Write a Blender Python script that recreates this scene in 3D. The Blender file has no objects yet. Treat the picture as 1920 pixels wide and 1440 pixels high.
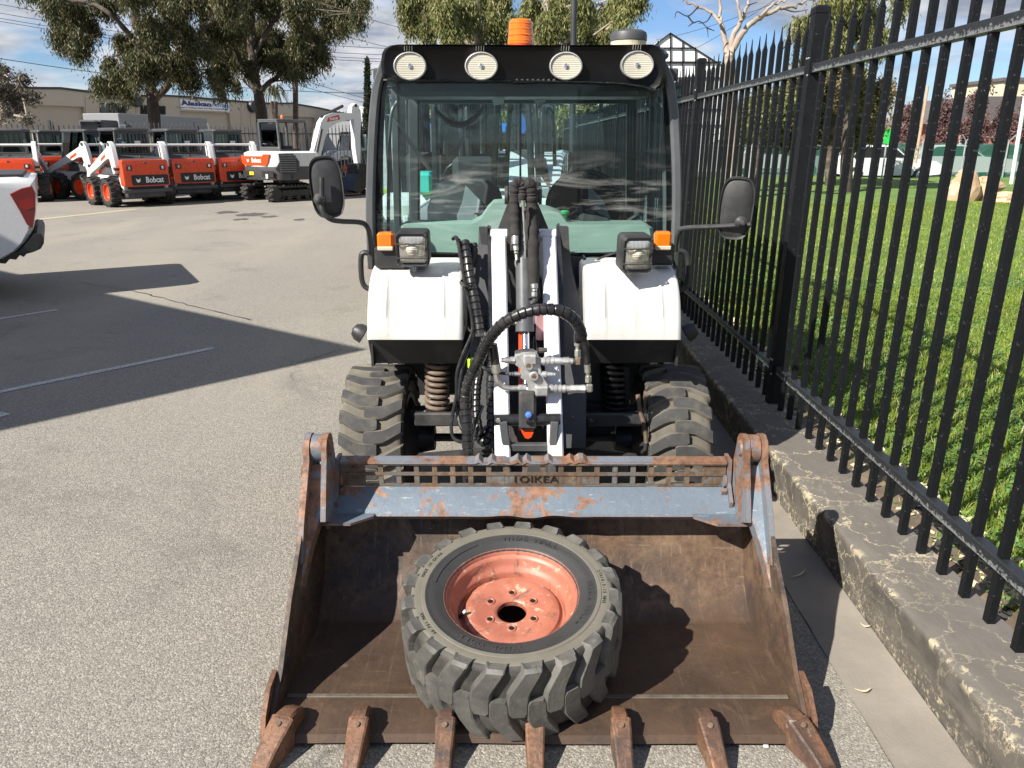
import bpy, math, random
import numpy as np
from math import sin, cos, pi, radians as R
random.seed(7); rng = np.random.default_rng(7)
SC = bpy.context.scene; COL = SC.collection; D = bpy.data

# ------------------------------------------------------------------ camera
CAMH = 1.65; PITCH = 0.3062; YAW = -0.004; FPX = 1442.0
cam_d = D.cameras.new('camera'); cam = D.objects.new('camera', cam_d); COL.objects.link(cam)
cam.location = (0, 0, CAMH); cam.rotation_euler = (pi/2 - PITCH, 0, -YAW)
cam_d.sensor_width = 36.0; cam_d.sensor_fit = 'HORIZONTAL'; cam_d.lens = 36.0*FPX/1920.0
cam_d.clip_start = 0.05; cam_d.clip_end = 2500
SC.camera = cam

# ------------------------------------------------------------------ light
SUNV = np.array([.44, .365, -.465]); SUNV /= np.linalg.norm(SUNV)      # travel direction of the light
sun_elev = math.asin(-SUNV[2]); sun_az = math.atan2(-SUNV[0], -SUNV[1])  # compass style, from +Y clockwise
sd = D.lights.new('sun', 'SUN'); sd.energy = 5.0; sd.angle = R(0.53); sd.color = (1, .95, .86)
so = D.objects.new('sun', sd); COL.objects.link(so)
import mathutils
so.rotation_euler = mathutils.Vector(SUNV).to_track_quat('-Z', 'Y').to_euler()
so.location = (-6, -6, 12)

W_ = D.worlds.new('World'); SC.world = W_; W_.use_nodes = True
nt = W_.node_tree; nt.nodes.clear()
def wn(t, **k):
    n = nt.nodes.new(t)
    for a, b in k.items(): setattr(n, a, b)
    return n
def wl(a, b): nt.links.new(a, b)
out = wn('ShaderNodeOutputWorld'); bg = wn('ShaderNodeBackground'); bg.inputs[1].default_value = 0.052
sky = wn('ShaderNodeTexSky', sky_type='NISHITA', sun_disc=False, sun_elevation=sun_elev, sun_rotation=sun_az)
sky.altitude = 50; sky.air_density = 1.0; sky.dust_density = 0.15; sky.ozone_density = 1.5
tc = wn('ShaderNodeTexCoord'); sep = wn('ShaderNodeSeparateXYZ'); wl(tc.outputs['Generated'], sep.inputs[0])
zc = wn('ShaderNodeMath', operation='MAXIMUM'); wl(sep.outputs[2], zc.inputs[0]); zc.inputs[1].default_value = 0.0
za = wn('ShaderNodeMath', operation='ADD'); wl(zc.outputs[0], za.inputs[0]); za.inputs[1].default_value = 0.16
dx = wn('ShaderNodeMath', operation='DIVIDE'); wl(sep.outputs[0], dx.inputs[0]); wl(za.outputs[0], dx.inputs[1])
dy = wn('ShaderNodeMath', operation='DIVIDE'); wl(sep.outputs[1], dy.inputs[0]); wl(za.outputs[0], dy.inputs[1])
cb = wn('ShaderNodeCombineXYZ'); wl(dx.outputs[0], cb.inputs[0]); wl(dy.outputs[0], cb.inputs[1]); cb.inputs[2].default_value = 3.1
def wnoise(scale, det, rough, dist=0.0, off=(0,0,0)):
    m = wn('ShaderNodeMapping'); m.inputs['Location'].default_value = off; wl(cb.outputs[0], m.inputs[0])
    n = wn('ShaderNodeTexNoise'); n.inputs['Scale'].default_value = scale; n.inputs['Detail'].default_value = det
    n.inputs['Roughness'].default_value = rough; n.inputs['Distortion'].default_value = dist; wl(m.outputs[0], n.inputs['Vector']); return n
n1 = wnoise(0.85, 9, .55, .25); n2 = wnoise(2.1, 7, .6, .1, (4, 2, 1))
cr = wn('ShaderNodeValToRGB'); cr.color_ramp.elements[0].position = .40; cr.color_ramp.elements[1].position = .53; wl(n1.outputs[0], cr.inputs[0])
cc = wn('ShaderNodeValToRGB'); wl(n2.outputs[0], cc.inputs[0])
cc.color_ramp.elements[0].position = .36; cc.color_ramp.elements[0].color = (3.2, 3.7, 4.7, 1)
cc.color_ramp.elements[1].position = .62; cc.color_ramp.elements[1].color = (8.2, 8.3, 8.5, 1)
tn = wn('ShaderNodeMix', data_type='RGBA', blend_type='MULTIPLY'); tn.inputs[0].default_value = 1; wl(sky.outputs[0], tn.inputs[6]); tn.inputs[7].default_value = (.72, .90, 1.22, 1)
bl = wn('ShaderNodeMix', data_type='RGBA'); wl(cr.outputs[0], bl.inputs[0]); wl(tn.outputs[2], bl.inputs[6]); wl(cc.outputs[0], bl.inputs[7])
wl(bl.outputs[2], bg.inputs[0]); wl(bg.outputs[0], out.inputs[0])
SC.view_settings.view_transform = 'Standard'; SC.view_settings.look = 'None'
SC.view_settings.exposure = 1.0; SC.view_settings.gamma = 1; SC.view_settings.use_curve_mapping = False

# ------------------------------------------------------------------ helpers
_fw = np.array([sin(YAW)*cos(PITCH), cos(YAW)*cos(PITCH), -sin(PITCH)])
_rt = np.array([cos(YAW), -sin(YAW), 0.]); _up = np.cross(_rt, _fw)
def W(px, py, Y):
    "world point at distance Y along +Y that stands where the survey of the photograph puts (px, py)"
    d = _fw + _rt*(px-960)/FPX + _up*(720-py)/FPX
    return d*Y/d[1] + [0, 0, CAMH]
def G(px, py, z=0.):
    d = _fw + _rt*(px-960)/FPX + _up*(720-py)/FPX
    return d*((z-CAMH)/d[2]) + [0, 0, CAMH]
def rotm(rx=0, ry=0, rz=0): return np.array(mathutils.Euler((rx, ry, rz)).to_matrix())

class MB:
    def __init__(s): s.v = []; s.f = []; s.m = []; s.n = 0; s.cm = 0
    def add(s, v, f):
        v = np.asarray(v, float); s.v.append(v); n = s.n
        s.f += [tuple(i+n for i in q) for q in f]; s.m += [s.cm]*len(f); s.n += len(v); return s
    def mat(s, i): s.cm = i; return s
    def box(s, c, d, rot=None, b=0.0):
        hx, hy, hz = d[0]/2, d[1]/2, d[2]/2; b = min(b, hx*.9, hy*.9, hz*.9)
        if b <= 0:
            v = np.array([(x, y, z) for z in (-hz, hz) for y in (-hy, hy) for x in (-hx, hx)])
            f = [(0,2,3,1), (4,5,7,6), (0,1,5,4), (2,6,7,3), (0,4,6,2), (1,3,7,5)]
        else:
            v = []; ix = {}
            for sx in (-1, 1):
                for sy in (-1, 1):
                    for sz in (-1, 1):
                        for a in range(3):
                            p = [sx*(hx-b), sy*(hy-b), sz*(hz-b)]; p[a] = (sx, sy, sz)[a]*(hx, hy, hz)[a]
                            ix[(sx, sy, sz, a)] = len(v); v.append(p)
            f = []
            for a in range(3):
                o1, o2 = (a+1) % 3, (a+2) % 3
                for sg in (-1, 1):
                    q = []
                    for u, w in ((-1,-1), (1,-1), (1,1), (-1,1)):
                        t = [0,0,0]; t[a] = sg; t[o1] = u; t[o2] = w; q.append(ix[(*t, a)])
                    f.append(tuple(q) if sg > 0 else tuple(q[::-1]))
            for a in range(3):
                o1, o2 = (a+1) % 3, (a+2) % 3
                for u in (-1, 1):
                    for w in (-1, 1):
                        t0 = [0,0,0]; t1 = [0,0,0]; t0[a] = -1; t1[a] = 1
                        for t in (t0, t1): t[o1] = u; t[o2] = w
                        q = (ix[(*t0, o1)], ix[(*t1, o1)], ix[(*t1, o2)], ix[(*t0, o2)])
                        f.append(q if u*w > 0 else q[::-1])
            for sx in (-1, 1):
                for sy in (-1, 1):
                    for sz in (-1, 1):
                        q = tuple(ix[(sx, sy, sz, a)] for a in range(3)); f.append(q if sx*sy*sz > 0 else q[::-1])
            v = np.array(v)
        if rot is not None: v = v @ np.asarray(rot).T
        return s.add(v + np.asarray(c, float), f)
    def bar(s, p0, p1, w, h, b=0.0, up=(0, 0, 1)):
        p0 = np.array(p0, float); p1 = np.array(p1, float); d = p1-p0; L = np.linalg.norm(d); z = d/L
        x = np.cross(up, z); 
        if np.linalg.norm(x) < 1e-4: x = np.cross((0, 1, 0), z)
        x /= np.linalg.norm(x); y = np.cross(z, x)
        return s.box((p0+p1)/2, (w, h, L), np.array([x, y, z]).T, b)
    def tube(s, path, r, n=10, cap=True, closed=False):
        P = np.array(path, float); m = len(P); r = np.broadcast_to(np.asarray(r, float), (m,))
        T = np.roll(P, -1, 0)-np.roll(P, 1, 0) if closed else np.gradient(P, axis=0)
        T /= np.linalg.norm(T, axis=1)[:, None]+1e-12
        a = np.array([0, 0, 1.]) if abs(T[0][2]) < .9 else np.array([1., 0, 0])
        x = np.cross(a, T[0]); x /= np.linalg.norm(x); V = []
        ang = np.arange(n)*2*pi/n
        for i in range(m):
            x = x-T[i]*(x@T[i]); x /= np.linalg.norm(x); y = np.cross(T[i], x)
            V.append(P[i]+r[i]*(np.outer(np.cos(ang), x)+np.outer(np.sin(ang), y)))
        f = []
        for i in range(m if closed else m-1):
            j = (i+1) % m
            for k in range(n):
                l = (k+1) % n; f.append((i*n+k, i*n+l, j*n+l, j*n+k))
        if cap and not closed: f += [tuple(range(n))[::-1], tuple(range((m-1)*n, m*n))]
        return s.add(np.concatenate(V), f)
    def cyl(s, p0, p1, r0, r1=None, n=16): return s.tube([p0, p1], [r0, r0 if r1 is None else r1], n)
    def lathe(s, prof, c=(0,0,0), M=None, n=32, close=False, a0=0, a1=2*pi):
        "prof list of (r, z), spun round local z"
        pr = np.array(prof, float); k = len(pr); full = abs(a1-a0-2*pi) < 1e-6
        ang = np.linspace(a0, a1, n, endpoint=not full); V = []
        for t in ang: V.append(np.stack([pr[:, 0]*cos(t), pr[:, 0]*sin(t), pr[:, 1]], 1))
        V = np.concatenate(V); f = []
        for i in range(n if full else n-1):
            j = (i+1) % n
            for q in range(k if close else k-1):
                w = (q+1) % k; f.append((i*k+q, j*k+q, j*k+w, i*k+w))
        if M is not None: V = V @ np.asarray(M).T
        return s.add(V+np.asarray(c, float), f)
    def prism(s, poly, origin, u, v, w):
        "polygon (a,b) in the plane u,v at origin, pushed along vector w"
        o = np.asarray(origin, float); u = np.asarray(u, float); v = np.asarray(v, float); w = np.asarray(w, float)
        A = np.array([o+u*a+v*b for a, b in poly]); n = len(A)
        f = [tuple(range(n))[::-1], tuple(range(n, 2*n))]+[(i, (i+1) % n, n+(i+1) % n, n+i) for i in range(n)]
        if np.cross(u, v) @ w < 0: f = [q[::-1] for q in f]
        return s.add(np.concatenate([A, A+w]), f)
    def loft(s, rings, cap=True, closed=True):
        n = len(rings[0]); f = []
        for i in range(len(rings)-1):
            for k in range(n if closed else n-1):
                l = (k+1) % n; f.append((i*n+k, i*n+l, (i+1)*n+l, (i+1)*n+k))
        if cap and closed: f += [tuple(range(n))[::-1], tuple(range((len(rings)-1)*n, len(rings)*n))]
        return s.add(np.concatenate([np.asarray(r, float) for r in rings]), f)
    def grid(s, P):
        "P[i][j] points"
        P = np.asarray(P, float); a, b = P.shape[:2]
        return s.add(P.reshape(-1, 3), [(i*b+j, (i+1)*b+j, (i+1)*b+j+1, i*b+j+1) for i in range(a-1) for j in range(b-1)])
    def xform(s, M, t=(0, 0, 0)):
        s.v = [np.concatenate(s.v) @ np.asarray(M).T + np.asarray(t, float)]; return s
    def mesh(s, name, mats, smooth=35, fix=True):
        me = D.meshes.new(name); V = np.concatenate(s.v)
        me.from_pydata(V.tolist(), [], s.f)
        for m in (mats if isinstance(mats, (list, tuple)) else [mats]): me.materials.append(m)
        if any(s.m): me.polygons.foreach_set('material_index', s.m)
        if fix and len(s.f) < 30000:
            import bmesh
            bm = bmesh.new(); bm.from_mesh(me); bmesh.ops.recalc_face_normals(bm, faces=bm.faces); bm.to_mesh(me); bm.free()
        if smooth:
            me.polygons.foreach_set('use_smooth', [True]*len(s.f)); me.set_sharp_from_angle(angle=R(smooth))
        me.update(); return me
    def build(s, name, mats, parent=None, label=None, smooth=35, kind=None, fix=True):
        if parent is not None and 'org' in ORG.get(parent.name, {}): s.xform(np.eye(3), -ORG[parent.name]['org'])
        return link(name, s.mesh(name, mats, smooth, fix), parent, label, kind)
ORG = {}
def link(name, me, parent=None, label=None, kind=None):
    o = D.objects.new(name, me); COL.objects.link(o)
    if parent is not None:
        o.parent = parent
        if parent.name in ORG: ORG[o.name] = ORG[parent.name]
    if label: o['label'] = label
    if kind: o['kind'] = kind
    return o
def thing(name, label, cat, loc=(0,0,0), group=None, rz=0, world=False):
    o = D.objects.new(name, None); COL.objects.link(o); o.empty_display_size = .2
    o.location = loc; o.rotation_euler = (0, 0, rz); tag(o, label, cat, group)
    if world: ORG[o.name] = {'org': np.array(loc, float)}
    return o
def tag(o, label, cat, group=None):
    o['label'] = label; o['category'] = cat
    if group: o['group'] = group
    return o
def copy_tree(o, parent=None):
    c = o.copy(); COL.objects.link(c)
    if parent is not None: c.parent = parent
    for ch in list(KIDS.get(o.name) or [x for x in D.objects if x.parent == o]): copy_tree(ch, c)
    return c
KIDS = {}
def smoothpath(pts, n=8, closed=False):
    P = np.array(pts, float); m = len(P); out = []
    for i in range(m if closed else m-1):
        if closed: a, b, c, d = P[(i-1) % m], P[i], P[(i+1) % m], P[(i+2) % m]
        else:
            b, c = P[i], P[i+1]; a = P[i-1] if i > 0 else 2*b-c; d = P[i+2] if i+2 < m else 2*c-b
        for k in range(n):
            t = k/n; out.append(.5*((2*b)+(-a+c)*t+(2*a-5*b+4*c-d)*t*t+(-a+3*b-3*c+d)*t**3))
    if not closed: out.append(P[-1])
    return np.array(out)
def rrect(w, h, r, n=5):
    p = []
    for cx, cy, a in ((w/2-r, h/2-r, 0), (-w/2+r, h/2-r, 90), (-w/2+r, -h/2+r, 180), (w/2-r, -h/2+r, 270)):
        for k in range(n+1): t = R(a+90*k/n); p.append((cx+r*cos(t), cy+r*sin(t)))
    return p
def text_mesh(txt, size, depth=.002, bold=0.0, font_scale_x=1.0, align='CENTER'):
    cu = D.curves.new('lettering', 'FONT'); cu.body = txt; cu.size = size; cu.extrude = depth/2; cu.offset = bold
    cu.align_x = align; cu.align_y = 'CENTER'; cu.resolution_u = 2
    o = D.objects.new('lettering', cu); COL.objects.link(o)
    dg = bpy.context.evaluated_depsgraph_get(); me = D.meshes.new_from_object(o.evaluated_get(dg)); D.objects.remove(o)
    V = np.array([v.co[:] for v in me.vertices]); V[:, 0] *= font_scale_x
    F = [tuple(p.vertices) for p in me.polygons]; D.meshes.remove(me); return V, F
def add_text(mb, txt, size, c, u, v, depth=.003, bold=0.0, sx=1.0, align='CENTER'):
    V, F = text_mesh(txt, size, depth, bold, sx, align)
    u = np.asarray(u, float); v = np.asarray(v, float); w = np.cross(u, v)
    return mb.add(V @ np.array([u, v, w])+np.asarray(c, float), F)
# ------------------------------------------------------------------ materials
class NT:
    def __init__(s, name):
        s.m = D.materials.new(name); s.m.use_nodes = True; s.t = s.m.node_tree; s.t.nodes.clear()
        s.out = s.n('ShaderNodeOutputMaterial'); s.b = s.n('ShaderNodeBsdfPrincipled'); s.l(s.b.outputs[0], s.out.inputs[0])
        s.tc = s.n('ShaderNodeTexCoord')
    def n(s, t, **k):
        x = s.t.nodes.new(t)
        for a, b in k.items(): setattr(x, a, b)
        return x
    def l(s, a, b): s.t.links.new(a, b)
    def map(s, scale=(1,1,1), loc=(0,0,0), rot=(0,0,0), src='Object'):
        m = s.n('ShaderNodeMapping'); m.inputs['Scale'].default_value = scale; m.inputs['Location'].default_value = loc; m.inputs['Rotation'].default_value = rot
        s.l(s.tc.outputs[src], m.inputs[0]); return m.outputs[0]
    def noise(s, scale, det=6, rough=.55, dist=0, vec=None):
        x = s.n('ShaderNodeTexNoise'); x.inputs['Scale'].default_value = scale; x.inputs['Detail'].default_value = det
        x.inputs['Roughness'].default_value = rough; x.inputs['Distortion'].default_value = dist
        s.l(vec if vec is not None else s.map(), x.inputs['Vector']); return x.outputs[0]
    def vor(s, scale, feat='F1', vec=None, rnd=1.0, out='Distance'):
        x = s.n('ShaderNodeTexVoronoi', feature=feat); x.inputs['Scale'].default_value = scale; x.inputs['Randomness'].default_value = rnd
        s.l(vec if vec is not None else s.map(), x.inputs['Vector']); return x.outputs[out]
    def ramp(s, fac, stops, interp='LINEAR'):
        x = s.n('ShaderNodeValToRGB'); e = x.color_ramp.elements; x.color_ramp.interpolation = interp
        while len(e) < len(stops): e.new(.5)
        for q, (p, c) in zip(e, stops):
            q.position = p; q.color = (*c, 1) if isinstance(c, (tuple, list)) else (c, c, c, 1)
        s.l(fac, x.inputs[0]); return x.outputs[0]
    def mix(s, f, a, b, mode='MIX'):
        x = s.n('ShaderNodeMix', data_type='RGBA', blend_type=mode)
        for sock, val in ((x.inputs[0], f), (x.inputs[6], a), (x.inputs[7], b)):
            if hasattr(val, 'links') or hasattr(val, 'is_linked'): s.l(val, sock)
            elif isinstance(val, (tuple, list)): sock.default_value = (*val, 1)
            else: sock.default_value = val
        return x.outputs[2]
    def math(s, op, a, b=0.):
        x = s.n('ShaderNodeMath', operation=op)
        for sock, val in ((x.inputs[0], a), (x.inputs[1], b)):
            if hasattr(val, 'is_linked'): s.l(val, sock)
            else: sock.default_value = val
        return x.outputs[0]
    def set(s, **k):
        for a, v in k.items():
            a = {'color': 'Base Color', 'rough': 'Roughness', 'metal': 'Metallic', 'spec': 'Specular IOR Level', 'coat': 'Coat Weight',
                 'trans': 'Transmission Weight', 'emit': 'Emission Color', 'estr': 'Emission Strength', 'sheen': 'Sheen Weight', 'alpha': 'Alpha', 'ior': 'IOR'}.get(a, a)
            i = s.b.inputs[a]
            if hasattr(v, 'is_linked'): s.l(v, i)
            elif isinstance(v, (tuple, list)): i.default_value = (*v, 1)
            else: i.default_value = v
        return s
    def bump(s, h, strength=.3, dist=.01):
        x = s.n('ShaderNodeBump'); x.inputs['Strength'].default_value = strength; x.inputs['Distance'].default_value = dist
        s.l(h, x.inputs['Height']); s.l(x.outputs[0], s.b.inputs['Normal']); return s
M = {}
def simple(name, col, rough=.5, metal=0., var=.15, scale=6., bump=0., dirt=None, dirt_amt=.5, spec=.5, coat=0., bs=60, det=5):
    t = NT(name); c = tuple(col)
    f = t.noise(scale, det, .6)
    a = t.mix(t.ramp(f, [(.3, 0.), (.7, 1.)]), tuple(x*(1-var) for x in c), tuple(min(1, x*(1+var)) for x in c))
    if dirt is not None:
        g = t.ramp(t.noise(scale*.45+.7, 9, .68), [(.62-.35*dirt_amt, 0.), (.92-.3*dirt_amt, 1.)]); a = t.mix(g, a, tuple(dirt))
    r = t.ramp(t.noise(scale*2, 4, .6), [(.3, max(0, rough-.1)), (.7, min(1, rough+.12))])
    t.set(color=a, rough=r, metal=metal, spec=spec, coat=coat)
    if bump: t.bump(t.noise(bs, 5, .6), bump, .004)
    M[name] = t.m; return t.m
simple('white_paint', (.66, .66, .65), .32, var=.03, scale=3, dirt=(.5, .47, .42), dirt_amt=.22, coat=.15)
simple('fender_white', (.60, .595, .57), .42, var=.04, scale=4, dirt=(.42, .40, .36), dirt_amt=.42, bump=.05, bs=25)
simple('beam_white', (.62, .62, .65), .35, var=.04, scale=5, dirt=(.35, .33, .33), dirt_amt=.22)
simple('orange_paint', (.66, .062, .012), .3, var=.06, scale=3, dirt=(.4, .12, .06), dirt_amt=.2, coat=.2)
simple('rim_orange', (.60, .085, .03), .4, var=.08, scale=6, dirt=(.28, .13, .08), dirt_amt=.3)
simple('black_paint', (.014, .014, .015), .3, var=.2, scale=8, dirt=(.06, .055, .05), dirt_amt=.3)
simple('black_gloss', (.004, .004, .0045), .34, var=.1, scale=5, spec=.2)
simple('black_plastic', (.022, .022, .023), .48, var=.2, scale=9, dirt=(.07, .068, .065), dirt_amt=.3, bump=.05, bs=120)
simple('dark_steel', (.045, .046, .048), .45, metal=.2, var=.25, scale=9, dirt=(.14, .12, .10), dirt_amt=.35, bump=.06)
simple('grey_paint', (.075, .08, .085), .38, var=.1, scale=5, dirt=(.2, .19, .18), dirt_amt=.25)
simple('charcoal', (.055, .057, .06), .5, var=.12, scale=4, dirt=(.12, .115, .11), dirt_amt=.3)
simple('zinc', (.55, .54, .50), .32, metal=.85, var=.15, scale=22, dirt=(.25, .22, .18), dirt_amt=.35)
simple('aluminium', (.45, .45, .44), .5, metal=.6, var=.2, scale=18, dirt=(.16, .15, .14), dirt_amt=.55, bump=.15, bs=70)
simple('chrome', (.8, .8, .82), .1, metal=1., var=.05)
simple('rubber', (.022, .021, .020), .6, var=.25, scale=12, dirt=(.085, .075, .06), dirt_amt=.35, bump=.08)
simple('hose_black', (.014, .014, .015), .32, var=.3, scale=30, dirt=(.06, .055, .05), dirt_amt=.3)
simple('sleeve_black', (.02, .018, .017), .85, var=.35, scale=40, bump=.5, bs=220)
simple('tread_fresh', (.040, .039, .038), .8, var=.3, scale=26, dirt=(.12, .105, .08), dirt_amt=.3, bump=.3, bs=150)
simple('seat_fabric', (.03, .032, .036), .75, var=.2, scale=14)
simple('seat_light', (.25, .27, .27), .5, var=.1, scale=8)
simple('dash_green', (.27, .345, .29), .55, var=.05, scale=5)
simple('frame_grey_steel', (.105, .11, .117), .4, metal=.3, var=.1)
simple('cream', (.62, .55, .40), .5, var=.1, scale=30, dirt=(.3, .25, .17), dirt_amt=.4)
simple('spring_brown', (.15, .105, .075), .55, var=.25, scale=20, dirt=(.05, .045, .04), dirt_amt=.3)
simple('concrete_gutter', (.27, .24, .20), .9, var=.12, scale=2.2, dirt=(.175, .155, .13), dirt_amt=.75, bump=.35, bs=140, det=9)
simple('wall_tan', (.43, .375, .295), .85, var=.05, scale=.5)
simple('wall_tan_b', (.46, .405, .32), .85, var=.05, scale=.5)
simple('roller_dark', (.016, .017, .019), .5, var=.1)
simple('trim_dark', (.03, .032, .036), .5)
simple('sign_white', (.72, .72, .72), .5, var=.02, scale=1)
simple('navy', (.012, .022, .16), .5, var=.02)
simple('sky_blue_print', (.14, .33, .6), .5, var=.02)
simple('print_grey', (.2, .22, .27), .5)
simple('letter_white', (.78, .78, .78), .5, var=.02)
simple('decal_black', (.01, .01, .01), .4, var=.05)
simple('decal_yellow', (.75, .62, .02), .5, var=.02)
simple('rock_tan', (.50, .36, .24), .9, var=.25, scale=2.2, dirt=(.36, .16, .06), dirt_amt=.55, bump=.5, bs=8)
simple('bark_dark', (.06, .045, .034), .9, var=.45, scale=5, dirt=(.25, .2, .16), dirt_amt=.35, bump=.7, bs=14)
simple('bark_pale', (.34, .275, .225), .8, var=.25, scale=2.5, dirt=(.16, .115, .085), dirt_amt=.6, bump=.2, bs=14)
simple('twig_dark', (.04, .03, .025), .9)
simple('timber', (.09, .065, .05), .9, var=.3, scale=6)
simple('wire_black', (.03, .03, .032), .6)
simple('galv', (.42, .44, .45), .45, metal=.5, var=.1)
simple('blue_canopy', (.02, .17, .6), .5, var=.05)
t = NT('green_mesh'); c = t.mix(t.noise(3, 4, .6), (.015, .10, .07), (.03, .14, .10)); t.set(color=c, rough=.8)
tr = t.n('ShaderNodeBsdfTransparent'); mx = t.n('ShaderNodeMixShader'); mx.inputs[0].default_value = .38; t.l(t.b.outputs[0], mx.inputs[1]); t.l(tr.outputs[0], mx.inputs[2]); t.l(mx.outputs[0], t.out.inputs[0]); M['green_mesh'] = t.m
simple('brick_red', (.30, .12, .09), .9, var=.2, scale=4)
simple('roof_tile', (.10, .09, .09), .9, var=.2, scale=6)
simple('roof_grey', (.25, .26, .27), .6, var=.06)
simple('lime', (.42, .62, .03), .45, var=.05)
simple('teal', (.05, .42, .36), .5, var=.08)
simple('sign_green', (.03, .5, .08), .5, var=.05)
simple('bright_green', (.02, .32, .10), .35, var=.05)
simple('leaf_litter', (.25, .16, .10), .9, var=.3, scale=30)
simple('dry_leaf', (.50, .42, .27), .7, var=.1, scale=30)
simple('oil_dark', (.075, .068, .06), .7, var=.3, scale=20, bump=.3, bs=200)
simple('soil', (.10, .075, .05), .95, var=.35, scale=12, dirt=(.22, .17, .11), dirt_amt=.5, bump=.6, bs=40)
simple('canopy_metal', (.3, .3, .3), .6)
simple('plate_white', (.6, .6, .59), .6)
simple('car_white', (.62, .62, .63), .25, var=.02, coat=.4)
simple('car_silver', (.4, .41, .43), .3, metal=.3, var=.02, coat=.3)
simple('headlight_cream', (.52, .48, .38), .35, var=.1, scale=14, dirt=(.3, .24, .15), dirt_amt=.35)

def glass(name, tint=(.55, .68, .66), refl=1.0, dust=0.0, rough=.0):
    t = NT(name); t.t.nodes.remove(t.b)
    tr = t.n('ShaderNodeBsdfTransparent'); tr.inputs[0].default_value = (*tint, 1)
    gl = t.n('ShaderNodeBsdfGlossy'); gl.inputs['Roughness'].default_value = rough; gl.inputs[0].default_value = (.9, .95, 1, 1)
    fr = t.n('ShaderNodeFresnel'); fr.inputs[0].default_value = 1.5
    mx = t.n('ShaderNodeMixShader'); t.l(t.math('MULTIPLY', fr.outputs[0], refl), mx.inputs[0]); t.l(tr.outputs[0], mx.inputs[1]); t.l(gl.outputs[0], mx.inputs[2])
    last = mx.outputs[0]
    if dust:
        df = t.n('ShaderNodeBsdfDiffuse'); df.inputs[0].default_value = (.5, .5, .47, 1)
        v = t.map(scale=(.8, 1, 5.5), loc=(.3, 0, .2)); a = t.ramp(t.noise(2.4, 7, .62, .7, v), [(.50, 0.), (.68, 1.)])
        g = t.n('ShaderNodeSeparateXYZ'); t.l(t.tc.outputs['Object'], g.inputs[0])
        band = t.ramp(g.outputs[2], [(0, 0.), (.45, 0.), (1., 1.)])
        # sky-reflection streaks painted into the colour, with dusty film, strongest mid-pane
        zz = t.math('SUBTRACT', g.outputs[2], 1.40); zz = t.math('MULTIPLY', zz, 7.5); zz = t.math('MULTIPLY', zz, zz); e = t.math('POWER', 2.718, t.math('MULTIPLY', zz, -1.))
        k = t.math('ADD', t.math('MULTIPLY', t.math('MULTIPLY', a, e), dust), .008)
        m2 = t.n('ShaderNodeMixShader'); t.l(k, m2.inputs[0]); t.l(last, m2.inputs[1]); t.l(df.outputs[0], m2.inputs[2]); last = m2.outputs[0]
    t.l(last, t.out.inputs[0]); M[name] = t.m
glass('windscreen_glass', (.78, .90, .90), .7, dust=.5)
glass('cab_glass', (.82, .92, .92), .6)
glass('yard_glass', (.45, .55, .55), 1.3)
glass('door_pane', (.85, .94, .94), .3)
glass('lens_glass', (.95, .95, .92), .9)
def tinted(name, col, rough=.12, trans=.0, emit=0):
    t = NT(name); t.set(color=tuple(col), rough=rough, coat=.6, trans=trans); M[name] = t.m
    t.set(**{'Subsurface Weight': .0})
tinted('amber_lens', (.95, .22, .01), .15, .35)
tinted('red_lens', (.16, .002, .003), .35)
tinted('red_lens_light', (.25, .006, .007), .2)
tinted('dark_glass', (.012, .018, .022), .06)
tinted('blue_bolt', (.08, .2, .6), .3)
def prismlens():
    t = NT('lamp_lens'); v = t.map(scale=(1, 1, 1))
    w = t.n('ShaderNodeTexWave', wave_type='BANDS', bands_direction='Z'); w.inputs['Scale'].default_value = 46; w.inputs['Distortion'].default_value = 0; t.l(v, w.inputs[0])
    c = t.mix(t.noise(9, 3, .5), (.60, .57, .47), (.36, .34, .27)); t.set(color=c, rough=.16, coat=.7); t.bump(w.outputs[0], .4, .004); M['lamp_lens'] = t.m
prismlens()
def headlens():
    t = NT('headlamp_lens'); w = t.n('ShaderNodeTexWave', wave_type='BANDS', bands_direction='X'); w.inputs['Scale'].default_value = 60; t.l(t.map(), w.inputs[0])
    t.set(color=t.mix(t.noise(14, 4, .6), (.80, .78, .72), (.35, .33, .30)), rough=.22, metal=.75, coat=.8); t.bump(w.outputs[0], .45, .004); M['headlamp_lens'] = t.m
headlens()

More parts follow.
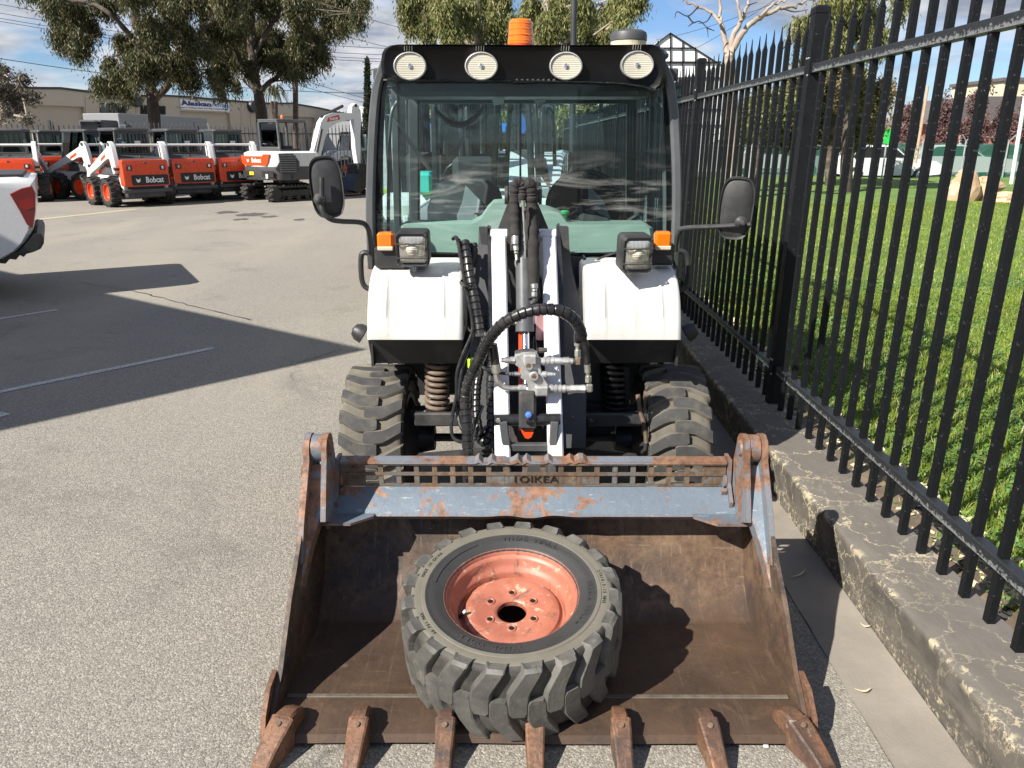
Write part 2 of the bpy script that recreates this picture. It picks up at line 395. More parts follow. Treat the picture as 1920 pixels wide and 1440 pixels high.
def asphalt():
    t = NT('asphalt'); P = t.map()
    c1 = t.vor(190, 'F1', P, out='Color'); sp = t.n('ShaderNodeSeparateColor'); t.l(c1, sp.inputs[0])
    st = t.ramp(sp.outputs[0], [(0, (.12, .110, .095)), (.22, (.18, .166, .143)), (.6, (.255, .236, .203)), (.88, (.335, .310, .265)), (1, (.45, .42, .365))])
    fine = t.noise(420, 3, .6, 0, P); st = t.mix(t.ramp(fine, [(.35, 0.), (.65, .42)]), st, (.11, .10, .088))
    big = t.ramp(t.noise(.55, 8, .62, .5), [(.35, 0.), (.65, 1.)])
    st = t.mix(t.math('MULTIPLY', big, .5), st, t.mix(.5, st, (.29, .262, .22)))
    # dusty drifts and dark oil areas
    tan = t.ramp(t.noise(.32, 7, .6, .8, t.map(scale=(1, .45, 1), rot=(0, 0, .7), loc=(3, 1, 0))), [(.50, 0.), (.72, .5)])
    st = t.mix(tan, st, (.35, .315, .255))
    dk = t.ramp(t.noise(.75, 8, .7, .6, t.map(loc=(9, 4, 0))), [(.55, 0.), (.76, .55)]); st = t.mix(dk, st, (.085, .08, .073))
    oil = t.ramp(t.noise(1.5, 4, .6, .2, t.map(loc=(30, 2, 0))), [(.70, 0.), (.76, .55)]); st = t.mix(oil, st, (.05, .048, .045))
    # hairline cracks
    cw = t.mix(.92, t.noise(1.3, 6, .6), P); 
    v = t.n('ShaderNodeVectorMath', operation='ADD'); t.l(P, v.inputs[0])
    nn = t.n('ShaderNodeTexNoise'); nn.inputs['Scale'].default_value = 1.1; nn.inputs['Detail'].default_value = 7; t.l(P, nn.inputs['Vector'])
    sc = t.n('ShaderNodeVectorMath', operation='SCALE'); sc.inputs['Scale'].default_value = 1.1; t.l(nn.outputs['Color'], sc.inputs[0]); t.l(sc.outputs[0], v.inputs[1])
    ck = t.vor(.23, 'DISTANCE_TO_EDGE', v.outputs[0]); ck = t.ramp(ck, [(.0, 1.), (.0022, 0.)])
    gate = t.ramp(t.noise(.5, 2, .5, 0, t.map(loc=(7, 7, 0))), [(.60, 0.), (.66, .6)])
    st = t.mix(t.math('MULTIPLY', ck, gate), st, (.06, .056, .05))
    h = t.math('SUBTRACT', 1., t.vor(190, 'F1', P)); h2 = t.math('ADD', h, t.math('MULTIPLY', fine, .6))
    t.set(color=st, rough=.88, spec=.35); t.bump(h2, .55, .004); M['asphalt'] = t.m
asphalt()
def linepaint(name, col, cover):
    t = NT(name); P = t.map(); m = t.ramp(t.noise(75, 6, .7, 0, P), [(cover-.06, 0.), (cover+.04, 1.)])
    t.set(color=t.mix(m, tuple(col), (.16, .147, .125)), rough=.85); t.bump(t.noise(300, 3, .6), .4, .004); M[name] = t.m
linepaint('line_white', (.50, .50, .48), .56); linepaint('line_yellow', (.44, .37, .24), .60)
def kerbmat():
    t = NT('kerb_paint')
    nn = t.n('ShaderNodeTexNoise'); nn.inputs['Scale'].default_value = 5.; nn.inputs['Detail'].default_value = 7; nn.inputs['Roughness'].default_value = .65; t.l(t.map(), nn.inputs['Vector'])
    sc = t.n('ShaderNodeVectorMath', operation='SCALE'); sc.inputs['Scale'].default_value = .33; t.l(nn.outputs['Color'], sc.inputs[0])
    ad = t.n('ShaderNodeVectorMath', operation='ADD'); t.l(t.map(scale=(1, .8, 1)), ad.inputs[0]); t.l(sc.outputs[0], ad.inputs[1])
    e1 = t.vor(5.2, 'DISTANCE_TO_EDGE', ad.outputs[0]); e2 = t.vor(12., 'DISTANCE_TO_EDGE', ad.outputs[0])
    g1 = t.ramp(t.noise(1.9, 3, .5), [(.40, .25), (.58, 1.)]); g2 = t.ramp(t.noise(2.6, 3, .5, 0, t.map(loc=(4, 1, 2))), [(.50, 0.), (.60, 1.)])
    wd = t.math('MULTIPLY', t.ramp(t.noise(9, 5, .7), [(.35, .3), (.75, 1.)]), .024)
    c1 = t.math('MULTIPLY', t.math('LESS_THAN', e1, wd), g1); c2 = t.math('MULTIPLY', t.math('LESS_THAN', e2, t.math('MULTIPLY', wd, .75)), g2)
    ck = t.math('MINIMUM', t.math('ADD', c1, t.math('MULTIPLY', c2, .7)), 1.)
    # worn arris and flaked base of the upstand
    xyz = t.n('ShaderNodeSeparateXYZ'); t.l(t.tc.outputs['Object'], xyz.inputs[0])
    ex = t.math('ABSOLUTE', t.math('SUBTRACT', xyz.outputs[0], 1.25)); ez = t.math('ABSOLUTE', t.math('SUBTRACT', xyz.outputs[2], .215))
    ed = t.math('MAXIMUM', ex, ez); wn_ = t.noise(11, 7, .7, .4)
    arr = t.math('MULTIPLY', t.ramp(ed, [(.0, 1.), (.026, 0.)]), t.ramp(wn_, [(.53, 0.), (.57, 1.)]))
    lowz = t.ramp(xyz.outputs[2], [(.0, 1.), (.12, .0)]); sp = t.math('MULTIPLY', lowz, t.ramp(t.noise(42, 7, .72), [(.54, 0.), (.60, 1.)]))
    pt = t.math('MULTIPLY', t.ramp(t.noise(7.5, 8, .7, .3, t.map(loc=(2, 2, 2))), [(.64, 0.), (.67, 1.)]), .85)
    m = t.math('MINIMUM', t.math('ADD', t.math('ADD', ck, arr), t.math('ADD', sp, pt)), 1.)
    base = t.mix(t.ramp(t.noise(7, 9, .7, .8, t.map(scale=(1.8, .7, 1))), [(.32, 0.), (.68, 1.)]), (.048, .042, .036), (.13, .115, .096))
    top = t.ramp(xyz.outputs[2], [(.2, 0.), (.216, 1.)]); base = t.mix(t.math('MULTIPLY', top, .55), base, (.16, .143, .125))
    col = t.mix(m, base, t.mix(t.noise(16, 4, .6), (.50, .43, .29), (.32, .275, .19)))
    t.set(color=col, rough=.82); t.bump(t.math('ADD', t.noise(60, 7, .7), t.math('MULTIPLY', m, -.3)), .3, .004); M['kerb_paint'] = t.m
kerbmat()
def fencemat():
    t = NT('fence_black'); f = t.ramp(t.noise(34, 8, .74, .2), [(.62, 0.), (.66, 1.)]); f2 = t.ramp(t.noise(95, 4, .6), [(.66, 0.), (.70, .6)])
    m = t.math('MAXIMUM', t.math('MULTIPLY', f, .8), f2)
    t.set(color=t.mix(m, (.006, .0068, .0082), (.085, .09, .098)), rough=t.ramp(t.noise(20, 3, .5), [(.3, .42), (.7, .6)]), spec=.25); M['fence_black'] = t.m
    t = NT('rail_worn'); x = t.n('ShaderNodeSeparateXYZ'); t.l(t.tc.outputs['Object'], x.inputs[0])
    z = x.outputs[2]; a = t.math('SUBTRACT', t.math('SUBTRACT', z, .206), t.math('MULTIPLY', t.math('GREATER_THAN', z, 1.), 1.569))
    q = t.math('SUBTRACT', t.noise(62, 8, .72, .3), t.math('MULTIPLY', a, 9.)); f = t.ramp(q, [(.56, 0.), (.60, 1.)]); f2 = t.ramp(t.noise(120, 5, .7), [(.64, 0.), (.68, .5)])
    m = t.math('MAXIMUM', t.math('MULTIPLY', f, .9), f2)
    t.set(color=t.mix(m, (.016, .018, .021), (.17, .175, .18)), rough=.5); M['rail_worn'] = t.m
fencemat()
def rustmat(name, base_a, base_b, paint=None, paint_amt=.5, wear=True, sc=1.):
    t = NT(name); n = t.noise(5.5*sc, 9, .68, .5); fine = t.noise(38*sc, 7, .7)
    c = t.mix(t.ramp(n, [(.30, 0.), (.70, 1.)]), tuple(base_a), tuple(base_b))
    c = t.mix(t.ramp(fine, [(.42, 0.), (.68, .75)]), c, (.045, .026, .016))
    br = t.ramp(t.noise(8*sc, 8, .7, .9, t.map(loc=(5, 0, 3))), [(.57, 0.), (.76, .72)]); c = t.mix(br, c, (.34, .20, .105)); c = t.mix(t.ramp(t.noise(2.1*sc, 7, .66, .8, t.map(loc=(3, 9, 1))), [(.42, 0.), (.62, .85)]), c, (.034, .028, .028)) if paint is None else c
    scr = t.ramp(t.noise(30*sc, 7, .75, 0, t.map(scale=(2.6, .14, .35), rot=(0, 0, .10))), [(.57, 0.), (.70, .55)]); c = t.mix(scr, c, (.30, .225, .155)); sc2 = t.ramp(t.noise(34*sc, 7, .75, 0, t.map(scale=(.14, 2.6, 1.5), rot=(0, .2, -.35), loc=(3, 3, 3))), [(.62, 0.), (.70, .4)]); c = t.mix(sc2, c, (.34, .27, .20))
    sp = t.ramp(t.noise(4.1*sc, 9, .78, 1.1, t.map(loc=(1, 8, 2))), [(.635, 0.), (.70, .75)]); c = t.mix(sp, c, (.38, .33, .27))
    rough = .62
    if paint is not None:
        e = t.ramp(t.noise(4.2*sc, 10, .7, .35, t.map(loc=(2, 3, 5))), [(.56-.12*(1-paint_amt), 0.), (.60-.12*(1-paint_amt), 1.)])
        if wear:
            bv = t.n('ShaderNodeBevel', samples=4); bv.inputs['Radius'].default_value = .012
            g = t.n('ShaderNodeNewGeometry'); dp = t.n('ShaderNodeVectorMath', operation='DOT_PRODUCT'); t.l(bv.outputs[0], dp.inputs[0]); t.l(g.outputs['Normal'], dp.inputs[1])
            ew = t.ramp(t.math('ADD', t.math('SUBTRACT', 1., dp.outputs['Value']), t.math('MULTIPLY', t.math('SUBTRACT', t.noise(22*sc, 6, .7), .5), .10)), [(.035, 0.), (.085, 1.)])
            e = t.math('MAXIMUM', e, ew)
        pc = t.mix(t.noise(9, 8, .7), tuple(x*.72 for x in paint), tuple(min(1, x*1.25) for x in paint))
        pc = t.mix(t.ramp(t.noise(48, 6, .75, .4, t.map(scale=(.35, 1, 1.4))), [(.60, 0.), (.68, .6)]), pc, (.36, .37, .37))
        c = t.mix(e, pc, c)
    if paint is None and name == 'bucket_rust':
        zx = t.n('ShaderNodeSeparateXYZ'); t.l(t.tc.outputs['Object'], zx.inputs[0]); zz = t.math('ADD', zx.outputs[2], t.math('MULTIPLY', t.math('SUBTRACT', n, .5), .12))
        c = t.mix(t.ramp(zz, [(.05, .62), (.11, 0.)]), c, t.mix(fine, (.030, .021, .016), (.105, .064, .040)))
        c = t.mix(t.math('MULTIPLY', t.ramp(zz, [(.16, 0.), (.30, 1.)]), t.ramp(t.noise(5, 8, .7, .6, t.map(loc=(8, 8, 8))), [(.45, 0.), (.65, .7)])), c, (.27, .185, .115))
    t.set(color=c, rough=t.ramp(fine, [(.3, rough-.16), (.7, rough+.14)]), metal=.15); t.bump(t.math('ADD', fine, n), .32, .006); M[name] = t.m
rustmat('bucket_rust', (.040, .025, .018), (.19, .115, .068))
rustmat('tooth_rust', (.12, .055, .03), (.24, .12, .065), sc=2.)
rustmat('bucket_blue', (.20, .095, .055), (.29, .16, .10), paint=(.115, .145, .18), paint_amt=.62)
rustmat('bucket_blue_worn', (.19, .09, .05), (.27, .15, .095), paint=(.135, .165, .20), paint_amt=.35)
rustmat('grid_rust', (.11, .075, .05), (.20, .14, .095), paint=(.13, .145, .155), paint_amt=.1)
def fadedrim():
    t = NT('rim_faded'); c = t.mix(t.ramp(t.noise(7, 7, .6), [(.3, 0.), (.7, 1.)]), (.30, .092, .058), (.40, .150, .100))
    c = t.mix(t.ramp(t.noise(13, 9, .74, .6), [(.53, 0.), (.66, .8)]), c, (.30, .10, .045))
    c = t.mix(t.ramp(t.noise(19, 8, .75, .3, t.map(loc=(3, 3, 3))), [(.57, 0.), (.63, .8)]), c, (.50, .36, .26))
    c = t.mix(t.ramp(t.noise(8, 8, .75, .8, t.map(loc=(7, 1, 3))), [(.56, 0.), (.63, .85)]), c, (.10, .06, .045))
    t.set(color=c, rough=.46); t.bump(t.noise(50, 5, .6), .06, .003); M['rim_faded'] = t.m
fadedrim()
def sparetyre():
    t = NT('tyre_grey'); c = t.mix(t.ramp(t.noise(8, 8, .65, .3), [(.32, 0.), (.68, 1.)]), (.042, .040, .037), (.10, .096, .086))
    c = t.mix(t.ramp(t.noise(30, 7, .7), [(.58, 0.), (.72, .5)]), c, (.22, .205, .175))
    c = t.mix(t.ramp(t.noise(3.2, 8, .7, .6, t.map(loc=(5, 2, 1))), [(.5, 0.), (.66, .6)]), c, (.17, .16, .14)); c = t.mix(t.ramp(t.noise(60, 6, .75, 0, t.map(scale=(1, 1, .3))), [(.62, 0.), (.68, .6)]), c, (.03, .029, .027))
    t.set(color=c, rough=.62); t.bump(t.noise(45, 7, .65), .35, .006); M['tyre_grey'] = t.m
    t = NT('tyre_groove'); c = t.mix(t.ramp(t.noise(12, 8, .7), [(.35, 0.), (.7, 1.)]), (.016, .015, .014), (.07, .064, .054)); t.set(color=c, rough=.7); t.bump(t.noise(60, 6, .7), .25, .004); M['tyre_groove'] = t.m
    t = NT('tyre_side_dark'); c = t.mix(t.noise(10, 8, .7), (.016, .017, .019), (.05, .048, .044)); t.set(color=c, rough=.5); t.bump(t.noise(80, 5, .6), .1, .004); M['tyre_side_dark'] = t.m
    t = NT('tyre_side_tan'); c = t.mix(t.noise(12, 8, .7), (.09, .082, .066), (.17, .155, .12)); t.set(color=c, rough=.7); t.bump(t.noise(60, 5, .6), .15, .004); M['tyre_side_tan'] = t.m
    t = NT('tyre_dusty'); c = t.mix(t.ramp(t.noise(9, 8, .7), [(.3, 0.), (.7, 1.)]), (.070, .064, .053), (.15, .132, .102))
    t.set(color=c, rough=.85); t.bump(t.noise(60, 7, .7), .3, .005); M['tyre_dusty'] = t.m
sparetyre()
def leafmat(name, a, b, dry=None, trans=.25):
    t = NT(name); g = t.n('ShaderNodeNewGeometry'); c = t.mix(g.outputs['Random Per Island'], tuple(a), tuple(b))
    big = t.ramp(t.noise(.7, 4, .6), [(.35, 0.), (.65, 1.)]); c = t.mix(t.math('MULTIPLY', big, .45), c, tuple(x*.45 for x in a))
    if dry is not None:
        r = t.n('ShaderNodeMath', operation='GREATER_THAN'); t.l(g.outputs['Random Per Island'], r.inputs[0]); r.inputs[1].default_value = .90; c = t.mix(r.outputs[0], c, tuple(dry))
    t.set(color=c, rough=.5, spec=.35)
    tl = t.n('ShaderNodeBsdfTranslucent'); t.l(c, tl.inputs[0]); mx = t.n('ShaderNodeMixShader'); mx.inputs[0].default_value = trans
    t.l(t.b.outputs[0], mx.inputs[1]); t.l(tl.outputs[0], mx.inputs[2]); t.l(mx.outputs[0], t.out.inputs[0]); M[name] = t.m
leafmat('gum_leaf', (.04, .048, .018), (.125, .128, .046), dry=(.22, .16, .08))
leafmat('gum_leaf_olive', (.10, .12, .036), (.29, .29, .10), dry=(.3, .24, .10))
leafmat('gum_leaf_brown', (.12, .10, .045), (.30, .25, .12), dry=(.30, .2, .12))
leafmat('purple_leaf', (.10, .05, .05), (.25, .15, .135))
leafmat('sapling_leaf', (.07, .06, .045), (.19, .17, .13))
leafmat('cypress_leaf', (.018, .03, .014), (.045, .065, .03))
leafmat('grass_blade', (.15, .22, .022), (.38, .47, .07), dry=(.46, .39, .20), trans=.35)
leafmat('clover_leaf', (.085, .19, .045), (.21, .36, .09), trans=.3)
leafmat('palm_leaf', (.06, .07, .03), (.16, .15, .08))
def lawnmat():
    t = NT('lawn'); c = t.mix(t.ramp(t.noise(.8, 7, .65), [(.35, 0.), (.65, 1.)]), (.125, .215, .04), (.22, .33, .065))
    c = t.mix(t.ramp(t.noise(14, 6, .7), [(.35, 0.), (.7, .75)]), c, (.06, .145, .022))
    c = t.mix(t.ramp(t.noise(60, 4, .7), [(.56, 0.), (.7, .6)]), c, (.22, .33, .06))
    c = t.mix(t.ramp(t.noise(1.1, 5, .6, .5, t.map(loc=(4, 4, 0))), [(.66, 0.), (.74, .7)]), c, (.30, .24, .13))
    t.set(color=c, rough=.9); t.bump(t.noise(26, 7, .75), 1., .06); M['lawn'] = t.m
lawnmat()
# ------------------------------------------------------------------ ground, kerb, lawn
def struct(name, mb, mats, label, smooth=0, fix=True): 
    o = mb.build(name, mats, None, label, smooth, 'structure', fix); return o
m = MB(); m.grid([[(x, y, -.02) for y in (-600, -60, 0, 60, 200, 1500)] for x in (-900, -200, 0, 200, 900)]); struct('ground', m, M['soil'], 'bare earth reaching to the horizon')
m = MB(); m.grid([[(x, y, 0) for y in (-30, 0, 30, 62, 140)] for x in (-75, -30, -8, 0, 1.046)]); struct('asphalt_yard', m, M['asphalt'], 'sunlit grey asphalt of the machine yard')
m = MB(); m.grid([[(x, y, -.006) for y in (-30, 0, 33)] for x in (1.046, 1.5)]); m.grid([[(x, y, -.004) for y in (34, 60, 140)] for x in (1.046, 30, 90)]); struct('road', m, M['asphalt'], 'asphalt road and car park beyond the lawn')
# gutter slab in bays, with a ragged edge against the asphalt
m = MB(); y = -4.
while y < 60:
    L = 3.0; ys = np.linspace(y, y+L, 26)
    rr = rng.normal(0, .004, 26); rr[0] = rr[-1] = 0
    a = [(1.046+r, q, .004) for q, r in zip(ys, rr)]; b = [(1.262, q, .006) for q in ys]
    m.grid([a, b]); m.grid([[(1.046+r, q, -.01) for q, r in zip(ys, rr)], a]); m.grid([a[:1]+[(a[0][0], a[0][1], -.01)], b[:1]+[(b[0][0], b[0][1], -.01)]]) if False else None
    y += 3.0
struct('concrete_gutter', m, M['concrete_gutter'], 'pale concrete gutter strip along the foot of the kerb')
# kerb: rough painted upstand
m = MB(); prof = [(1.262, 0), (1.260, .04), (1.254, .12), (1.247, .19), (1.247, .207), (1.251, .216), (1.262, .220), (1.33, .2215), (1.43, .2215), (1.528, .218), (1.538, .205), (1.54, 0)]
ys = np.concatenate([np.arange(-2, 6, .022), np.arange(6, 40, .15), [60]]); rings = []
w = np.cumsum(rng.normal(0, .0012, len(ys))); w -= np.linspace(w[0], w[-1], len(ys)); w = np.clip(w, -.004, .004)
for i, q in enumerate(ys):
    j = rng.normal(0, .0007, (len(prof), 2)); j[:1] = 0; j[-1:] = 0; chip = max(0, rng.normal(-.005, .004))
    rings.append([(x+w[i]+j[k, 0]+(chip if k in (4, 5) else 0), q, z+j[k, 1]*.6-(chip if k in (5, 6) else 0)) for k, (x, z) in enumerate(prof)])
m.loft(rings, cap=False, closed=False); o = struct('kerb', m, M['kerb_paint'], 'high dark painted concrete kerb with cream cracks and flaked edge', 40, fix=False)
# lawn
m = MB(); xs = np.concatenate([np.linspace(1.53, 12, 40), np.linspace(12.6, 60, 30)]); ys = np.concatenate([np.linspace(-2, 14, 55), np.linspace(14.6, 33, 30)])
def lawn_z(x, y): return .165+.02*np.sin(x*1.3+y*.7)+.05*np.clip((x-2)/10, 0, 1)+.03*np.sin(y*.35+x*.2)*np.clip((x-2)/3, 0, 1)
m.grid([[(x, yy, lawn_z(x, yy)-.05*np.exp(-(x-1.53)/.08)) for yy in ys] for x in xs]); struct('lawn', m, M['lawn'], 'uneven green lawn beyond the black fence', 60)
m = MB(); m.grid([[(x, yy, .03+.14*(33.4-yy)/.8) for yy in (32.6, 33.4, 34.2)] for x in (1.6, 60)]); struct('garden_bed', m, M['leaf_litter'], 'strip of bark mulch at the far edge of the lawn')
m = MB(); m.grid([[(1.53+.11*k+.02*sin(yy*9), yy, .185+.006*sin(yy*31+k*3)) for yy in np.arange(0, 9, .05)] for k in range(3)]); struct('soil_strip', m, M['soil'], 'bare soil strip between kerb and grass', 50)
def stripe(name, a, b, w, mat, label, n=2):
    a = np.array([*a[:2], .004]); b = np.array([*b[:2], .004]); d = (b-a)/np.linalg.norm(b-a); p = np.array([-d[1], d[0], 0])*w/2
    m = MB(); m.add([a-p, b-p, b+p, a+p], [(0, 1, 2, 3)]); return struct(name, m, M[mat], label)
def ext(p, q, k): p = np.array(p); q = np.array(q); return p-(q-p)*k
a, b = G(0, 735)[:2], G(400, 653)[:2]; stripe('painted_line', ext(a, b, 1.4), b, .075, 'line_white', 'worn white bay line nearer the camera')
a, b = G(0, 598)[:2], G(108, 581)[:2]; stripe('painted_line', ext(a, b, 6), b, .075, 'line_white', 'worn white bay line farther from the camera')
a, b = G(68, 412)[:2], G(258, 392)[:2]; stripe('painted_line', ext(a, b, 3), b, .22, 'line_yellow', 'faded yellow line across the yard')
a, b = G(-40, 790)[:2], G(12, 775)[:2]; stripe('painted_line', a, b, .1, 'line_white', 'end of a worn white line at the left edge of the picture')
# expansion crack in the asphalt, and loose bits
m = MB()
def crack(px, w=.007, j=.012):
    P = smoothpath([[*G(x, y)[:2], .0035] for x, y in px], 10); P[:, :2] += rng.normal(0, j, (len(P), 2)); t = np.gradient(P, axis=0); t /= np.linalg.norm(t, axis=1)[:, None]
    n = np.stack([-t[:, 1], t[:, 0], 0*t[:, 0]], 1); ww = w*(.5+rng.random(len(P)))[:, None]; m.grid([list(P-n*ww), list(P+n*ww)])
crack([(150, 530), (260, 548), (330, 566), (470, 600)]); crack([(560, 680), (600, 668), (640, 655)], .005)
struct('asphalt_crack', m, M['decal_black'], 'hairline cracks in the asphalt')

# ------------------------------------------------------------------ steel fence
FX = 1.477; LEAN = .0141
def fx(z): return FX+LEAN*(z-.22)
S = .141; Y0 = 3.76
fence = thing('security_fence', 'tall black steel fence with spear-topped pickets standing on the kerb', 'fence', (FX, 4.183, .22), world=True)
def picket_mesh():
    m = MB(); h = .0128; sh = lambda z: LEAN*z
    zs = [(0, h, h), (1.94, h, h), (1.955, h*.98, h*.75)]
    rings = [[(sh(z)+sx*a, sy*b, z) for sx, sy in ((-1,-1), (1,-1), (1,1), (-1,1))] for z, a, b in zs]
    m.loft(rings); 
    # pressed spear: rounded shoulder, then a flat point
    prof = [(1.952, .0125, .011), (1.972, .0125, .005), (1.985, .008, .004), (2.0, .0045, .0035), (2.035, .002, .002), (2.045, .0004, .0004)]
    m.loft([[(sh(z)+sx*a*1.0, sy*b, z) for sx, sy in ((-1,-1), (1,-1), (1,1), (-1,1))] for z, b, a in prof])
    m.add([(sh(0)+x, y, z) for x, y, z in ((0, 0, 0),)], []); return m.mesh('picket', M['fence_black'], 0)
pk = picket_mesh(); NB = 8
posts = [4.183+2.538*k for k in range(-3, NB+1)]
ys = [4.183+S*k for k in range(-50, 18*NB+1)]
for yy in ys:
    if min(abs(yy-p) for p in posts) < .05: continue
    o = link('picket', pk, fence); o.location = (0, yy-4.183, .002); o.rotation_euler = (rng.normal(0, .0012), rng.normal(0, .0012), 0)
for p in posts:
    m = MB(); z1 = 2.055; m.loft([[(fx(z)+a*.0325, p+b*.0325, z) for a, b in ((-1,-1), (1,-1), (1,1), (-1,1))] for z in (.222, .22+z1)])
    o = m.build('fence_post', M['fence_black'], fence)
    m = MB(); zt = .22+z1; m.loft([[(fx(z)+a*r, p+b*r, z) for a, b in ((-1,-1), (1,-1), (1,1), (-1,1))] for z, r in ((zt-.025, .0352), (zt, .0352), (zt+.012, .022), (zt+.013, .001))])
    m.build('post_cap', M['fence_black'], o, smooth=0)
    for zr in (2.016, .447):
        # slotted bracket with two tap screws, camera side of the post
        m = MB(); m.box((fx(zr)-.001, p-.045, zr-.02), (.048, .03, .05), b=.003); m.build('rail_bracket', M['fence_black'], o)
        m = MB()
        for dy in (-.010, .014): m.lathe([(0, .005), (.005, .004), (.0062, 0)], (fx(zr)-.0325+.0, p+dy, zr+.028), rotm(0, -pi/2, 0), 8)
        m.lathe([(0, .005), (.005, .004), (.0062, 0)], (fx(zr)-.0325+.0, p-.018, zr-.052), rotm(0, -pi/2, 0), 8)
        m.build('screw', M['zinc'], o)
for i in range(len(posts)-1):
    a, b = posts[i]+.034, posts[i+1]-.034
    for zr in (2.016, .447):
        m = MB(); m.box((fx(zr)-.002, (a+b)/2, zr-.021), (.042, b-a, .042), b=.003); m.build('rail', M['rail_worn'], fence)

# ------------------------------------------------------------------ grass
def blades(n, xr, yr, h, wd, name, mat, lean=.5, label=None, dens=None, clover=False):
    x = rng.uniform(*xr, n); y = rng.uniform(*yr, n)
    if dens is not None:
        k = dens(x, y) > rng.random(n); x = x[k]; y = y[k]; n = len(x)
    z = lawn_z(x, y); hh = h*(.4+.9*rng.random(n)); a = rng.uniform(0, 2*pi, n); la = rng.random(n)*lean*hh; ld = rng.uniform(0, 2*pi, n); w = wd*(.6+.8*rng.random(n))
    if not clover:
        px, py = np.cos(a)*w/2, np.sin(a)*w/2; tx, ty = np.cos(ld)*la, np.sin(ld)*la
        V = np.stack([np.stack([x-px, y-py, z-.01], 1), np.stack([x+px, y+py, z-.01], 1), np.stack([x+px*.7+tx*.4, y+py*.7+ty*.4, z+hh*.6], 1), np.stack([x-px*.7+tx*.4, y-py*.7+ty*.4, z+hh*.6], 1), np.stack([x+tx, y+ty, z+hh], 1)], 1).reshape(-1, 3)
        b = np.arange(n)*5; F3 = np.stack([b+3, b+2, b+4], 1); F4 = np.stack([b, b+1, b+2, b+3], 1)
        nv, loops, starts, tot = len(V), np.concatenate([F4.ravel(), F3.ravel()]), np.concatenate([np.arange(n)*4, n*4+np.arange(n)*3]), np.concatenate([np.full(n, 4), np.full(n, 3)])
    else:
        c = np.stack([x, y, z+hh], 1); ti = rng.normal(0, .45, (n, 2)); u = np.stack([np.cos(a), np.sin(a), ti[:, 0]], 1)*w[:, None]; v = np.stack([-np.sin(a), np.cos(a), ti[:, 1]], 1)*w[:, None]*.8
        V = np.stack([c-u, c-u*.2-v*.8, c+u*.8-v*.5, c+u, c+u*.4+v*.8, c-u*.5+v*.7], 1).reshape(-1, 3); b = np.arange(n)*6
        F = np.stack([b+k for k in range(6)], 1); nv, loops, starts, tot = len(V), F.ravel(), np.arange(n)*6, np.full(n, 6)
    return rawmesh(name, V, loops, starts, tot, M[mat], label)
def rawmesh(name, V, loops, starts, tot, mat, label=None, kind='stuff', parent=None):
    me = D.meshes.new(name); me.vertices.add(len(V)); me.vertices.foreach_set('co', V.astype(np.float32).ravel())
    me.loops.add(len(loops)); me.loops.foreach_set('vertex_index', loops.astype(np.int32)); me.polygons.add(len(starts))
    me.polygons.foreach_set('loop_start', starts.astype(np.int32)); me.polygons.foreach_set('loop_total', tot.astype(np.int32)); me.materials.append(mat)
    me.update(calc_edges=True); return link(name, me, parent, label, kind)
cone = lambda x, y: ((x < y*.72+.5) & (x > 1.6))
blades(150000, (1.62, 6.5), (1.0, 8.), .05, .0055, 'grass', 'grass_blade', .9, 'sunlit grass of the lawn close to the fence', lambda x, y: cone(x, y)*np.clip(.3+1.0*np.sin(x*3.1+2*np.sin(y*1.7))**2+(x-1.6)*.1, 0, 1))
blades(120000, (1.66, 16), (6.5, 19.), .04, .010, 'grass', 'grass_blade', .9, 'lawn grass in the middle distance', cone)
blades(90000, (1.60, 6.0), (1.2, 8.5), .035, .0085, 'clover', 'clover_leaf', .3, 'low leafy clover growing among the grass', lambda x, y: cone(x, y)*np.clip(.25+.9*np.sin(x*2.3+1+1.5*np.cos(y*1.9))**2, 0, 1), clover=True)
blades(2600, (1.56, 1.85), (1.2, 8.), .03, .02, 'leaf_litter', 'dry_leaf', .3, 'dry leaves lying between kerb and grass', clover=True)
# fallen gum leaves on the gutter
for (px, py, a, L, lab) in ((1620, 1300, .1, .055, 'curled dry gum leaf on the gutter below the fence'), (1500, 1080, .65, .11, 'long thin dry gum leaf in the shadow beside the bucket'), (1622, 1178, -.4, .035, 'small curled dry leaf at the foot of the kerb')):
    p = G(px, py, .006); m = MB(); t = np.linspace(-1, 1, 9); c = [(p[0]+cos(a)*L*.5*q-sin(a)*.012*(q*q), p[1]+sin(a)*L*.5*q+cos(a)*.012*q*q, .012+.004*q*q) for q in t]
    m.grid([[(x-.004*sin(a)*(1-q*q)*s_-.0, y+.0045*cos(a)*(1.05-q*q)*s_, z+.002*abs(s_)) for (x, y, z), q in zip(c, t)] for s_ in (-1, 0, 1)]); o = m.build('dry_leaf', M['dry_leaf'], None); tag(o, lab, 'leaf', 'fallen gum leaves')
for (px, py, lab) in ((808, 1392, 'white pebble in front of the bucket between the second and third teeth'), (1436, 1400, 'white pebble in front of the bucket near the right end tooth')):
    p = G(px, py); m = MB(); m.lathe([(0, .0), (.007, .001), (.009, .004), (.006, .008), (0, .009)], p, n=7); tag(m.build('pebble', M['plate_white'], None), lab, 'pebble')

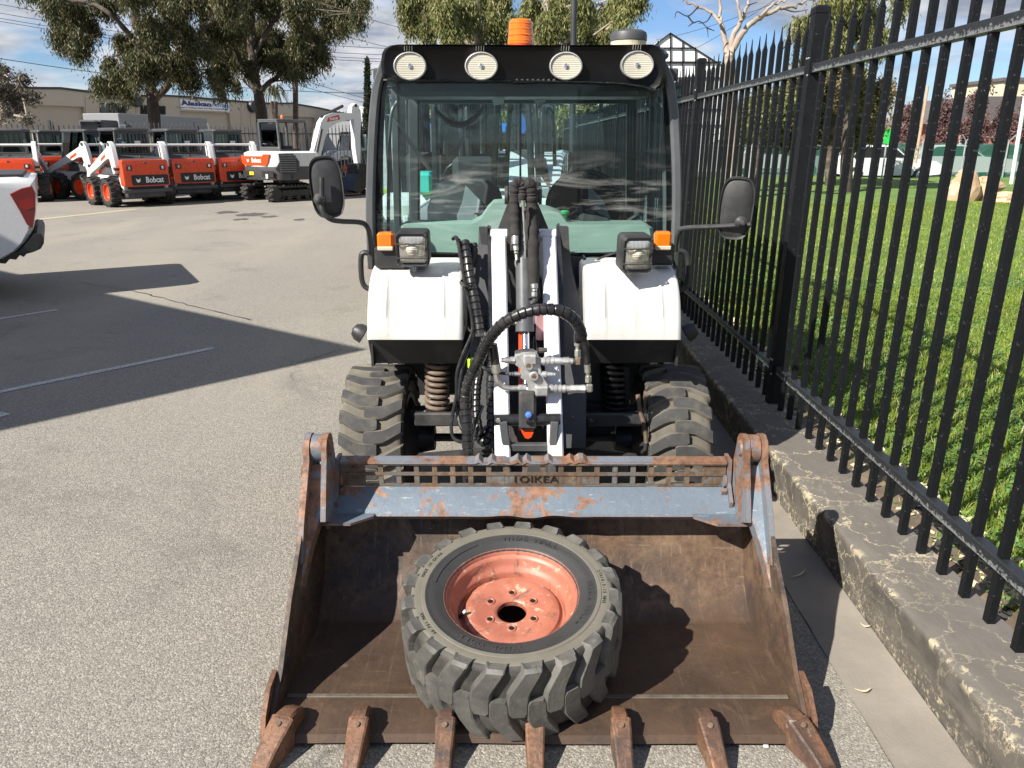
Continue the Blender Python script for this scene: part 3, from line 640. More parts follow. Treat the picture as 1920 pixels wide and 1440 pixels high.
# building outside the picture on the left whose roof shades the yard
apex = G(690, 655); H4 = 4.0; off = -SUNV/SUNV[2]*-1
cor = apex-np.array([SUNV[0]/-SUNV[2]*H4, SUNV[1]/-SUNV[2]*H4, 0]); e1 = G(100, 786)-apex; e2 = G(0, 507)-apex; e1[2] = e2[2] = 0; e1 /= np.linalg.norm(e1); e2 /= np.linalg.norm(e2)
sh = thing('yard_shed', 'grey flat-roofed shed standing to the left of the yard', 'shed', (cor[0]-4, cor[1]-1, 0), world=True)
m = MB(); P = [cor, cor+e1*9, cor+e1*9+e2*14, cor+e2*14]; m.prism([(p[0], p[1]) for p in P], (0, 0, H4-.22), (1, 0, 0), (0, 1, 0), (0, 0, .22)); m.build('roof', M['roof_grey'], sh)
inn = cor+e1*.9+e2*.9; P = [inn, inn+e1*7.4, inn+e1*7.4+e2*12.4, inn+e2*12.4]; m = MB(); m.prism([(p[0], p[1]) for p in P], (0, 0, 0), (1, 0, 0), (0, 1, 0), (0, 0, H4-.22)); m.build('wall', M['wall_tan'], sh)

for k, (px, py, w_, l_) in enumerate(((425, 398, .5, .16), (470, 402, .7, .2), (505, 406, .35, .12), (452, 411, .3, .1), (560, 412, .25, .1))):
    p = G(px, py, .0025); m = MB(); n_ = 18; rr = 1+.3*rng.normal(size=n_)*.6; m.add([(p[0]+w_*.5*cos(2*pi*i/n_)*rr[i], p[1]+l_*2.2*sin(2*pi*i/n_)*rr[i], .0025) for i in range(n_)], [tuple(range(n_))]); struct('oil_stain', m, M['oil_dark'], 'dark oil stain on the asphalt in front of the excavator')
# ------------------------------------------------------------------ wheels
def tyre_parts(mats, n=40, lugs=20, R_=.3425, wd=.267, dusty=True):
    "returns (carcass mesh, tread mesh) round local z"
    h = wd/2
    prof = [(.200, .098), (.203, .112), (.214, .120), (.224, .122), (.226, .1235), (.246, .1285), (.262, .1300), (.2635, .1315), (.2735, .1315), (.275, .1295), (.290, .1305), (.3055, .1295), (.3165, .121), (.3205, .105), (.3225, .06), (.323, 0)]
    full = prof+[(r, -z) for r, z in prof[-2::-1]]
    m = MB(); full_m = full
    m.lathe(full, n=72)
    k = len(full)
    idx = []
    for i in range(72):
        for q in range(k-1):
            r = (full[q][0]+full[q+1][0])/2
            idx.append(1 if r < .262 else (2 if r < .298 else 0))
    m.m = idx
    ca = m.mesh('tyre', mats[:3], 40)
    t = MB()
    def top(z): return R_-.006*(abs(z)/h)**3-.002*(z/h)**2
    # lug centre line: shoulder bar raked, then a flat leg over the centre line
    for side in (1, -1):
        for i in range(lugs):
            a0 = 2*pi*(i+(.5 if side < 0 else 0))/lugs
            path = [(.1365, -.090, .150), (.128, -.080, .156), (.112, -.055, .160), (.074, .010, .166), (.052, .040, .170), (.014, .052, .172), (-.016, .050, .166), (-.028, .052, .115)]
            rows = []
            for z, da, wa in path:
                z = min(z, .136); rb = .318 if abs(z) < .12 else .300
                rt = top(z) if abs(z) < .13 else .3245
                jj = rng.normal(0, .0012)
                rows.append((z*side, a0-da, wa+jj, rb, rt))
            # extend down the shoulder
            z, a, wa, rb, rt = rows[0]; rows = [(.1305*side, a+.006, wa*.85, .300, .305)]+rows
            V = []
            for z, a, wa, rb, rt in rows:
                s_ = wa/2
                for aa, rr, zz in ((a-s_*1.30, rb-.002, z), (a-s_*1.0, rt-.0035, z), (a-s_*.84, rt, z), (a+s_*.84, rt, z), (a+s_*1.0, rt-.0035, z), (a+s_*1.30, rb-.002, z)):
                    V.append((rr*cos(aa), rr*sin(aa), zz))
            c = 6; F = [(r*c+k, r*c+k+1, (r+1)*c+k+1, (r+1)*c+k) for r in range(len(rows)-1) for k in range(c-1)]
            F += [tuple(range(c)), tuple(range((len(rows)-1)*c, len(rows)*c))[::-1]]
            # bottoms stay open inside the carcass
            b0 = len(t.f); t.add(V, F)
            for q, f in enumerate(F): t.m[b0+q] = 0
            if dusty:
                for r in range(1, len(rows)-1): t.m[b0+r*(c-1)+2] = 1
    tr = t.mesh('tread_lug', [mats[0] if dusty else mats[3], mats[3]], 32)
    return ca, tr
def rim_mesh(mat, dish=.052, hole=.046):
    m = MB()
    prof = [(.2035, .100), (.2045, .112), (.207, .1155), (.2105, .114), (.2110, .1105), (.2085, .1135), (.204, .112), (.2000, .104), (.1985, .097), (.190, .092), (.1865, .086), (.1845, .070), (.178, .058), (.170, .052), (.167, .045), (.1655, .02), (.165, -.03), (.172, -.05), (.182, -.06), (.186, -.09), (.20, -.104), (.208, -.113)]
    m.lathe(prof, n=56)
    d = dish
    disc = [(.165, d-.012), (.158, d-.012), (.152, d-.008), (.148, d), (.138, d+.004), (.110, d+.004), (.104, d+.001), (.058, d+.001), (.050, d-.002), (hole, d-.006), (hole, d-.022)]
    m.lathe(disc, n=56)
    return m.mesh('rim', mat, 30)
spare_mats = [M['tyre_groove'], M['tyre_side_dark'], M['tyre_side_tan'], M['tyre_grey']]
ca_s, tr_s = tyre_parts(spare_mats, dusty=False)
ca_f, tr_f = tyre_parts([M['tyre_dusty'], M['rubber'], M['rubber'], M['tread_fresh']])

def wheel(parent, c, ax, carc, tread, rim, spin=0., name='wheel'):
    o = D.objects.new(name, None); COL.objects.link(o); o.parent = parent; o.empty_display_size = .1
    o.location = np.asarray(c)-ORG[parent.name]['org'] if parent.name in ORG else c
    o.rotation_mode = 'QUATERNION'; q = mathutils.Vector(ax).to_track_quat('Z', 'Y'); o.rotation_quaternion = q @ mathutils.Quaternion((0, 0, 1), spin)
    ty = link('tyre', carc, o)
    # keep to three levels: the lugs and the rim hang from the wheel
    link('tread', tread, o); link('rim', rim, o); return o

# ------------------------------------------------------------------ the utility work machine
MX, MYc = .055, 3.31
ut = thing('utility_work_machine', 'white and black utility loader with four roof lamps, parked against the black fence', 'loader', (MX, MYc, 0), world=True)
rim_f = rim_mesh(M['rim_orange'])
for x, ax in ((-.607, (-1, 0, 0)), (.700, (1, 0, 0))):
    for y in (MYc, MYc+2.05): wheel(ut, (x, y, .3425), ax, ca_f, tr_f, rim_f, rng.random()*6)
for x0, s_ in ((-.607, 1), (.700, -1)):      # inner wheel discs and boots
    m = MB(); m.cyl((x0+s_*.08, MYc, .3425), (x0+s_*.127, MYc, .3425), .217, .217, 32); m.cyl((x0+s_*.127, MYc, .3425), (x0+s_*.17, MYc, .3425), .19, .12, 24); m.cyl((x0+s_*.17, MYc, .3425), (x0+s_*.24, MYc, .3425), .07, .055, 20); m.build('hub', M['black_plastic'], ut)

# chassis
m = MB(); m.box((.055, MYc+.9, .42), (.50, 2.3, .22), b=.02); m.box((-.08, MYc+.25, .62), (.05, .5, .5)); m.box((.20, MYc+.25, .62), (.05, .5, .5)); m.box((.055, MYc+.55, .80), (.9, .10, .60)); m.build('chassis', M['dark_steel'], ut)
m = MB(); m.box((.045, MYc+1.0, 1.02), (1.24, 1.35, .28), b=.03); m.box((.045, MYc+.5, .70), (1.30, .05, .62), b=.01); m.build('cab_floor', M['black_plastic'], ut)
# cargo box behind the cab
m = MB(); yb = 4.85; m.box((.045, yb+.75, .80), (1.45, 1.5, .06)); m.box((.045-.72, yb+.75, 1.0), (.04, 1.5, .42), b=.01); m.box((.045+.72, yb+.75, 1.0), (.04, 1.5, .42), b=.01); m.box((.045, yb+1.5, 1.0), (1.45, .04, .42), b=.01); m.build('cargo_box', M['white_paint'], ut)

# wheel-well liners: slanted black panels under each fender
for a, b, s_ in (((690, 636), (868, 636), -1), ((1098, 636), (1278, 634), 1)):
    A = W(*a, 3.06); B = W(*b, 3.06); m = MB()
    m.grid([[A+(0, 0, -.002), B+(0, 0, -.002)], [A+(.0, .06, -.12), B+(0, .06, -.12)], [A+(.02, .42, -.16), B+(0, .42, -.16)], [A+(.02, .62, -.12), B+(0, .62, -.12)]])
    q = A if s_ < 0 else B; k = -1*s_
    m.prism([(0, 0), (.0, -.115), (.42, -.12), (.5, .1), (.42, .3), (.25, .3)], q+(k*.006, .01, -.005), (0, 1, 0), (0, 0, 1), (k*.01, 0, 0))
    inner = B if s_ < 0 else A
    m.prism([(0, 0), (.0, -.05), (.42, -.3), (.5, .1), (.42, .3), (.25, .3)], inner+(-k*.016, .01, -.005), (0, 1, 0), (0, 0, 1), (k*.01, 0, 0))
    m.build('wheel_well_liner', M['black_plastic'], ut)
    m = MB(); m.box((A+B)/2+(k*-.02, .30, -.05), (.30, .05, .24)); m.build('liner_panel', M['black_plastic'], ut)

# fenders with three pressed ribs
def fender(xl0, xr0, xl1, xr1, name, side):
    "xl0,xr0: px of the bottom lip; xl1,xr1: px at the top"
    prof = [(0, 637, 3.000), (.10, 618, 3.000), (.3, 585, 3.008), (.5, 553, 3.022), (.68, 527, 3.045), (.82, 510, 3.085), (.92, 500, 3.15), (1, 492, 3.24), (1.15, 483, 3.36)]
    rows = []; nx = 41
    for t, py, Y in prof:
        q = min(t, 1.); e = q**3.2
        a = W(xl0+(xl1-xl0)*e, py, Y); b = W(xr0+(xr1-xr0)*e, py, Y)
        a[2] = b[2] = (a[2]+b[2])/2; row = []
        for i in range(nx):
            u = i/(nx-1); p = a+(b-a)*u
            rib = sum(math.exp(-((u-c)/.014)**2) for c in (.20, .51, .80))*.006*np.clip((t-.06)*12, 0, 1)*np.clip((.97-t)*6, 0, 1)
            edge = (np.clip((.035-u)/.035, 0, 1)**2+np.clip((u-.965)/.035, 0, 1)**2)*.012
            p = p+np.array([0, -1, .25])*rib+np.array([0, .8, -.3])*edge; row.append(p)
        rows.append(row)
    rows = smoothrows(rows, 4)
    lip = [[p+np.array([0, .012, .002]) for p in rows[0]]]
    m = MB(); m.grid(lip+rows)
    # outer and inner side walls
    for c in (0, nx-1):
        e = [r[c] for r in rows]; m.grid([e, [p+np.array([0, .30*(1-.0*i), -.01]) for i, p in enumerate(e)]])
    return m.build(name, M['fender_white'], ut, smooth=50)
def smoothrows(rows, n):
    A = np.array(rows); cols = [smoothpath(A[:, j], n) for j in range(A.shape[1])]; return [list(r) for r in np.stack(cols, 1)]
fender(688, 868, 704, 862, 'fender', -1); fender(1098, 1278, 1096, 1256, 'fender', 1)

# cab shell: curved corner posts
Yg = 3.42
def cabpost(px, w, name, mat, dpt=.10):
    P = smoothpath([W(x, y, Yg+dy) for x, y, dy in px], 5); m = MB(); rings = []
    for i, p in enumerate(P): rings.append([p+np.array([a*w/2, b, 0]) for a, b in ((-1, .012), (-.6, 0), (.6, 0), (1, .012), (1, dpt), (-1, dpt))])
    m.loft(rings); return m.build(name, mat, ut, smooth=50)
cabpost([(722, 112, -.02), (706, 160, 0), (699, 220, 0), (695, 300, 0), (693, 380, 0), (694, 440, 0), (697, 505, 0)], .038, 'cab_post', M['frame_grey_steel'], .16)
cabpost([(1240, 112, -.02), (1256, 150, 0), (1265, 210, 0), (1270, 300, 0), (1271, 380, 0), (1269, 440, 0), (1266, 505, 0)], .038, 'cab_post', M['frame_grey_steel'], .16)
# black glazing surround and windscreen, gently bowed
def scr(px, py):
    u = (px-985)/285; p = W(px, py, Yg-.012+.045*u*u); return p
outl = [(712, 118), (706, 175), (703, 260), (702, 350), (704, 440), (708, 478), (860, 481), (985, 482), (1110, 481), (1262, 478), (1262, 440), (1263, 350), (1260, 260), (1257, 175), (1249, 118)]
inl = [(728, 130), (722, 180), (719, 260), (717, 350), (718, 440), (720, 470), (860, 474), (985, 475), (1110, 474), (1250, 470), (1250, 440), (1250, 350), (1247, 260), (1243, 175), (1236, 130)]
m = MB(); L = 10
def lerp(a, b, t): return (a[0]+(b[0]-a[0])*t, a[1]+(b[1]-a[1])*t)
lft = smoothpath([(*q, 0) for q in outl[:6]], 3); rgt = smoothpath([(*q, 0) for q in outl[:8:-1]], 3)
rows = []
for a, b in zip(lft, rgt): rows.append([scr(*lerp(a, b, i/14)) for i in range(15)])
m.grid(rows); o = m.build('windscreen', M['windscreen_glass'], ut, smooth=80)
m = MB()
for a, b in zip(range(5), range(1, 6)):
    for O, I in ((outl, inl), ([q for q in outl[::-1]], [q for q in inl[::-1]])):
        q = [scr(*O[a])+(0, .006, 0), scr(*O[b])+(0, .006, 0), scr(*I[b])+(0, .006, 0), scr(*I[a])+(0, .006, 0)]; m.add(q, [(0, 1, 2, 3)])
for a, b in ((5, 6), (6, 7), (7, 8), (8, 9)): m.add([scr(*p)+(0, .006, 0) for p in (outl[a], outl[b], inl[b], inl[a])], [(0, 1, 2, 3)])
m.build('glazing_surround', M['black_gloss'], ut)
# side frames, rear frame, roof
Yr = 4.62; zr0, zr1 = 1.12, 1.90; xl, xr = -.60, .69
m = MB()
for x in (xl, xr):
    m.bar((x, Yr, 1.0), (x*.95+.002, Yr, 1.93), .06, .07, .008, up=(0, 1, 0)); m.bar((x, 3.95, 1.0), (x*.96, 3.95, 1.93), .035, .045, .006, up=(0, 1, 0))
    m.bar((x*.97, Yg+.1, 1.92), (x*.96, Yr, 1.92), .05, .05, .006); m.bar((x, Yg+.05, 1.14), (x, Yr, 1.14), .04, .06, .006)
m.bar((xl, Yr, 1.13), (xr, Yr, 1.13), .05, .08, .006); m.bar((xl, Yr, 1.885), (xr, Yr, 1.885), .05, .07, .006)
m.bar((.03, Yr, 1.13), (.03, Yr, 1.88), .012, .018, up=(0, 1, 0))
m.build('cab_frame', M['charcoal'], ut)
m = MB(); m.box((.045, Yr+.01, 1.5), (1.24, .006, .72)); m.build('rear_window', M['cab_glass'], ut)
for x in (xl-.012, xr+.012):
    m = MB(); m.prism([(3.50, 1.18), (3.93, 1.18), (3.93, 1.88), (3.50, 1.88)], (x, 0, 0), (0, 1, 0), (0, 0, 1), (.005, 0, 0)); m.prism([(3.97, 1.18), (4.58, 1.18), (4.58, 1.88), (3.97, 1.88)], (x, 0, 0), (0, 1, 0), (0, 0, 1), (.005, 0, 0)); m.build('door_glass', M['door_pane'], ut)
    m = MB(); m.prism([(3.44, .62), (4.6, .62), (4.6, 1.15), (3.44, 1.15)], (x-.01, 0, 0), (0, 1, 0), (0, 0, 1), (.03, 0, 0)); m.build('door', M['white_paint'], ut)
# roof lamp fascia
Yv = 3.34
top = [(716, 100), (721, 91), (731, 85), (745, 83), (860, 83), (985, 84), (1110, 84), (1225, 83), (1236, 86), (1244, 93), (1247, 104), (1248, 120)]
bot = [(1248, 140), (1242, 160), (1232, 168), (1210, 161), (1150, 155), (1060, 153), (985, 152), (900, 152), (820, 151), (770, 150), (735, 146), (716, 140), (714, 118)]
ring = [W(x, y, Yv) for x, y in top+bot]; cx = np.mean(ring, axis=0)
rg = [[cx+(p-cx)*s_+(0, d, 0) for p in ring] for s_, d in ((.90, .004), (.975, -.012), (1., .004), (1., .06), (.97, .16), (.94, .30))]
m = MB(); m.loft(rg, cap=True); m.build('lamp_fascia', M['black_gloss'], ut, smooth=50)
m = MB()
zt = W(985, 84, Yv)[2]
m.box((.045, 4.05, zt-.035), (1.16, 1.36, .06), b=.025); m.build('roof', M['charcoal'], ut)
m = MB(); hz = W(985, 178, 3.9)[2]; m.box((.045, 4.02, 1.90), (1.18, 1.12, .03)); m.box((.045, 3.62, 1.865), (1.10, .30, .07), b=.02); m.build('headliner', M['black_plastic'], ut)
for i, (px, py) in enumerate(((769, 124), (902.5, 124), (1061, 124), (1194.5, 122))):
    c = W(px, py, Yv-.014); rx, rz = .0660, .0525
    def ell(s_, d, n=28): return [c+np.array([cos(a)*rx*s_, d, sin(a)*rz*s_]) for a in np.arange(n)*2*pi/n]
    m = MB(); m.loft([ell(1.0, .03), ell(1.02, -.004), ell(.99, -.011), ell(.93, -.012), ell(.90, -.006), ell(.88, .004)], cap=True); la = m.build('roof_lamp', M['aluminium'], ut)
    m = MB(); m.loft([ell(.91, -.006), ell(.86, .004), ell(.72, .014), ell(.5, .024), ell(.25, .029), ell(.06, .030)], cap=True); m.build('lens', M['lamp_lens'], la, smooth=60)
    m = MB(); m.lathe([(0, .018), (.008, .016), (.012, .008), (.012, 0), (.010, -.02)], c+(0, .004, 0), rotm(pi/2, 0, 0), 14); m.build('bulb', M['chrome'], la)
    m = MB()
    for k in (-.014, -.004, .006, .016): m.tube([c+(k-.006, -.003, rz+.004), c+(k-.006+.001, -.006, rz+.022)], .0013, 5)
    m.build('clip', M['zinc'], la)
# beacon and air cleaner on the roof
b = W(976, 84, 3.95); zb = b[2]-.04; rb = .044*W(0, 0, 1)[1]; rb = .0625
m = MB(); m.lathe([(rb*1.0, 0), (rb*1.02, .02), (rb*.97, .022), (rb*.97, .05)], (b[0], 3.95, zb), n=28); bc = m.build('amber_beacon', M['orange_paint'], ut)
zz = W(976, 37, 3.95)[2]-zb
m = MB(); m.lathe([(rb*.99, .04), (rb*.98, .06), (rb*.93, zz*.5), (rb*.90, zz*.82), (rb*.84, zz*.95), (rb*.70, zz), (0, zz+.002)], (b[0], 3.95, zb), n=32)
for k in range(4): m.lathe([(rb*.97-.002*k, .05+k*.025), (rb*1.0-.002*k, .054+k*.025), (rb*.965-.002*k, .058+k*.025)], (b[0], 3.95, zb), n=32)
m.build('beacon_lens', M['amber_lens'], bc)
c = W(1178, 84, 4.15); zc = c[2]-.03; r = .088
m = MB(); m.lathe([(r, 0), (r, .045), (r*1.01, .047)], (c[0], 4.15, zc), n=32); ac = m.build('air_precleaner', M['cream'], ut)
m = MB(); m.lathe([(r*.98, .041), (r*1.03, .047), (r*1.03, .070), (r*.98, .084), (r*.80, .094), (r*.6, .094), (0, .096)], (c[0], 4.15, zc), n=32); m.build('cap', M['charcoal'], ac)

# interior
m = MB(); A = lambda x, y, Y: W(x, y, Y)
def slab(px, Y0_, Y1_, mat, name, b=0, smooth=40):
    m = MB(); a = [W(x, y, Y0_) for x, y in px]; n = len(a); cx = np.mean(a, axis=0)
    m.loft([[cx+(p-cx)*.97+(0, 0, 0) for p in a], [p+(0, .02, 0) for p in a], [p+(0, Y1_-Y0_, 0) for p in a]], cap=True); return m.build(name, mat, ut, smooth=smooth)
slab([(748, 424), (760, 420), (880, 421), (900, 410), (912, 392), (924, 380), (948, 378), (975, 381), (1030, 392), (1052, 400), (1064, 416), (1074, 421), (1215, 421), (1225, 428), (1232, 476), (985, 480), (738, 476)], 3.50, 3.70, M['dash_green'], 'dashboard')
m = MB(); m.box((.045, 3.47, W(985, 478, 3.45)[2]-.03), (1.22, .06, .07), b=.01); m.build('cowl', M['black_plastic'], ut)
# seats: squab, back with a pale panel on its front
def seat(cx):
    s_ = MB(); s_.box((cx, 4.12, 1.02), (.48, .46, .14), b=.05); s = s_.build('seat', M['seat_fabric'], ut)
    out = [(-.22, 0), (-.215, .24), (-.18, .34), (-.12, .385), (.12, .385), (.18, .34), (.215, .24), (.22, 0)]
    b_ = MB(); b_.loft([[(cx+x*k, 4.34+dy+z*.12, 1.06+z) for x, z in out] for k, dy in ((.86, -.045), (1, -.02), (1, .04), (.9, .07))], cap=True); b_.build('backrest', M['seat_fabric'], s, smooth=50)
    p_ = MB(); p_.loft([[(cx+x*k, 4.29+dy+z*.12, 1.06+z) for x, z in [(-.03, .06), (-.05, .2), (-.02, .27), (.0, .36), (.08, .28), (.15, .12), (.16, .02)]] for k, dy in ((1, -.02), (1, .02))], cap=True); p_.build('pale_panel', M['seat_light'], s)
seat(-.27); seat(.40)
m = MB(); c = np.array(W(1098, 388, 3.86)); rot = rotm(R(62), 0, 0)
m.tube([c+rot @ np.array([.185*cos(a), .185*sin(a), 0]) for a in np.arange(36)*2*pi/36], .013, 8, closed=True)
for a in (R(90), R(210), R(330)): m.bar(c, c+rot @ np.array([.18*cos(a), .18*sin(a), 0]), .03, .012, .003)
sw = m.build('steering_wheel', M['black_plastic'], ut)
m = MB(); m.cyl(c, c+(0, -.12, -.25), .045, .06, 16); m.build('column', M['black_plastic'], sw)
m = MB(); p = W(1059, 400, 3.62); m.lathe([(.011, -.03), (.012, -.005), (.018, -.003), (.021, .003), (.021, .010), (.013, .014), (0, .015)], p, n=18); m.build('stop_knob', M['bright_green'], ut)
m = MB(); m.box(p+(0, .01, -.05), (.06, .05, .05), b=.01); m.cyl(p+(.02, .02, -.08), p+(.09, .1, -.04), .02, .015, 10); m.build('switch_box', M['black_plastic'], ut)
m = MB(); p0 = W(1150, 432, 3.75); p1 = W(1192, 405, 3.75); m.cyl(p0, p1, .008, .012, 8); m.cyl(p1, p1+(.012, 0, .012), .02, .016, 10); m.box(W(1115, 415, 3.7), (.16, .1, .05), rotm(0, .2, 0), .02); m.build('control_lever', M['black_plastic'], ut)
# coiled microphone lead hanging under the headliner
t = np.linspace(0, 1, 260); a = W(815, 206, 4.2); b = W(905, 206, 4.2); P = np.array([a+(b-a)*q for q in t]); P[:, 2] -= .075*np.sin(pi*t); P[:, 1] += .014*np.sin(t*2*pi*26); P[:, 2] += .014*np.cos(t*2*pi*26)
m = MB(); m.tube(P, .0042, 5); m.build('coiled_lead', M['black_plastic'], ut)
# seat belt / wiper arm behind glass, inner grab bar and door rails
m = MB(); m.bar(W(731, 215, 3.9), W(806, 318, 4.1), .03, .004); m.build('seat_belt', M['seat_light'], ut)
m = MB(); m.tube(smoothpath([W(1248, 470, 3.6), W(1247, 330, 3.62), W(1240, 220, 3.64), W(1225, 190, 3.66)], 6), .013, 8); m.tube(smoothpath([W(728, 470, 3.6), W(729, 330, 3.62), W(733, 220, 3.64), W(745, 190, 3.66)], 6), .008, 8); m.build('grab_rail', M['grey_paint'], ut)
m = MB(); m.bar(W(733, 140, 3.36), W(760, 146, 3.33), .012, .006); m.bar(W(720, 150, 3.37), W(768, 143, 3.33), .010, .006); m.build('wiper_pivot', M['dark_steel'], ut)
m = MB(); m.bar(W(962, 153, 3.35), W(1045, 150, 3.35), .012, .008)
for k in range(8): m.bar(W(964+k*10, 152, 3.345), W(971+k*10, 149, 3.34), .004, .006)
m.build('wiper_blade', M['dark_steel'], ut)
slab([(922, 186), (946, 180), (944, 195), (926, 197)], 3.52, 3.53, M['dash_green'], 'visor_card')
slab([(996, 178), (1023, 176), (1023, 191), (1004, 193)], 3.72, 3.74, M['seat_light'], 'interior_lamp')

# headlamps and indicators
def lamp(cx, cy, w_, h_, Y, rz, name='headlamp'):
    c = W(cx, cy, Y); m = MB(); rot = rotm(R(6), 0, rz)
    out = rrect(w_, h_, .018); m.loft([[c+rot @ np.array([x*s_, d, z*s_]) for x, z in out] for s_, d in ((.80, .012), (.82, -.006), (.97, -.010), (1.03, .0), (1.03, .02), (1., .09), (.8, .115))], cap=True); o = m.build(name, M['black_plastic'], ut, smooth=40)
    m = MB(); out = rrect(w_*.80, h_*.80, .012); m.loft([[c+rot @ np.array([x*s_, d, z*s_]) for x, z in out] for s_, d in ((1., -.004), (.8, -.009), (.5, -.012), (.1, -.013))], cap=True); m.build('lens', M['headlamp_lens'], o, smooth=60)
    m = MB(); m.lathe([(.024, 0), (.022, .004), (.016, .006), (.008, .012), (0, .013)], c+rot @ np.array([0, -.012, .004]), rot @ rotm(pi/2, 0, 0), 18); m.build('bulb_shield', M['lamp_lens'], o)
    m = MB()
    for z in (-.22, .20): m.bar(c+rot @ np.array([-w_*.46, -.022, z*h_]), c+rot @ np.array([w_*.46, -.022, z*h_]), .005, .005)
    for x in (-.46, .46):
        for z in (-.22, .20): m.bar(c+rot @ np.array([x*w_, -.022, z*h_]), c+rot @ np.array([x*w_, -.004, z*h_]), .005, .005)
    for x in (-.44, .44):
        for z in (-.44, .44): m.lathe([(0, .004), (.004, .003), (.005, 0)], c+rot @ np.array([x*w_, -.010, z*h_]), rotm(pi/2, 0, 0), 8)
    m.build('lamp_guard', M['dark_steel'], o); return o
lamp(773, 468, .126, .132, 3.02, R(0)); lamp(1195, 478, .118, .140, 2.98, R(8))
m = MB(); m.box(W(735, 480, 3.14), (.13, .10, .09), b=.012); m.box(W(790, 492, 3.12), (.05, .12, .02)); m.build('lamp_bracket', M['black_plastic'], ut)
m = MB(); m.box(W(1238, 474, 3.14), (.10, .10, .09), b=.012); m.build('lamp_bracket', M['black_plastic'], ut)
for cx, cy, ww in ((724, 452, .066), (1242, 451, .066)):
    c = W(cx, cy, 3.10); o_ = MB().box(c, (ww, .055, .074), b=.010).build('indicator_lamp', M['amber_lens'], ut)
    m = MB(); m.box(c+(0, -.006, -.026), (ww*.94, .05, .016), b=.003); m.build('clear_lens', M['headlight_cream'], o_)
m = MB(); P = smoothpath([W(1120, 487, 3.3), W(1135, 480, 3.28), W(1158, 472, 3.22), W(1168, 470, 3.18)], 6); m.tube(P, .005, 6); m.build('lamp_cable', M['hose_black'], ut)

# mirrors on bent arms
def mirror(c, w_, h_, rot, arm, ball, lab):
    c = np.array(c); n = 36; 
    def sup(s_, d):
        o_ = []
        for k in range(n):
            a = 2*pi*k/n; x = abs(cos(a))**.62*np.sign(cos(a)); z = abs(sin(a))**.62*np.sign(sin(a)); o_.append(c+rot @ np.array([x*w_/2*s_, d, z*h_/2*s_]))
        return o_
    m = MB(); m.loft([sup(.3, -.004), sup(.82, -.002), sup(.90, .002), sup(.93, -.006), sup(.985, -.008), sup(1., .0), sup(1., .018), sup(.95, .026)], cap=True); o = m.build('side_mirror', M['black_plastic'], ut, label=lab, smooth=35)
    m = MB(); m.loft([sup(.92, .0262), sup(.5, .0275)], cap=True); m.build('mirror_glass', M['chrome'], o)
    m = MB(); m.tube(smoothpath(arm, 8), .0105, 10); m.build('mirror_arm', M['black_plastic'], o)
    m = MB(); b = np.array(ball); m.lathe([(.026, .0), (.024, .012), (.012, .024), (.010, .034), (0, .036)], b, rotm(pi/2, 0, 0), 14); m.lathe([(0, .042), (.008, .040), (.009, .034)], b, rotm(pi/2, 0, 0), 8); m.build('clamp', M['dark_steel'], o)
    return o
mirror(W(612.5, 351, 3.20), .132, .245, rotm(R(-4), R(-4), R(12)), [W(603, 333, 3.165), W(603, 375, 3.155), W(606, 398, 3.15), W(620, 411, 3.16), W(640, 415, 3.20), W(675, 417, 3.28), W(688, 425, 3.30), W(694, 445, 3.32), W(697, 480, 3.34)], W(600, 374, 3.165), 'left rear-view mirror on a bent black arm')
mirror(W(1380, 391, 3.18), .136, .250, rotm(R(0), R(3), R(-16)), [W(1266, 478, 3.34), W(1268, 455, 3.32), W(1272, 437, 3.30), W(1283, 428, 3.28), W(1340, 425, 3.20), W(1408, 421, 3.13)], W(1389, 417, 3.15), 'right rear-view mirror next to the fence')
m = MB()
for x, y0, y1 in ((696, 478, 500), (1267, 470, 500)): m.box((W(x, y0, 3.34)+W(x, y1, 3.34))/2, (.022, .03, .07), b=.004)
m.build('mirror_socket', M['dark_steel'], ut)
for pts in ([(697, 476), (682, 474), (677, 484), (678, 520), (684, 537), (698, 544)], [(1270, 470), (1284, 474), (1290, 492), (1289, 530), (1282, 541), (1270, 545)]):
    m = MB(); m.tube(smoothpath([W(x, y, 3.42) for x, y in pts], 6), .012, 8); m.build('grab_handle', M['black_plastic'], ut)
m = MB(); m.lathe([(0, .045), (.03, .036), (.045, .012), (.048, -.02)], W(676, 624, 3.75), rotm(0, -R(60), 0), 16); m.build('mudguard_tip', M['black_plastic'], ut)
m = MB(); m.lathe([(0, .045), (.03, .036), (.045, .012), (.048, -.02)], W(1292, 622, 3.75), rotm(0, R(60), 0), 16); m.build('mudguard_tip', M['black_plastic'], ut)

# ---------------- lift arm
def beam(a, b, wa, mat, name, Ya, Yb, dep=.06, bev=.006):
    A_ = W(*a, Ya); B_ = W(*b, Yb); m = MB(); m.bar(A_, B_, wa, dep, bev, up=(1, 0, 0)) if False else None
    d = B_-A_; L_ = np.linalg.norm(d); z = d/L_; x = np.array([1., 0, 0]); x -= z*(x@z); x /= np.linalg.norm(x); y = np.cross(z, x)
    m.box((A_+B_)/2+y*0, (wa, dep, L_), np.array([x, y, z]).T, bev); return m.build(name, mat, ut)
beam((935, 436), (943, 868), .060, M['beam_white'], 'lift_arm', 3.17, 2.72); beam((1028, 436), (1042, 868), .060, M['beam_white'], 'lift_arm', 3.17, 2.72)
for px in (936, 1027): m = MB(); m.box(W(px, 440, 3.16), (.074, .06, .035), rotm(R(-20), 0, 0), .006); m.build('arm_end', M['beam_white'], ut)
m = MB(); m.box((W(940, 600, 3.0)+W(1035, 600, 3.0))/2+(0, .02, 0), (.18, .05, .045), rotm(R(-20), 0, 0)); m.build('arm_crossmember', M['beam_white'], ut)
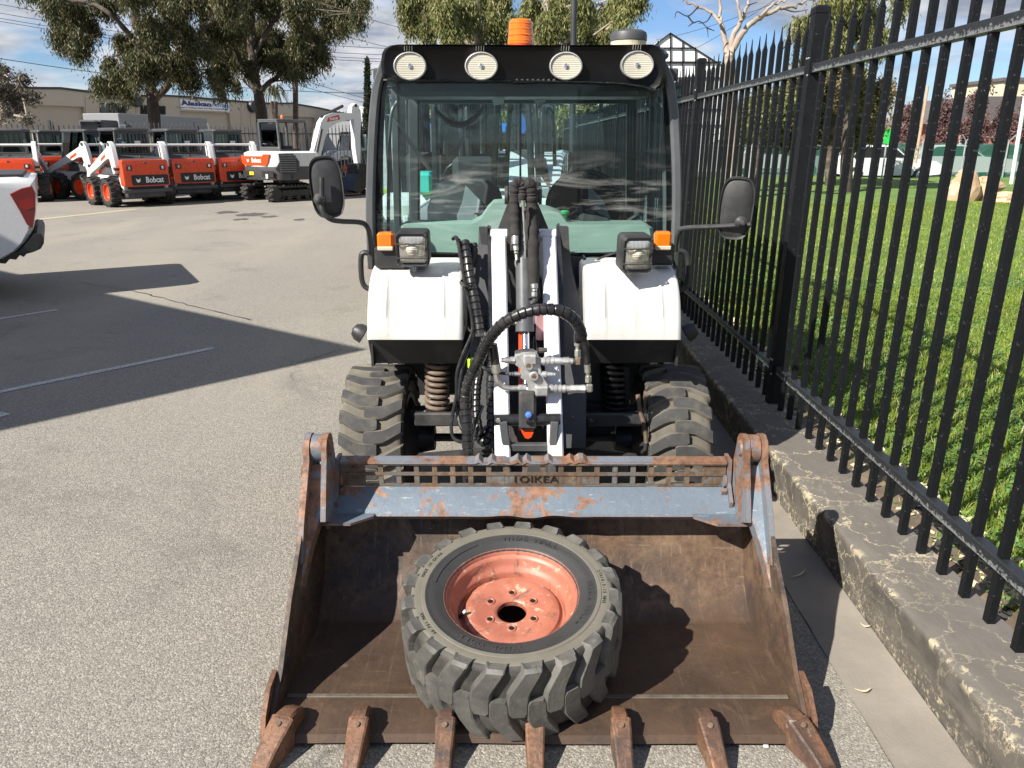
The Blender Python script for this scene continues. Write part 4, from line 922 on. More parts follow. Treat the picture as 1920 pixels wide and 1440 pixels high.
m = MB(); m.prism(rrect(.055, .13, .01), W(1018, 612, 2.99), (1, 0, 0), (0, -.3, .95), (0, .03, .0)); m.build('pink_gusset', simple('pink_worn', (.55, .33, .36), .5, dirt=(.4, .15, .1)), ut)
# dark side plates of the loader mast
def plate(px, Ya, th, mat, name, dyt=0):
    a = [W(x, y, Ya+(dyt*(y-430)/420)) for x, y in px]; m = MB(); n = len(a); m.add(a+[p+np.array([0, th, 0]) for p in a], [tuple(range(n)), tuple(range(2*n-1, n-1, -1))]+[(i, (i+1) % n, n+(i+1) % n, n+i) for i in range(n)]); return m.build(name, mat, ut)
plate([(898, 426), (915, 426), (925, 440), (925, 840), (890, 840), (880, 640), (888, 500), (897, 455)], 3.22, .012, M['charcoal'], 'mast_plate', -.25)
plate([(1048, 424), (1063, 424), (1072, 500), (1090, 580), (1098, 660), (1100, 700), (1098, 840), (1052, 840)], 3.22, .012, M['charcoal'], 'mast_plate', -.25)
plate([(914, 424), (920, 426), (924, 500), (927, 840), (918, 840)], 3.14, .05, M['black_paint'], 'mast_flange', -.3)
plate([(1044, 424), (1049, 420), (1055, 500), (1062, 840), (1053, 840)], 3.14, .05, M['black_paint'], 'mast_flange', -.3)
plate([(898, 426), (914, 426), (914, 460), (902, 458)], 3.13, .03, M['dark_steel'], 'mast_cap'); plate([(1048, 424), (1066, 426), (1068, 470), (1056, 462)], 3.13, .03, M['dark_steel'], 'mast_cap')
plate([(954, 375), (934, 428), (950, 470), (962, 600), (968, 600), (968, 375)], 3.24, .02, M['dark_steel'], 'mast_head_plate'); plate([(1006, 375), (1028, 428), (1018, 470), (1012, 600), (1004, 600), (1004, 375)], 3.24, .02, M['dark_steel'], 'mast_head_plate')
plate([(925, 440), (1046, 440), (1060, 840), (930, 840)], 3.42, .02, M['black_paint'], 'mast_back_plate', -.3)
plate([(862, 480), (905, 478), (912, 640), (905, 800), (870, 830), (862, 640)], 3.34, .04, M['black_plastic'], 'side_cover', -.1)
plate([(1066, 480), (1096, 484), (1098, 640), (1120, 660), (1180, 690), (1180, 790), (1100, 840), (1064, 840)], 3.40, .04, M['black_plastic'], 'side_cover', -.1)
# pins at the head
m = MB(); a = W(950, 366, 3.17); b_ = W(1012, 366, 3.17); m.cyl(a, b_, .030, .030, 20); m.cyl(a+(-.008, 0, 0), a+(.004, 0, 0), .036, .036, 20); m.cyl(b_+(-.004, 0, 0), b_+(.008, 0, 0), .036, .036, 20); m.build('head_pin', M['dark_steel'], ut)
# wrapped hoses standing behind the cylinder
for P, r in (([(967, 470), (966, 420), (965, 380), (966, 350), (972, 344), (979, 350), (978, 380)], .021), ([(1000, 560), (1000, 470), (998, 400), (996, 360), (993, 345), (988, 352)], .024)):
    P = smoothpath([W(x, y, 3.10-.0006*max(0, y-400)) for x, y in P], 14); k = np.arange(len(P)); m = MB(); m.tube(P, r*(1+.06*np.sin(k*.9)+.05*rng.normal(size=len(P))), 12); m.build('wrapped_hose', M['sleeve_black'], ut)
def fitting(pts, radii, mat='zinc', name='hose_fitting', n=12):
    m = MB()
    for i in range(len(pts)-1): m.cyl(pts[i], pts[i+1], radii[i], radii[i], 6 if radii[i] < 0 else n)
    return m.build(name, M[mat], ut)
m = MB(); Yf = 3.05
for (x0, y0, x1, y1, r, n) in ((966, 443, 966, 458, .0135, 14), (967, 458, 968, 470, .0105, 6), (968, 470, 968, 476, .0085, 12), (968, 476, 969, 488, .0065, 12)): m.cyl(W(x0, y0, Yf), W(x1, y1, Yf-.01), r, r, n)
m.tube(smoothpath([W(x, y, Yf) for x, y in ((968, 486), (967, 495), (970, 502), (978, 502), (984, 496), (985, 470), (983, 430), (981, 395))], 8), .0045, 8)
for (x0, y0, x1, y1, r, n) in ((981, 376, 981, 384, .010, 6), (981, 384, 982, 395, .007, 12)): m.cyl(W(x0, y0, Yf), W(x1, y1, Yf), r, r, n)
m.build('steel_pipe', M['zinc'], ut)
Yf = 2.97
m = MB()
for (x0, y0, x1, y1, r, n) in ((1001, 532, 1002, 540, .0135, 14), (1002, 540, 1002, 546, .0100, 14), (1002, 547, 1002, 556, .0125, 6)): m.cyl(W(x0, y0, Yf), W(x1, y1, Yf-.004), r, r, n)
m.build('hose_fitting', M['zinc'], ut)
m = MB(); m.tube([W(1002, 556, Yf), W(1004, 562, Yf), W(996, 569, Yf)], .010, 8); m.build('elbow', M['dark_steel'], ut)
# tilt cylinder: grey barrel, chrome rod, link block, orange tab
m = MB(); m.cyl(W(981, 392, 3.15), W(984, 618, 2.98), .0335, .0335, 24); m.build('tilt_cylinder', M['grey_paint'], ut)
m = MB(); m.cyl(W(985, 612, 2.985), W(987, 745, 2.84), .0165, .0165, 20); m.build('cylinder_rod', M['chrome'], ut)
m = MB(); m.cyl(W(984, 606, 2.98), W(984, 622, 2.97), .037, .037, 20); m.build('cylinder_gland', M['grey_paint'], ut)
m = MB(); m.box(W(975, 690, 2.95), (.012, .06, .50), rotm(R(-20), 0, 0)); m.build('orange_guard', M['orange_paint'], ut)
m = MB(); m.box((W(989, 740, 2.80)+W(989, 797, 2.76))/2, (.066, .05, .15), rotm(R(-12), 0, 0), .01); lk = m.build('tilt_link', M['dark_steel'], ut)
m = MB(); m.lathe([(.013, 0), (.013, .008), (.009, .010), (0, .010)], W(991, 777, 2.745), rotm(pi/2, 0, 0), 6); m.build('bolt', M['blue_bolt'], lk)
m = MB(); m.lathe([(.011, 0), (.011, .006), (0, .007)], W(992, 791, 2.74), rotm(pi/2, 0, 0), 12); m.build('grease_cap', M['black_paint'], lk)
m = MB(); a = [W(x, y, 2.76) for x, y in ((974, 799), (1001, 799), (1000, 812), (996, 820), (990, 823), (984, 821), (979, 812))]; m.loft([a, [p+np.array([0, .02, 0]) for p in a]]); m.build('orange_tab', M['orange_paint'], ut)
# quick-attach frame
m = MB(); a = W(927, 788, 2.78); b_ = W(1050, 786, 2.78); m.cyl(a, b_, .0235, .0235, 20); sh_ = m.build('pivot_shaft', M['black_paint'], ut)
m = MB(); m.lathe([(.010, 0), (.010, .007), (0, .008)], W(934, 788, 2.755), rotm(pi/2, 0, 0), 6); m.build('bolt', M['zinc'], sh_)
def seg(pts, w_, dep, Y, m): 
    for (a, b) in zip(pts[:-1], pts[1:]): m.bar(W(*a, Y), W(*b, Y-.02), w_, dep, .004, up=(0, 1, 0))
m = MB(); seg([(944, 790), (951, 845), (951, 905)], .032, .03, 2.755, m); seg([(1040, 790), (1036, 845), (1036, 905)], .032, .03, 2.755, m); m.bar(W(951, 838, 2.745), W(1036, 838, 2.745), .03, .03, .004); m.box(W(994, 880, 2.76), (.20, .02, .16), b=.006); m.build('attachment_frame', M['charcoal'], ut)

# ---------------- diverter valve block and plumbing
VY = 2.80
def VP(x, y, d=0): return W(x, y, VY+d)
m = MB(); pl = [(965, 664), (980, 660), (998, 660), (1008, 665), (1014, 690), (1016, 700), (1024, 714), (1030, 722), (1030, 740), (1004, 745), (992, 742), (988, 715), (976, 708), (976, 690), (965, 682)]
a = [VP(x, y) for x, y in pl]; cx = np.mean(a, axis=0); m.loft([[cx+(p-cx)*.93+(0, -.012, 0) for p in a], a, [p+np.array([0, .05, 0]) for p in a]]); vb = m.build('diverter_valve', M['aluminium'], ut, smooth=30)
for q in (VP(1016, 731, -.008), VP(994, 672, -.006)): m = MB(); m.box(q, (.051, .05, .040), b=.006); m.build('valve_body', M['aluminium'], vb)
for x, y in ((991, 684), (1001, 704)):
    m = MB(); m.lathe([(.0185, 0), (.0185, .012), (.0155, .016), (.0095, .016), (.0095, .011), (0, .011)], VP(x, y, -.014), rotm(pi/2, 0, 0), 20); m.build('port_boss', M['aluminium'], vb)
    m = MB(); m.lathe([(.0085, 0), (.0085, .007), (0, .008)], VP(x, y, -.025), rotm(pi/2, 0, 0), 6); m.build('port_plug', M['tooth_rust'], vb)
def run(y, segs, mat='zinc', par=vb, name='coupling', d=0.):
    m = MB()
    for x0, x1, r, n in segs: m.cyl(VP(x0, y, d), VP(x1, y+.4, d), r, r, n)
    return m.build(name, M[mat], par)
run(677, [(1006, 1012, .017, 6), (1012, 1018, .013, 16), (1018, 1022, .0165, 16), (1022, 1026, .014, 16), (1026, 1030, .0165, 16), (1030, 1034, .014, 16), (1034, 1038, .0165, 16), (1038, 1056, .014, 16), (1056, 1066, .0155, 6), (1066, 1074, .012, 16)], 'dark_steel' if False else 'aluminium')
run(677, [(1070, 1082, .0115, 14)], 'dark_steel', name='elbow')
m = MB(); m.box(VP(1084, 676), (.022, .024, .034), b=.005); m.build('elbow', M['spring_brown'], vb)
m = MB(); m.cyl(VP(1083, 668), VP(1083, 656), .0125, .0125, 6); m.cyl(VP(1083, 656), VP(1083, 648), .0075, .0075, 12); m.cyl(VP(1083, 648), VP(1082, 634), .012, .012, 14); m.build('hose_fitting', M['zinc'], vb)
run(729, [(1028, 1036, .018, 6), (1036, 1040, .014, 16), (1040, 1044, .017, 16), (1044, 1048, .0145, 16), (1048, 1052, .017, 16), (1052, 1056, .0145, 16), (1056, 1060, .016, 16), (1060, 1070, .013, 16), (1070, 1080, .0155, 6), (1080, 1090, .0155, 6), (1090, 1097, .0165, 6)], 'aluminium')
m = MB(); m.cyl(VP(1096, 729), VP(1104, 729), .011, .011, 12); m.box(VP(1105, 727), (.026, .026, .034), b=.006); m.cyl(VP(1103, 716), VP(1103, 705), .0135, .0135, 6); m.cyl(VP(1103, 705), VP(1102, 698), .008, .008, 12); m.cyl(VP(1102, 698), VP(1101, 683), .0125, .0125, 14); m.build('hose_fitting', M['zinc'], vb)
run(702, [(1014, 1024, .013, 14), (1024, 1030, .010, 6), (1030, 1036, .0085, 12), (1036, 1041, .0065, 12)], 'aluminium')
run(675, [(940, 947, .009, 10), (947, 957, .0125, 12), (957, 966, .015, 6)], 'zinc')
run(701, [(955, 958, .0075, 8), (959, 963, .0075, 8), (964, 976, .009, 8)], 'zinc')
m = MB(); m.cyl(VP(1010, 657, .0), VP(1026, 656, 0), .012, .008, 10); m.tube(smoothpath([VP(1008, 665), VP(1006, 645), VP(1002, 632), VP(1000, 640), VP(1001, 655)], 6), .002, 6); m.build('dust_cap', M['dark_steel'], vb)
# bent steel pipe on the left
m = MB(); m.tube(smoothpath([VP(930, 694), VP(931, 706), VP(934, 716), VP(943, 725), (VP(955, 728)), VP(975, 728)], 6), .0115, 12); m.cyl(VP(929, 682), VP(931, 698), .0185, .0185, 16); m.cyl(VP(972, 728), VP(986, 728), .0165, .0165, 6); m.build('bent_pipe', M['zinc'], vb)
m = MB(); m.tube(smoothpath([VP(929, 684), VP(927, 665), VP(924, 645)], 6), .0165, 12); m.build('hose_end', M['hose_black'], vb)

def spiral(pts, r, name='spiral_wrapped_hose', pitch=.026, dY=None, par=ut, mat='hose_black'):
    P = smoothpath([W(x, y, Y) for x, y, Y in pts], 24); d = np.concatenate([[0], np.cumsum(np.linalg.norm(np.diff(P, axis=0), axis=1))])
    n = int(d[-1]/.0035); s_ = np.linspace(0, d[-1], n); Q = np.stack([np.interp(s_, d, P[:, k]) for k in range(3)], 1)
    ph = (s_/pitch+.12*np.sin(s_*31)) % 1; rr = r*(1.02+.14*(ph-.5)-np.where(ph < .12, .12, 0)); m = MB(); m.tube(Q, rr, 14); return m.build(name, M[mat], par, smooth=28)
spiral([(878, 905, 2.72), (877, 848, 2.74), (876, 800, 2.77), (873, 760, 2.80), (877, 722, 2.80), (893, 685, 2.79), (910, 648, 2.77), (928, 622, 2.75), (950, 602, 2.73), (985, 586, 2.72), (1020, 580, 2.72), (1050, 583, 2.73), (1073, 596, 2.75), (1086, 614, 2.77), (1091, 632, 2.79)], .0215)
m = MB(); m.tube(smoothpath([W(1085, 620, 2.78), W(1083, 630, 2.79), W(1083, 640, 2.80)], 6), .014, 12); m.tube(smoothpath([W(1092, 625, 2.78), W(1097, 645, 2.79), W(1100, 665, 2.80), W(1101, 686, 2.80)], 6), .0115, 12); m.build('hose_tail', M['hose_black'], ut)
spiral([(872, 452, 3.12), (876, 480, 3.08), (880, 510, 3.05), (888, 550, 3.02), (895, 590, 3.00), (900, 625, 2.98)], .0185)
spiral([(888, 455, 3.14), (888, 480, 3.13), (884, 500, 3.13)], .016, pitch=.02)
spiral([(905, 630, 3.0), (902, 680, 2.98), (895, 720, 2.95), (893, 770, 2.9), (899, 815, 2.86)], .017, pitch=.022)
spiral([(928, 640, 2.96), (925, 680, 2.94), (921, 720, 2.92), (922, 770, 2.9), (921, 805, 2.88), (908, 828, 2.86), (898, 815, 2.9)], .021)
spiral([(915, 590, 3.05), (915, 640, 3.02), (912, 690, 3.0)], .015, pitch=.03)
for pts in ([(849, 448, 3.12), (856, 446, 3.1), (862, 470, 3.08), (870, 520, 3.04), (881, 575, 3.0), (886, 605, 2.98), (884, 628, 2.96), (868, 665, 2.93), (857, 700, 2.92), (856, 740, 2.9), (850, 770, 2.88), (846, 800, 2.86), (850, 820, 2.84), (862, 828, 2.82), (872, 826, 2.80)],
            [(860, 449, 3.13), (865, 470, 3.1), (873, 520, 3.06), (886, 580, 3.02), (889, 610, 3.0), (880, 650, 2.96), (866, 690, 2.93), (860, 740, 2.9), (858, 770, 2.9), (862, 795, 2.87), (871, 812, 2.85)],
            [(868, 452, 3.14), (868, 500, 3.12), (866, 560, 3.1), (868, 610, 3.06)], [(905, 688, 2.9), (915, 694, 2.88), (930, 698, 2.84), (957, 701, 2.8)], [(905, 760, 2.86), (895, 785, 2.84), (888, 800, 2.84), (885, 815, 2.83)], [(912, 800, 2.86), (900, 812, 2.85), (888, 825, 2.84)]):
    m = MB(); m.tube(smoothpath([W(*p) for p in pts], 10), .0075, 8); m.build('hose', M['hose_black'], ut)
m = MB()
for x, y in ((870, 531), (885, 617)): m.lathe([(.024, -.006), (.027, 0), (.024, .006)], W(x+4, y, 3.02), rotm(R(20), R(10), 0), 12)
m.box(W(902, 626, 3.0), (.04, .03, .03), b=.004); m.build('hose_clamp', M['black_plastic'], ut)
m = MB(); m.box(W(900, 626, 2.99), (.044, .02, .022), b=.004); m.build('clamp_block', M['zinc'], ut)
m = MB(); m.lathe([(.014, -.02), (.016, -.015), (.016, .015), (.012, .02)], W(884, 681, 2.98), n=12); m.build('green_coupling_cap', M['lime'], ut)

# ---------------- suspension
def spring(cx, y0, y1, mat, name, turns, r=.046, wire=.0095, Y=3.18):
    a = W(cx, y0, Y); b = W(cx+(4 if cx > 1000 else 0), y1, Y); a[1] = b[1] = Y; n = turns*26; t = np.linspace(0, 1, n); P = np.stack([a[0]+(b[0]-a[0])*t+r*np.cos(t*turns*2*pi), Y+r*np.sin(t*turns*2*pi), a[2]+(b[2]-a[2])*t], 1)
    m = MB(); m.tube(P, wire, 10); o = m.build(name, M[mat], ut)
    m = MB(); m.cyl(a+(0, 0, .03), b+(0, 0, -.02), .018, .018, 14); m.cyl(a+(0, 0, .012), a+(0, 0, .02), r+.008, r+.008, 20); m.cyl(b+(0, 0, -.03), b+(0, 0, -.014), r+.006, r+.006, 20); m.build('damper', M['black_paint'], o)
    m = MB(); m.cyl(a+(0, 0, .010), a+(0, 0, .013), r+.004, r+.004, 20); m.build('spring_seat', M['plate_white'], o)
spring(820, 664, 763, 'spring_brown', 'coil_spring', 9); spring(1147, 664, 764, 'black_gloss', 'coil_spring', 9)
for s_, xo in ((-1, -.47), (1, .61)):
    xi = .055+s_*.17; m = MB()
    for z0, z1, Ya, w_ in ((.50, .49, 3.12, .05), (.50, .49, 3.34, .05), (.30, .27, 3.15, .04)): m.bar((xi, Ya, z0), (xo, 3.24, z1), w_, .045, .008)
    m.box(((xi+xo)/2, 3.12, .505), (abs(xo-xi)*.8, .03, .06), b=.006); m.build('control_arm', M['dark_steel'], ut)
    m = MB(); bx = xi+s_*.10; m.lathe([(.016, .012), (.016, 0)], (bx, 3.10, .50), rotm(pi/2, 0, 0), 6); m.lathe([(.012, .03), (.012, .0), (0, .032)], (bx, 3.10, .50), rotm(pi/2, 0, 0), 10); m.build('bolt', M['zinc'], ut)
    m = MB(); yA, zA = 3.31, .345; m.cyl((xi, yA, zA), (xo+s_*.02, yA, zA), .019, .019, 14)
    for k in range(6):
        q = .055-.004*k; m.cyl((xi+s_*.012*k, yA, zA), (xi+s_*(.012*k+.008), yA, zA), q, q-.006, 16); m.cyl((xo-s_*.016*k, yA, zA), (xo-s_*(.016*k+.01), yA, zA), q+.012, q+.004, 16)
    m.build('drive_shaft', M['rubber'], ut)
for a_, b_ in ((-.10, -.42), (.20, .52)): m = MB(); m.bar((a_, 3.02, .40), (b_, 3.05, .36), .03, .018); m.build('tie_rod', M['dark_steel'], ut)
m = MB(); m.tube(smoothpath([W(1196, 740, 3.12), W(1200, 770, 3.11), W(1209, 800, 3.10), W(1212, 830, 3.10)], 6), .010, 8); m.prism(rrect(.05, .20, .02), W(1205, 775, 3.12), (0, .4, -.1), (0, 0, 1), (.012, 0, 0)); m.build('brake_bracket', M['spring_brown'], ut)
# ------------------------------------------------------------------ the bucket, a part of the machine
bk = D.objects.new('bucket', None); COL.objects.link(bk); bk.parent = ut; ORG[bk.name] = ORG[ut.name]; bk['label'] = 'rusty four-in-one bucket with blue-grey hinge ears and seven teeth'
XL, XR = -.700, .838
def dent(x): return .0
m = MB(); th = .010
inn = [(1.775, .018), (1.785, .040), (1.93, .046), (1.945, .040), (2.30, .038), (2.335, .042), (2.40, .085), (2.47, .17), (2.515, .28), (2.525, .36), (2.50, .43)]
prof = smoothpath([(a, b, 0) for a, b in inn[4:]], 5); prof = [(a, b) for a, b in inn[:4]]+[(p[0], p[1]) for p in prof]
xs = np.linspace(XL+.004, XR-.004, 49)
fl = [[(x, y+.003*sin(x*5)*(z > .2), z+.0022*sin(x*7+y*9)) for x in xs] for y, z in prof]
bkf = [[(x, y+.013, z-.008) for x in xs] for y, z in prof]
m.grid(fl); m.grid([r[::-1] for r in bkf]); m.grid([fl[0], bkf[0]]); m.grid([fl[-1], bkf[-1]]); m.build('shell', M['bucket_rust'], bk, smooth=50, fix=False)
m = MB(); m.box(((XL+XR)/2, 1.935, .047), (XR-XL-.02, .016, .006), b=.002); m.build('weld_bead', simple('weld_pale', (.095, .08, .062), .7, var=.3, scale=20, bump=.4), bk)
# side plates
side = [(1.80, .052), (1.93, .142), (2.07, .287), (2.15, .35), (2.24, .43), (2.30, .505), (2.36, .57), (2.50, .57), (2.545, .42), (2.54, .28), (2.49, .16), (2.41, .07), (2.33, .022), (1.78, .022)]
for x in (XL, XR):
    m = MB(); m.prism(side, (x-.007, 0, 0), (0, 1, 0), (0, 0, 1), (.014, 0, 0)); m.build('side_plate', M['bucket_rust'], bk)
    s_ = -1 if x < 0 else 1
    # hinge ear: two cheeks with a boss between them
    out = [(2.19, .345), (2.26, .47), (2.34, .58), (2.375, .632)]+[(2.43+.052*cos(a), .654+.052*sin(a)) for a in np.radians([165, 130, 95, 60, 25, -10])]+[(2.50, .58), (2.515, .50), (2.45, .44), (2.40, .36), (2.32, .30)]
    outI = [(2.30, .44), (2.345, .56), (2.375, .632)]+[(2.43+.052*cos(a), .654+.052*sin(a)) for a in np.radians([165, 130, 95, 60, 25, -10])]+[(2.50, .58), (2.505, .50), (2.46, .44), (2.38, .40)]
    xo = x+s_*.012
    m = MB(); m.prism(out, (xo-s_*.004-.0, 0, 0), (0, 1, 0), (0, 0, 1), (-s_*.020, 0, 0)); ear = m.build('hinge_ear', M['bucket_blue_worn'], bk)
    m = MB(); m.prism(outI, (xo-s_*.082, 0, 0), (0, 1, 0), (0, 0, 1), (s_*.018, 0, 0)); m.build('cheek', M['bucket_blue_worn'], ear)
    m = MB(); m.cyl((xo-s_*.027, 2.43, .654), (xo-s_*.063, 2.43, .654), .047, .047, 26); m.cyl((xo-s_*.000, 2.43, .654), (xo+s_*.006, 2.43, .654), .028, .024, 18); m.cyl((xo-s_*.083, 2.43, .654), (xo-s_*.09, 2.43, .654), .028, .024, 18); m.build('boss', M['bucket_blue'], ear)
    # web running down between the cheeks, curving out to the plate
    web = [(2.405, .60), (2.36, .545), (2.31, .47), (2.24, .37), (2.17, .27)]
    ww = [(.070, .016), (.076, .012), (.060, .012), (.030, .012), (.012, .010)]
    m = MB(); rings = []
    for (y, z), (w_, t_) in zip(web, ww):
        a = xo-s_*.012; b_ = xo-s_*(.008+w_); rings.append([(a, y, z), (b_, y+.012, z), (b_, y+.05, z-.03), (a, y+.045, z-.03)])
    m.loft(rings); m.build('web', M['bucket_blue_worn'], ear)
    m = MB(); m.lathe([(.026, 0), (.026, .012), (.020, .018), (0, .02)], (xo+s_*.004, 2.44, .56), rotm(0, s_*pi/2, 0), 18); m.build('pin_cap', M['bucket_rust'], ear)
    # corner wear plates by the outer teeth
    m = MB(); m.prism([(1.775, .03), (1.80, .085), (1.86, .135), (1.93, .145), (1.93, .03)], (x+s_*.009, 0, 0), (0, 1, 0), (0, 0, 1), (s_*.014, 0, 0)); m.build('corner_plate', M['tooth_rust'], bk)
# spill guard: sloping lower face, perforated upright, top lip
Yb = 2.50
gl, gr = -.615, .745
def bendx(u): return -.018*math.exp(-((u-.53)/.12)**2)
m = MB(); n = 60; rows = []
for y, z in ((2.43, .385), (2.415, .402), (2.425, .420), (2.485, .470), (2.497, .478)):
    rows.append([(gl-.03+(gr-gl+.06)*i/n, y+.0, z+(.010*math.exp(-((i/n-.5)/.1)**2)*sin(i*.8)*.6 if z < .41 else 0)) for i in range(n+1)])
m.grid(rows); m.build('guard_face', M['bucket_blue'], bk, smooth=60)
# perforated plate built as bars between square holes
z0, z1 = .478, .572; x = gl+.085; pitch = .0638; hw = .046
holes = []; k = 0
while x+hw < gr-.03: holes.append((x, x+hw)); x += pitch
m = MB(); dy = .007
def pb(xa, xb, za, zb): m.box(((xa+xb)/2, Yb+dy/2-.01*(za-z0)/.1, (za+zb)/2), (xb-xa, dy, zb-za))
rowz = [(z0+.0, z0+.009), (z0+.043, z0+.054), (z0+.084, z1)]
for a, b_ in rowz: pb(gl, gr, a, b_)
prev = gl
for i, (a, b_) in enumerate(holes): pb(prev, a, z0+.009, z0+.084); prev = b_
pb(prev, gr, z0+.009, z0+.084)
mid = [i for i, (a, b_) in enumerate(holes) if 7 <= i <= 12]
full = mid
for i in full: pb(holes[i][0]-.001, holes[i][1]+.001, z0+.009, z0+.043)
m.build('spill_guard', M['grid_rust'], bk)
m = MB(); add_text(m, '1OIKEA', .036, (.072, Yb-.004, z0+.027), (1, 0, 0), (0, 0, 1), .001, sx=1.35); m.build('stencil_lettering', M['decal_black'], bk)
m = MB(); n = 90
xs2 = np.linspace(gl, gr, n); jag = [(.0 if (i < 32 or i > 56) else rng.choice([0, 0, .012, -.006])) for i in range(n)]
m.grid([[(x_, Yb-.012, z1-.004+jag[i]*.5) for i, x_ in enumerate(xs2)], [(x_, Yb-.010, z1+.004+jag[i]) for i, x_ in enumerate(xs2)], [(x_, Yb+.03, z1+.010+jag[i]) for i, x_ in enumerate(xs2)], [(x_, Yb+.032, z1+.002+jag[i]) for i, x_ in enumerate(xs2)]]); m.build('top_lip', M['bucket_blue_worn'], bk, smooth=25)
for x, s_ in ((gl-.004, 1), (gr+.004, -1)):
    m = MB(); m.prism([(2.44, .40), (2.46, .39), (2.55, .40), (2.55, .585), (2.49, .585), (2.478, .50), (2.43, .45)], (x, 0, 0), (0, 1, 0), (0, 0, 1), (-s_*.012, 0, 0)); m.build('guard_end', M['bucket_blue'], bk)
    m = MB(); m.lathe([(.026, 0), (.026, .008), (.018, .010), (0, .010)], (x+s_*.002, 2.505, .50), rotm(0, s_*pi/2, 0), 16); m.box((x+s_*.012, 2.475, .47), (.018, .016, .020), rotm(.4, 0, 0)); m.build('hinge_bolt', M['bucket_blue_worn'], bk)
    m = MB(); m.prism([(2.40, .36)]+[(2.475+.075*cos(a), .47+.085*sin(a)) for a in np.radians([215, 190, 165, 140, 110, 80, 50, 20])]+[(2.55, .36)], (x-s_*.025, 0, 0), (0, 1, 0), (0, 0, 1), (-s_*.012, 0, 0)); m.build('hinge_lug', M['bucket_blue_worn'], bk)
    # ledge gusset between guard and side plate
    xe = XL+.01 if s_ > 0 else XR-.01
    m = MB(); A_ = [(x+s_*.13, 2.40), (x+s_*.06, 2.345), (xe, 2.345), (xe, 2.50), (x+s_*.13, 2.50)]; m.prism(A_, (0, 0, .402), (1, 0, 0), (0, 1, 0), (0, 0, .009)); m.build('gusset', M['bucket_blue'], bk)
# teeth: adapter, point and pin
tx = [-.652, -.440, -.195, .058, .300, .545, .795]
ty = [(525, 1345), (675, 1335), (840, 1352)]
for i, x in enumerate(tx):
    ang = {0: -.30, 1: -.03, 5: .10, 6: .42}.get(i, 0); wv = .028 if i not in (0, 6) else .034
    rot = rotm(0, 0, ang); o0 = np.array([x, 1.80, .045])
    m = MB(); rings = [[o0+rot @ np.array([a*w_, y, z]) for a, z in ((-1, z0_), (-1, z1_), (-.75, z1_+.006), (.75, z1_+.006), (1, z1_), (1, z0_))] for y, w_, z0_, z1_ in ((.075, wv*.30, .004, .010), (.06, wv*.62, .0, .026), (.03, wv*.76, .0, .045), (-.0, wv*.80, -.02, .050), (-.02, wv*.85, -.03, .046))]
    m.loft(rings); t_ = m.build('tooth', M['tooth_rust'], bk, smooth=25)
    m = MB(); m.loft([[o0+rot @ np.array([a*w_, y, z]) for a, z in ((-1, z0_), (-1, z1_), (-.8, z1_+.004), (.8, z1_+.004), (1, z1_), (1, z0_))] for y, w_, z0_, z1_ in ((-.012, wv, -.034, .050), (-.05, wv*.95, -.036, .034), (-.10, wv*.82, -.040, .008), (-.135, wv*.78, -.040, -.014), (-.142, wv*.76, -.040, -.030))]); m.build('tooth_point', M['tooth_rust'], t_, smooth=25)
    m = MB(); m.lathe([(0, .004), (.007, .004), (.0085, 0)], o0+rot @ np.array([0, -.035, .046]), rotm(R(12), 0, 0), 12); m.build('tooth_pin', M['spring_brown'], t_)

# ------------------------------------------------------------------ spare wheel lying in the bucket
cen = np.array([-.010, 2.055, .332]); tilt = R(9.5)
sp = thing('spare_wheel', 'loose lugged tyre on a faded orange rim lying in the rusty bucket', 'wheel')
RW = rotm(tilt, R(-1.0), 0)
axn = RW @ np.array([0, 0, 1.]); sp.location = cen-axn*.1155; sp.rotation_mode = 'XYZ'; sp.rotation_euler = (tilt, R(-1.0), 0)
ty_ = link('tyre', ca_s, sp); o = link('tread', tr_s, ty_); ty_.rotation_euler = (0, 0, .1)
rim_s = rim_mesh(M['rim_faded'], dish=.040); rr = link('rim', rim_s, sp)
for k in range(6):
    m = MB(); a = R(90)+k*pi/3; c = np.array([.077*cos(a), .077*sin(a), .0412]); m.lathe([(.0145, .0003), (.0130, .0035), (.0105, .004), (.0085, .002)], c, n=16)
    m.build('bolt_collar', M['rim_faded'], rr)
for k in range(6):
    m = MB(); a = R(90)+k*pi/3; c = np.array([.077*cos(a), .077*sin(a), .0414]); m.lathe([(.0088, .0008), (0, .0008)], c, n=14)
    m.build('bolt_hole', M['decal_black'], rr)
m = MB(); a = R(188); p0 = np.array([.166*cos(a), .166*sin(a), .035]); p1 = np.array([.142*cos(a), .142*sin(a), .062]); m.cyl(p0, p0+(p1-p0)*.6, .006, .006, 10); vs = m.build('valve_stem', M['rubber'], sp)
m = MB(); m.cyl(p0+(p1-p0)*.6, p1, .0052, .0052, 10); m.build('valve_cap', M['plate_white'], vs)
def arc_text(txt, r, a_mid, size, mat, flip=False, gap=.78, depth=.0018, z=.1287, sx=1.0, bold=0.):
    m = MB(); n = len(txt); da = size*gap/r
    for i, ch in enumerate(txt):
        if ch == ' ': continue
        a = a_mid-(i-(n-1)/2)*da*(-1 if flip else 1); u = np.array([sin(a), -cos(a), 0])*(-1 if flip else 1); v = np.array([cos(a), sin(a), 0])*(-1 if flip else 1)
        add_text(m, ch, size, (r*cos(a), r*sin(a), z), u, v, depth, bold, sx)
    return m
for a in (68, -22, -112):
    m = arc_text('WIDE WALL', .2435, R(a), .030, None, gap=.72, bold=.0006); m.build('side_lettering', M['tyre_side_dark'] if a != 99 else None, ty_)
arc_text('27X10.5-15 NHS', .2830, R(-5), .015, None, gap=.72, z=.1310).build('side_lettering', M['tyre_side_dark'], ty_)
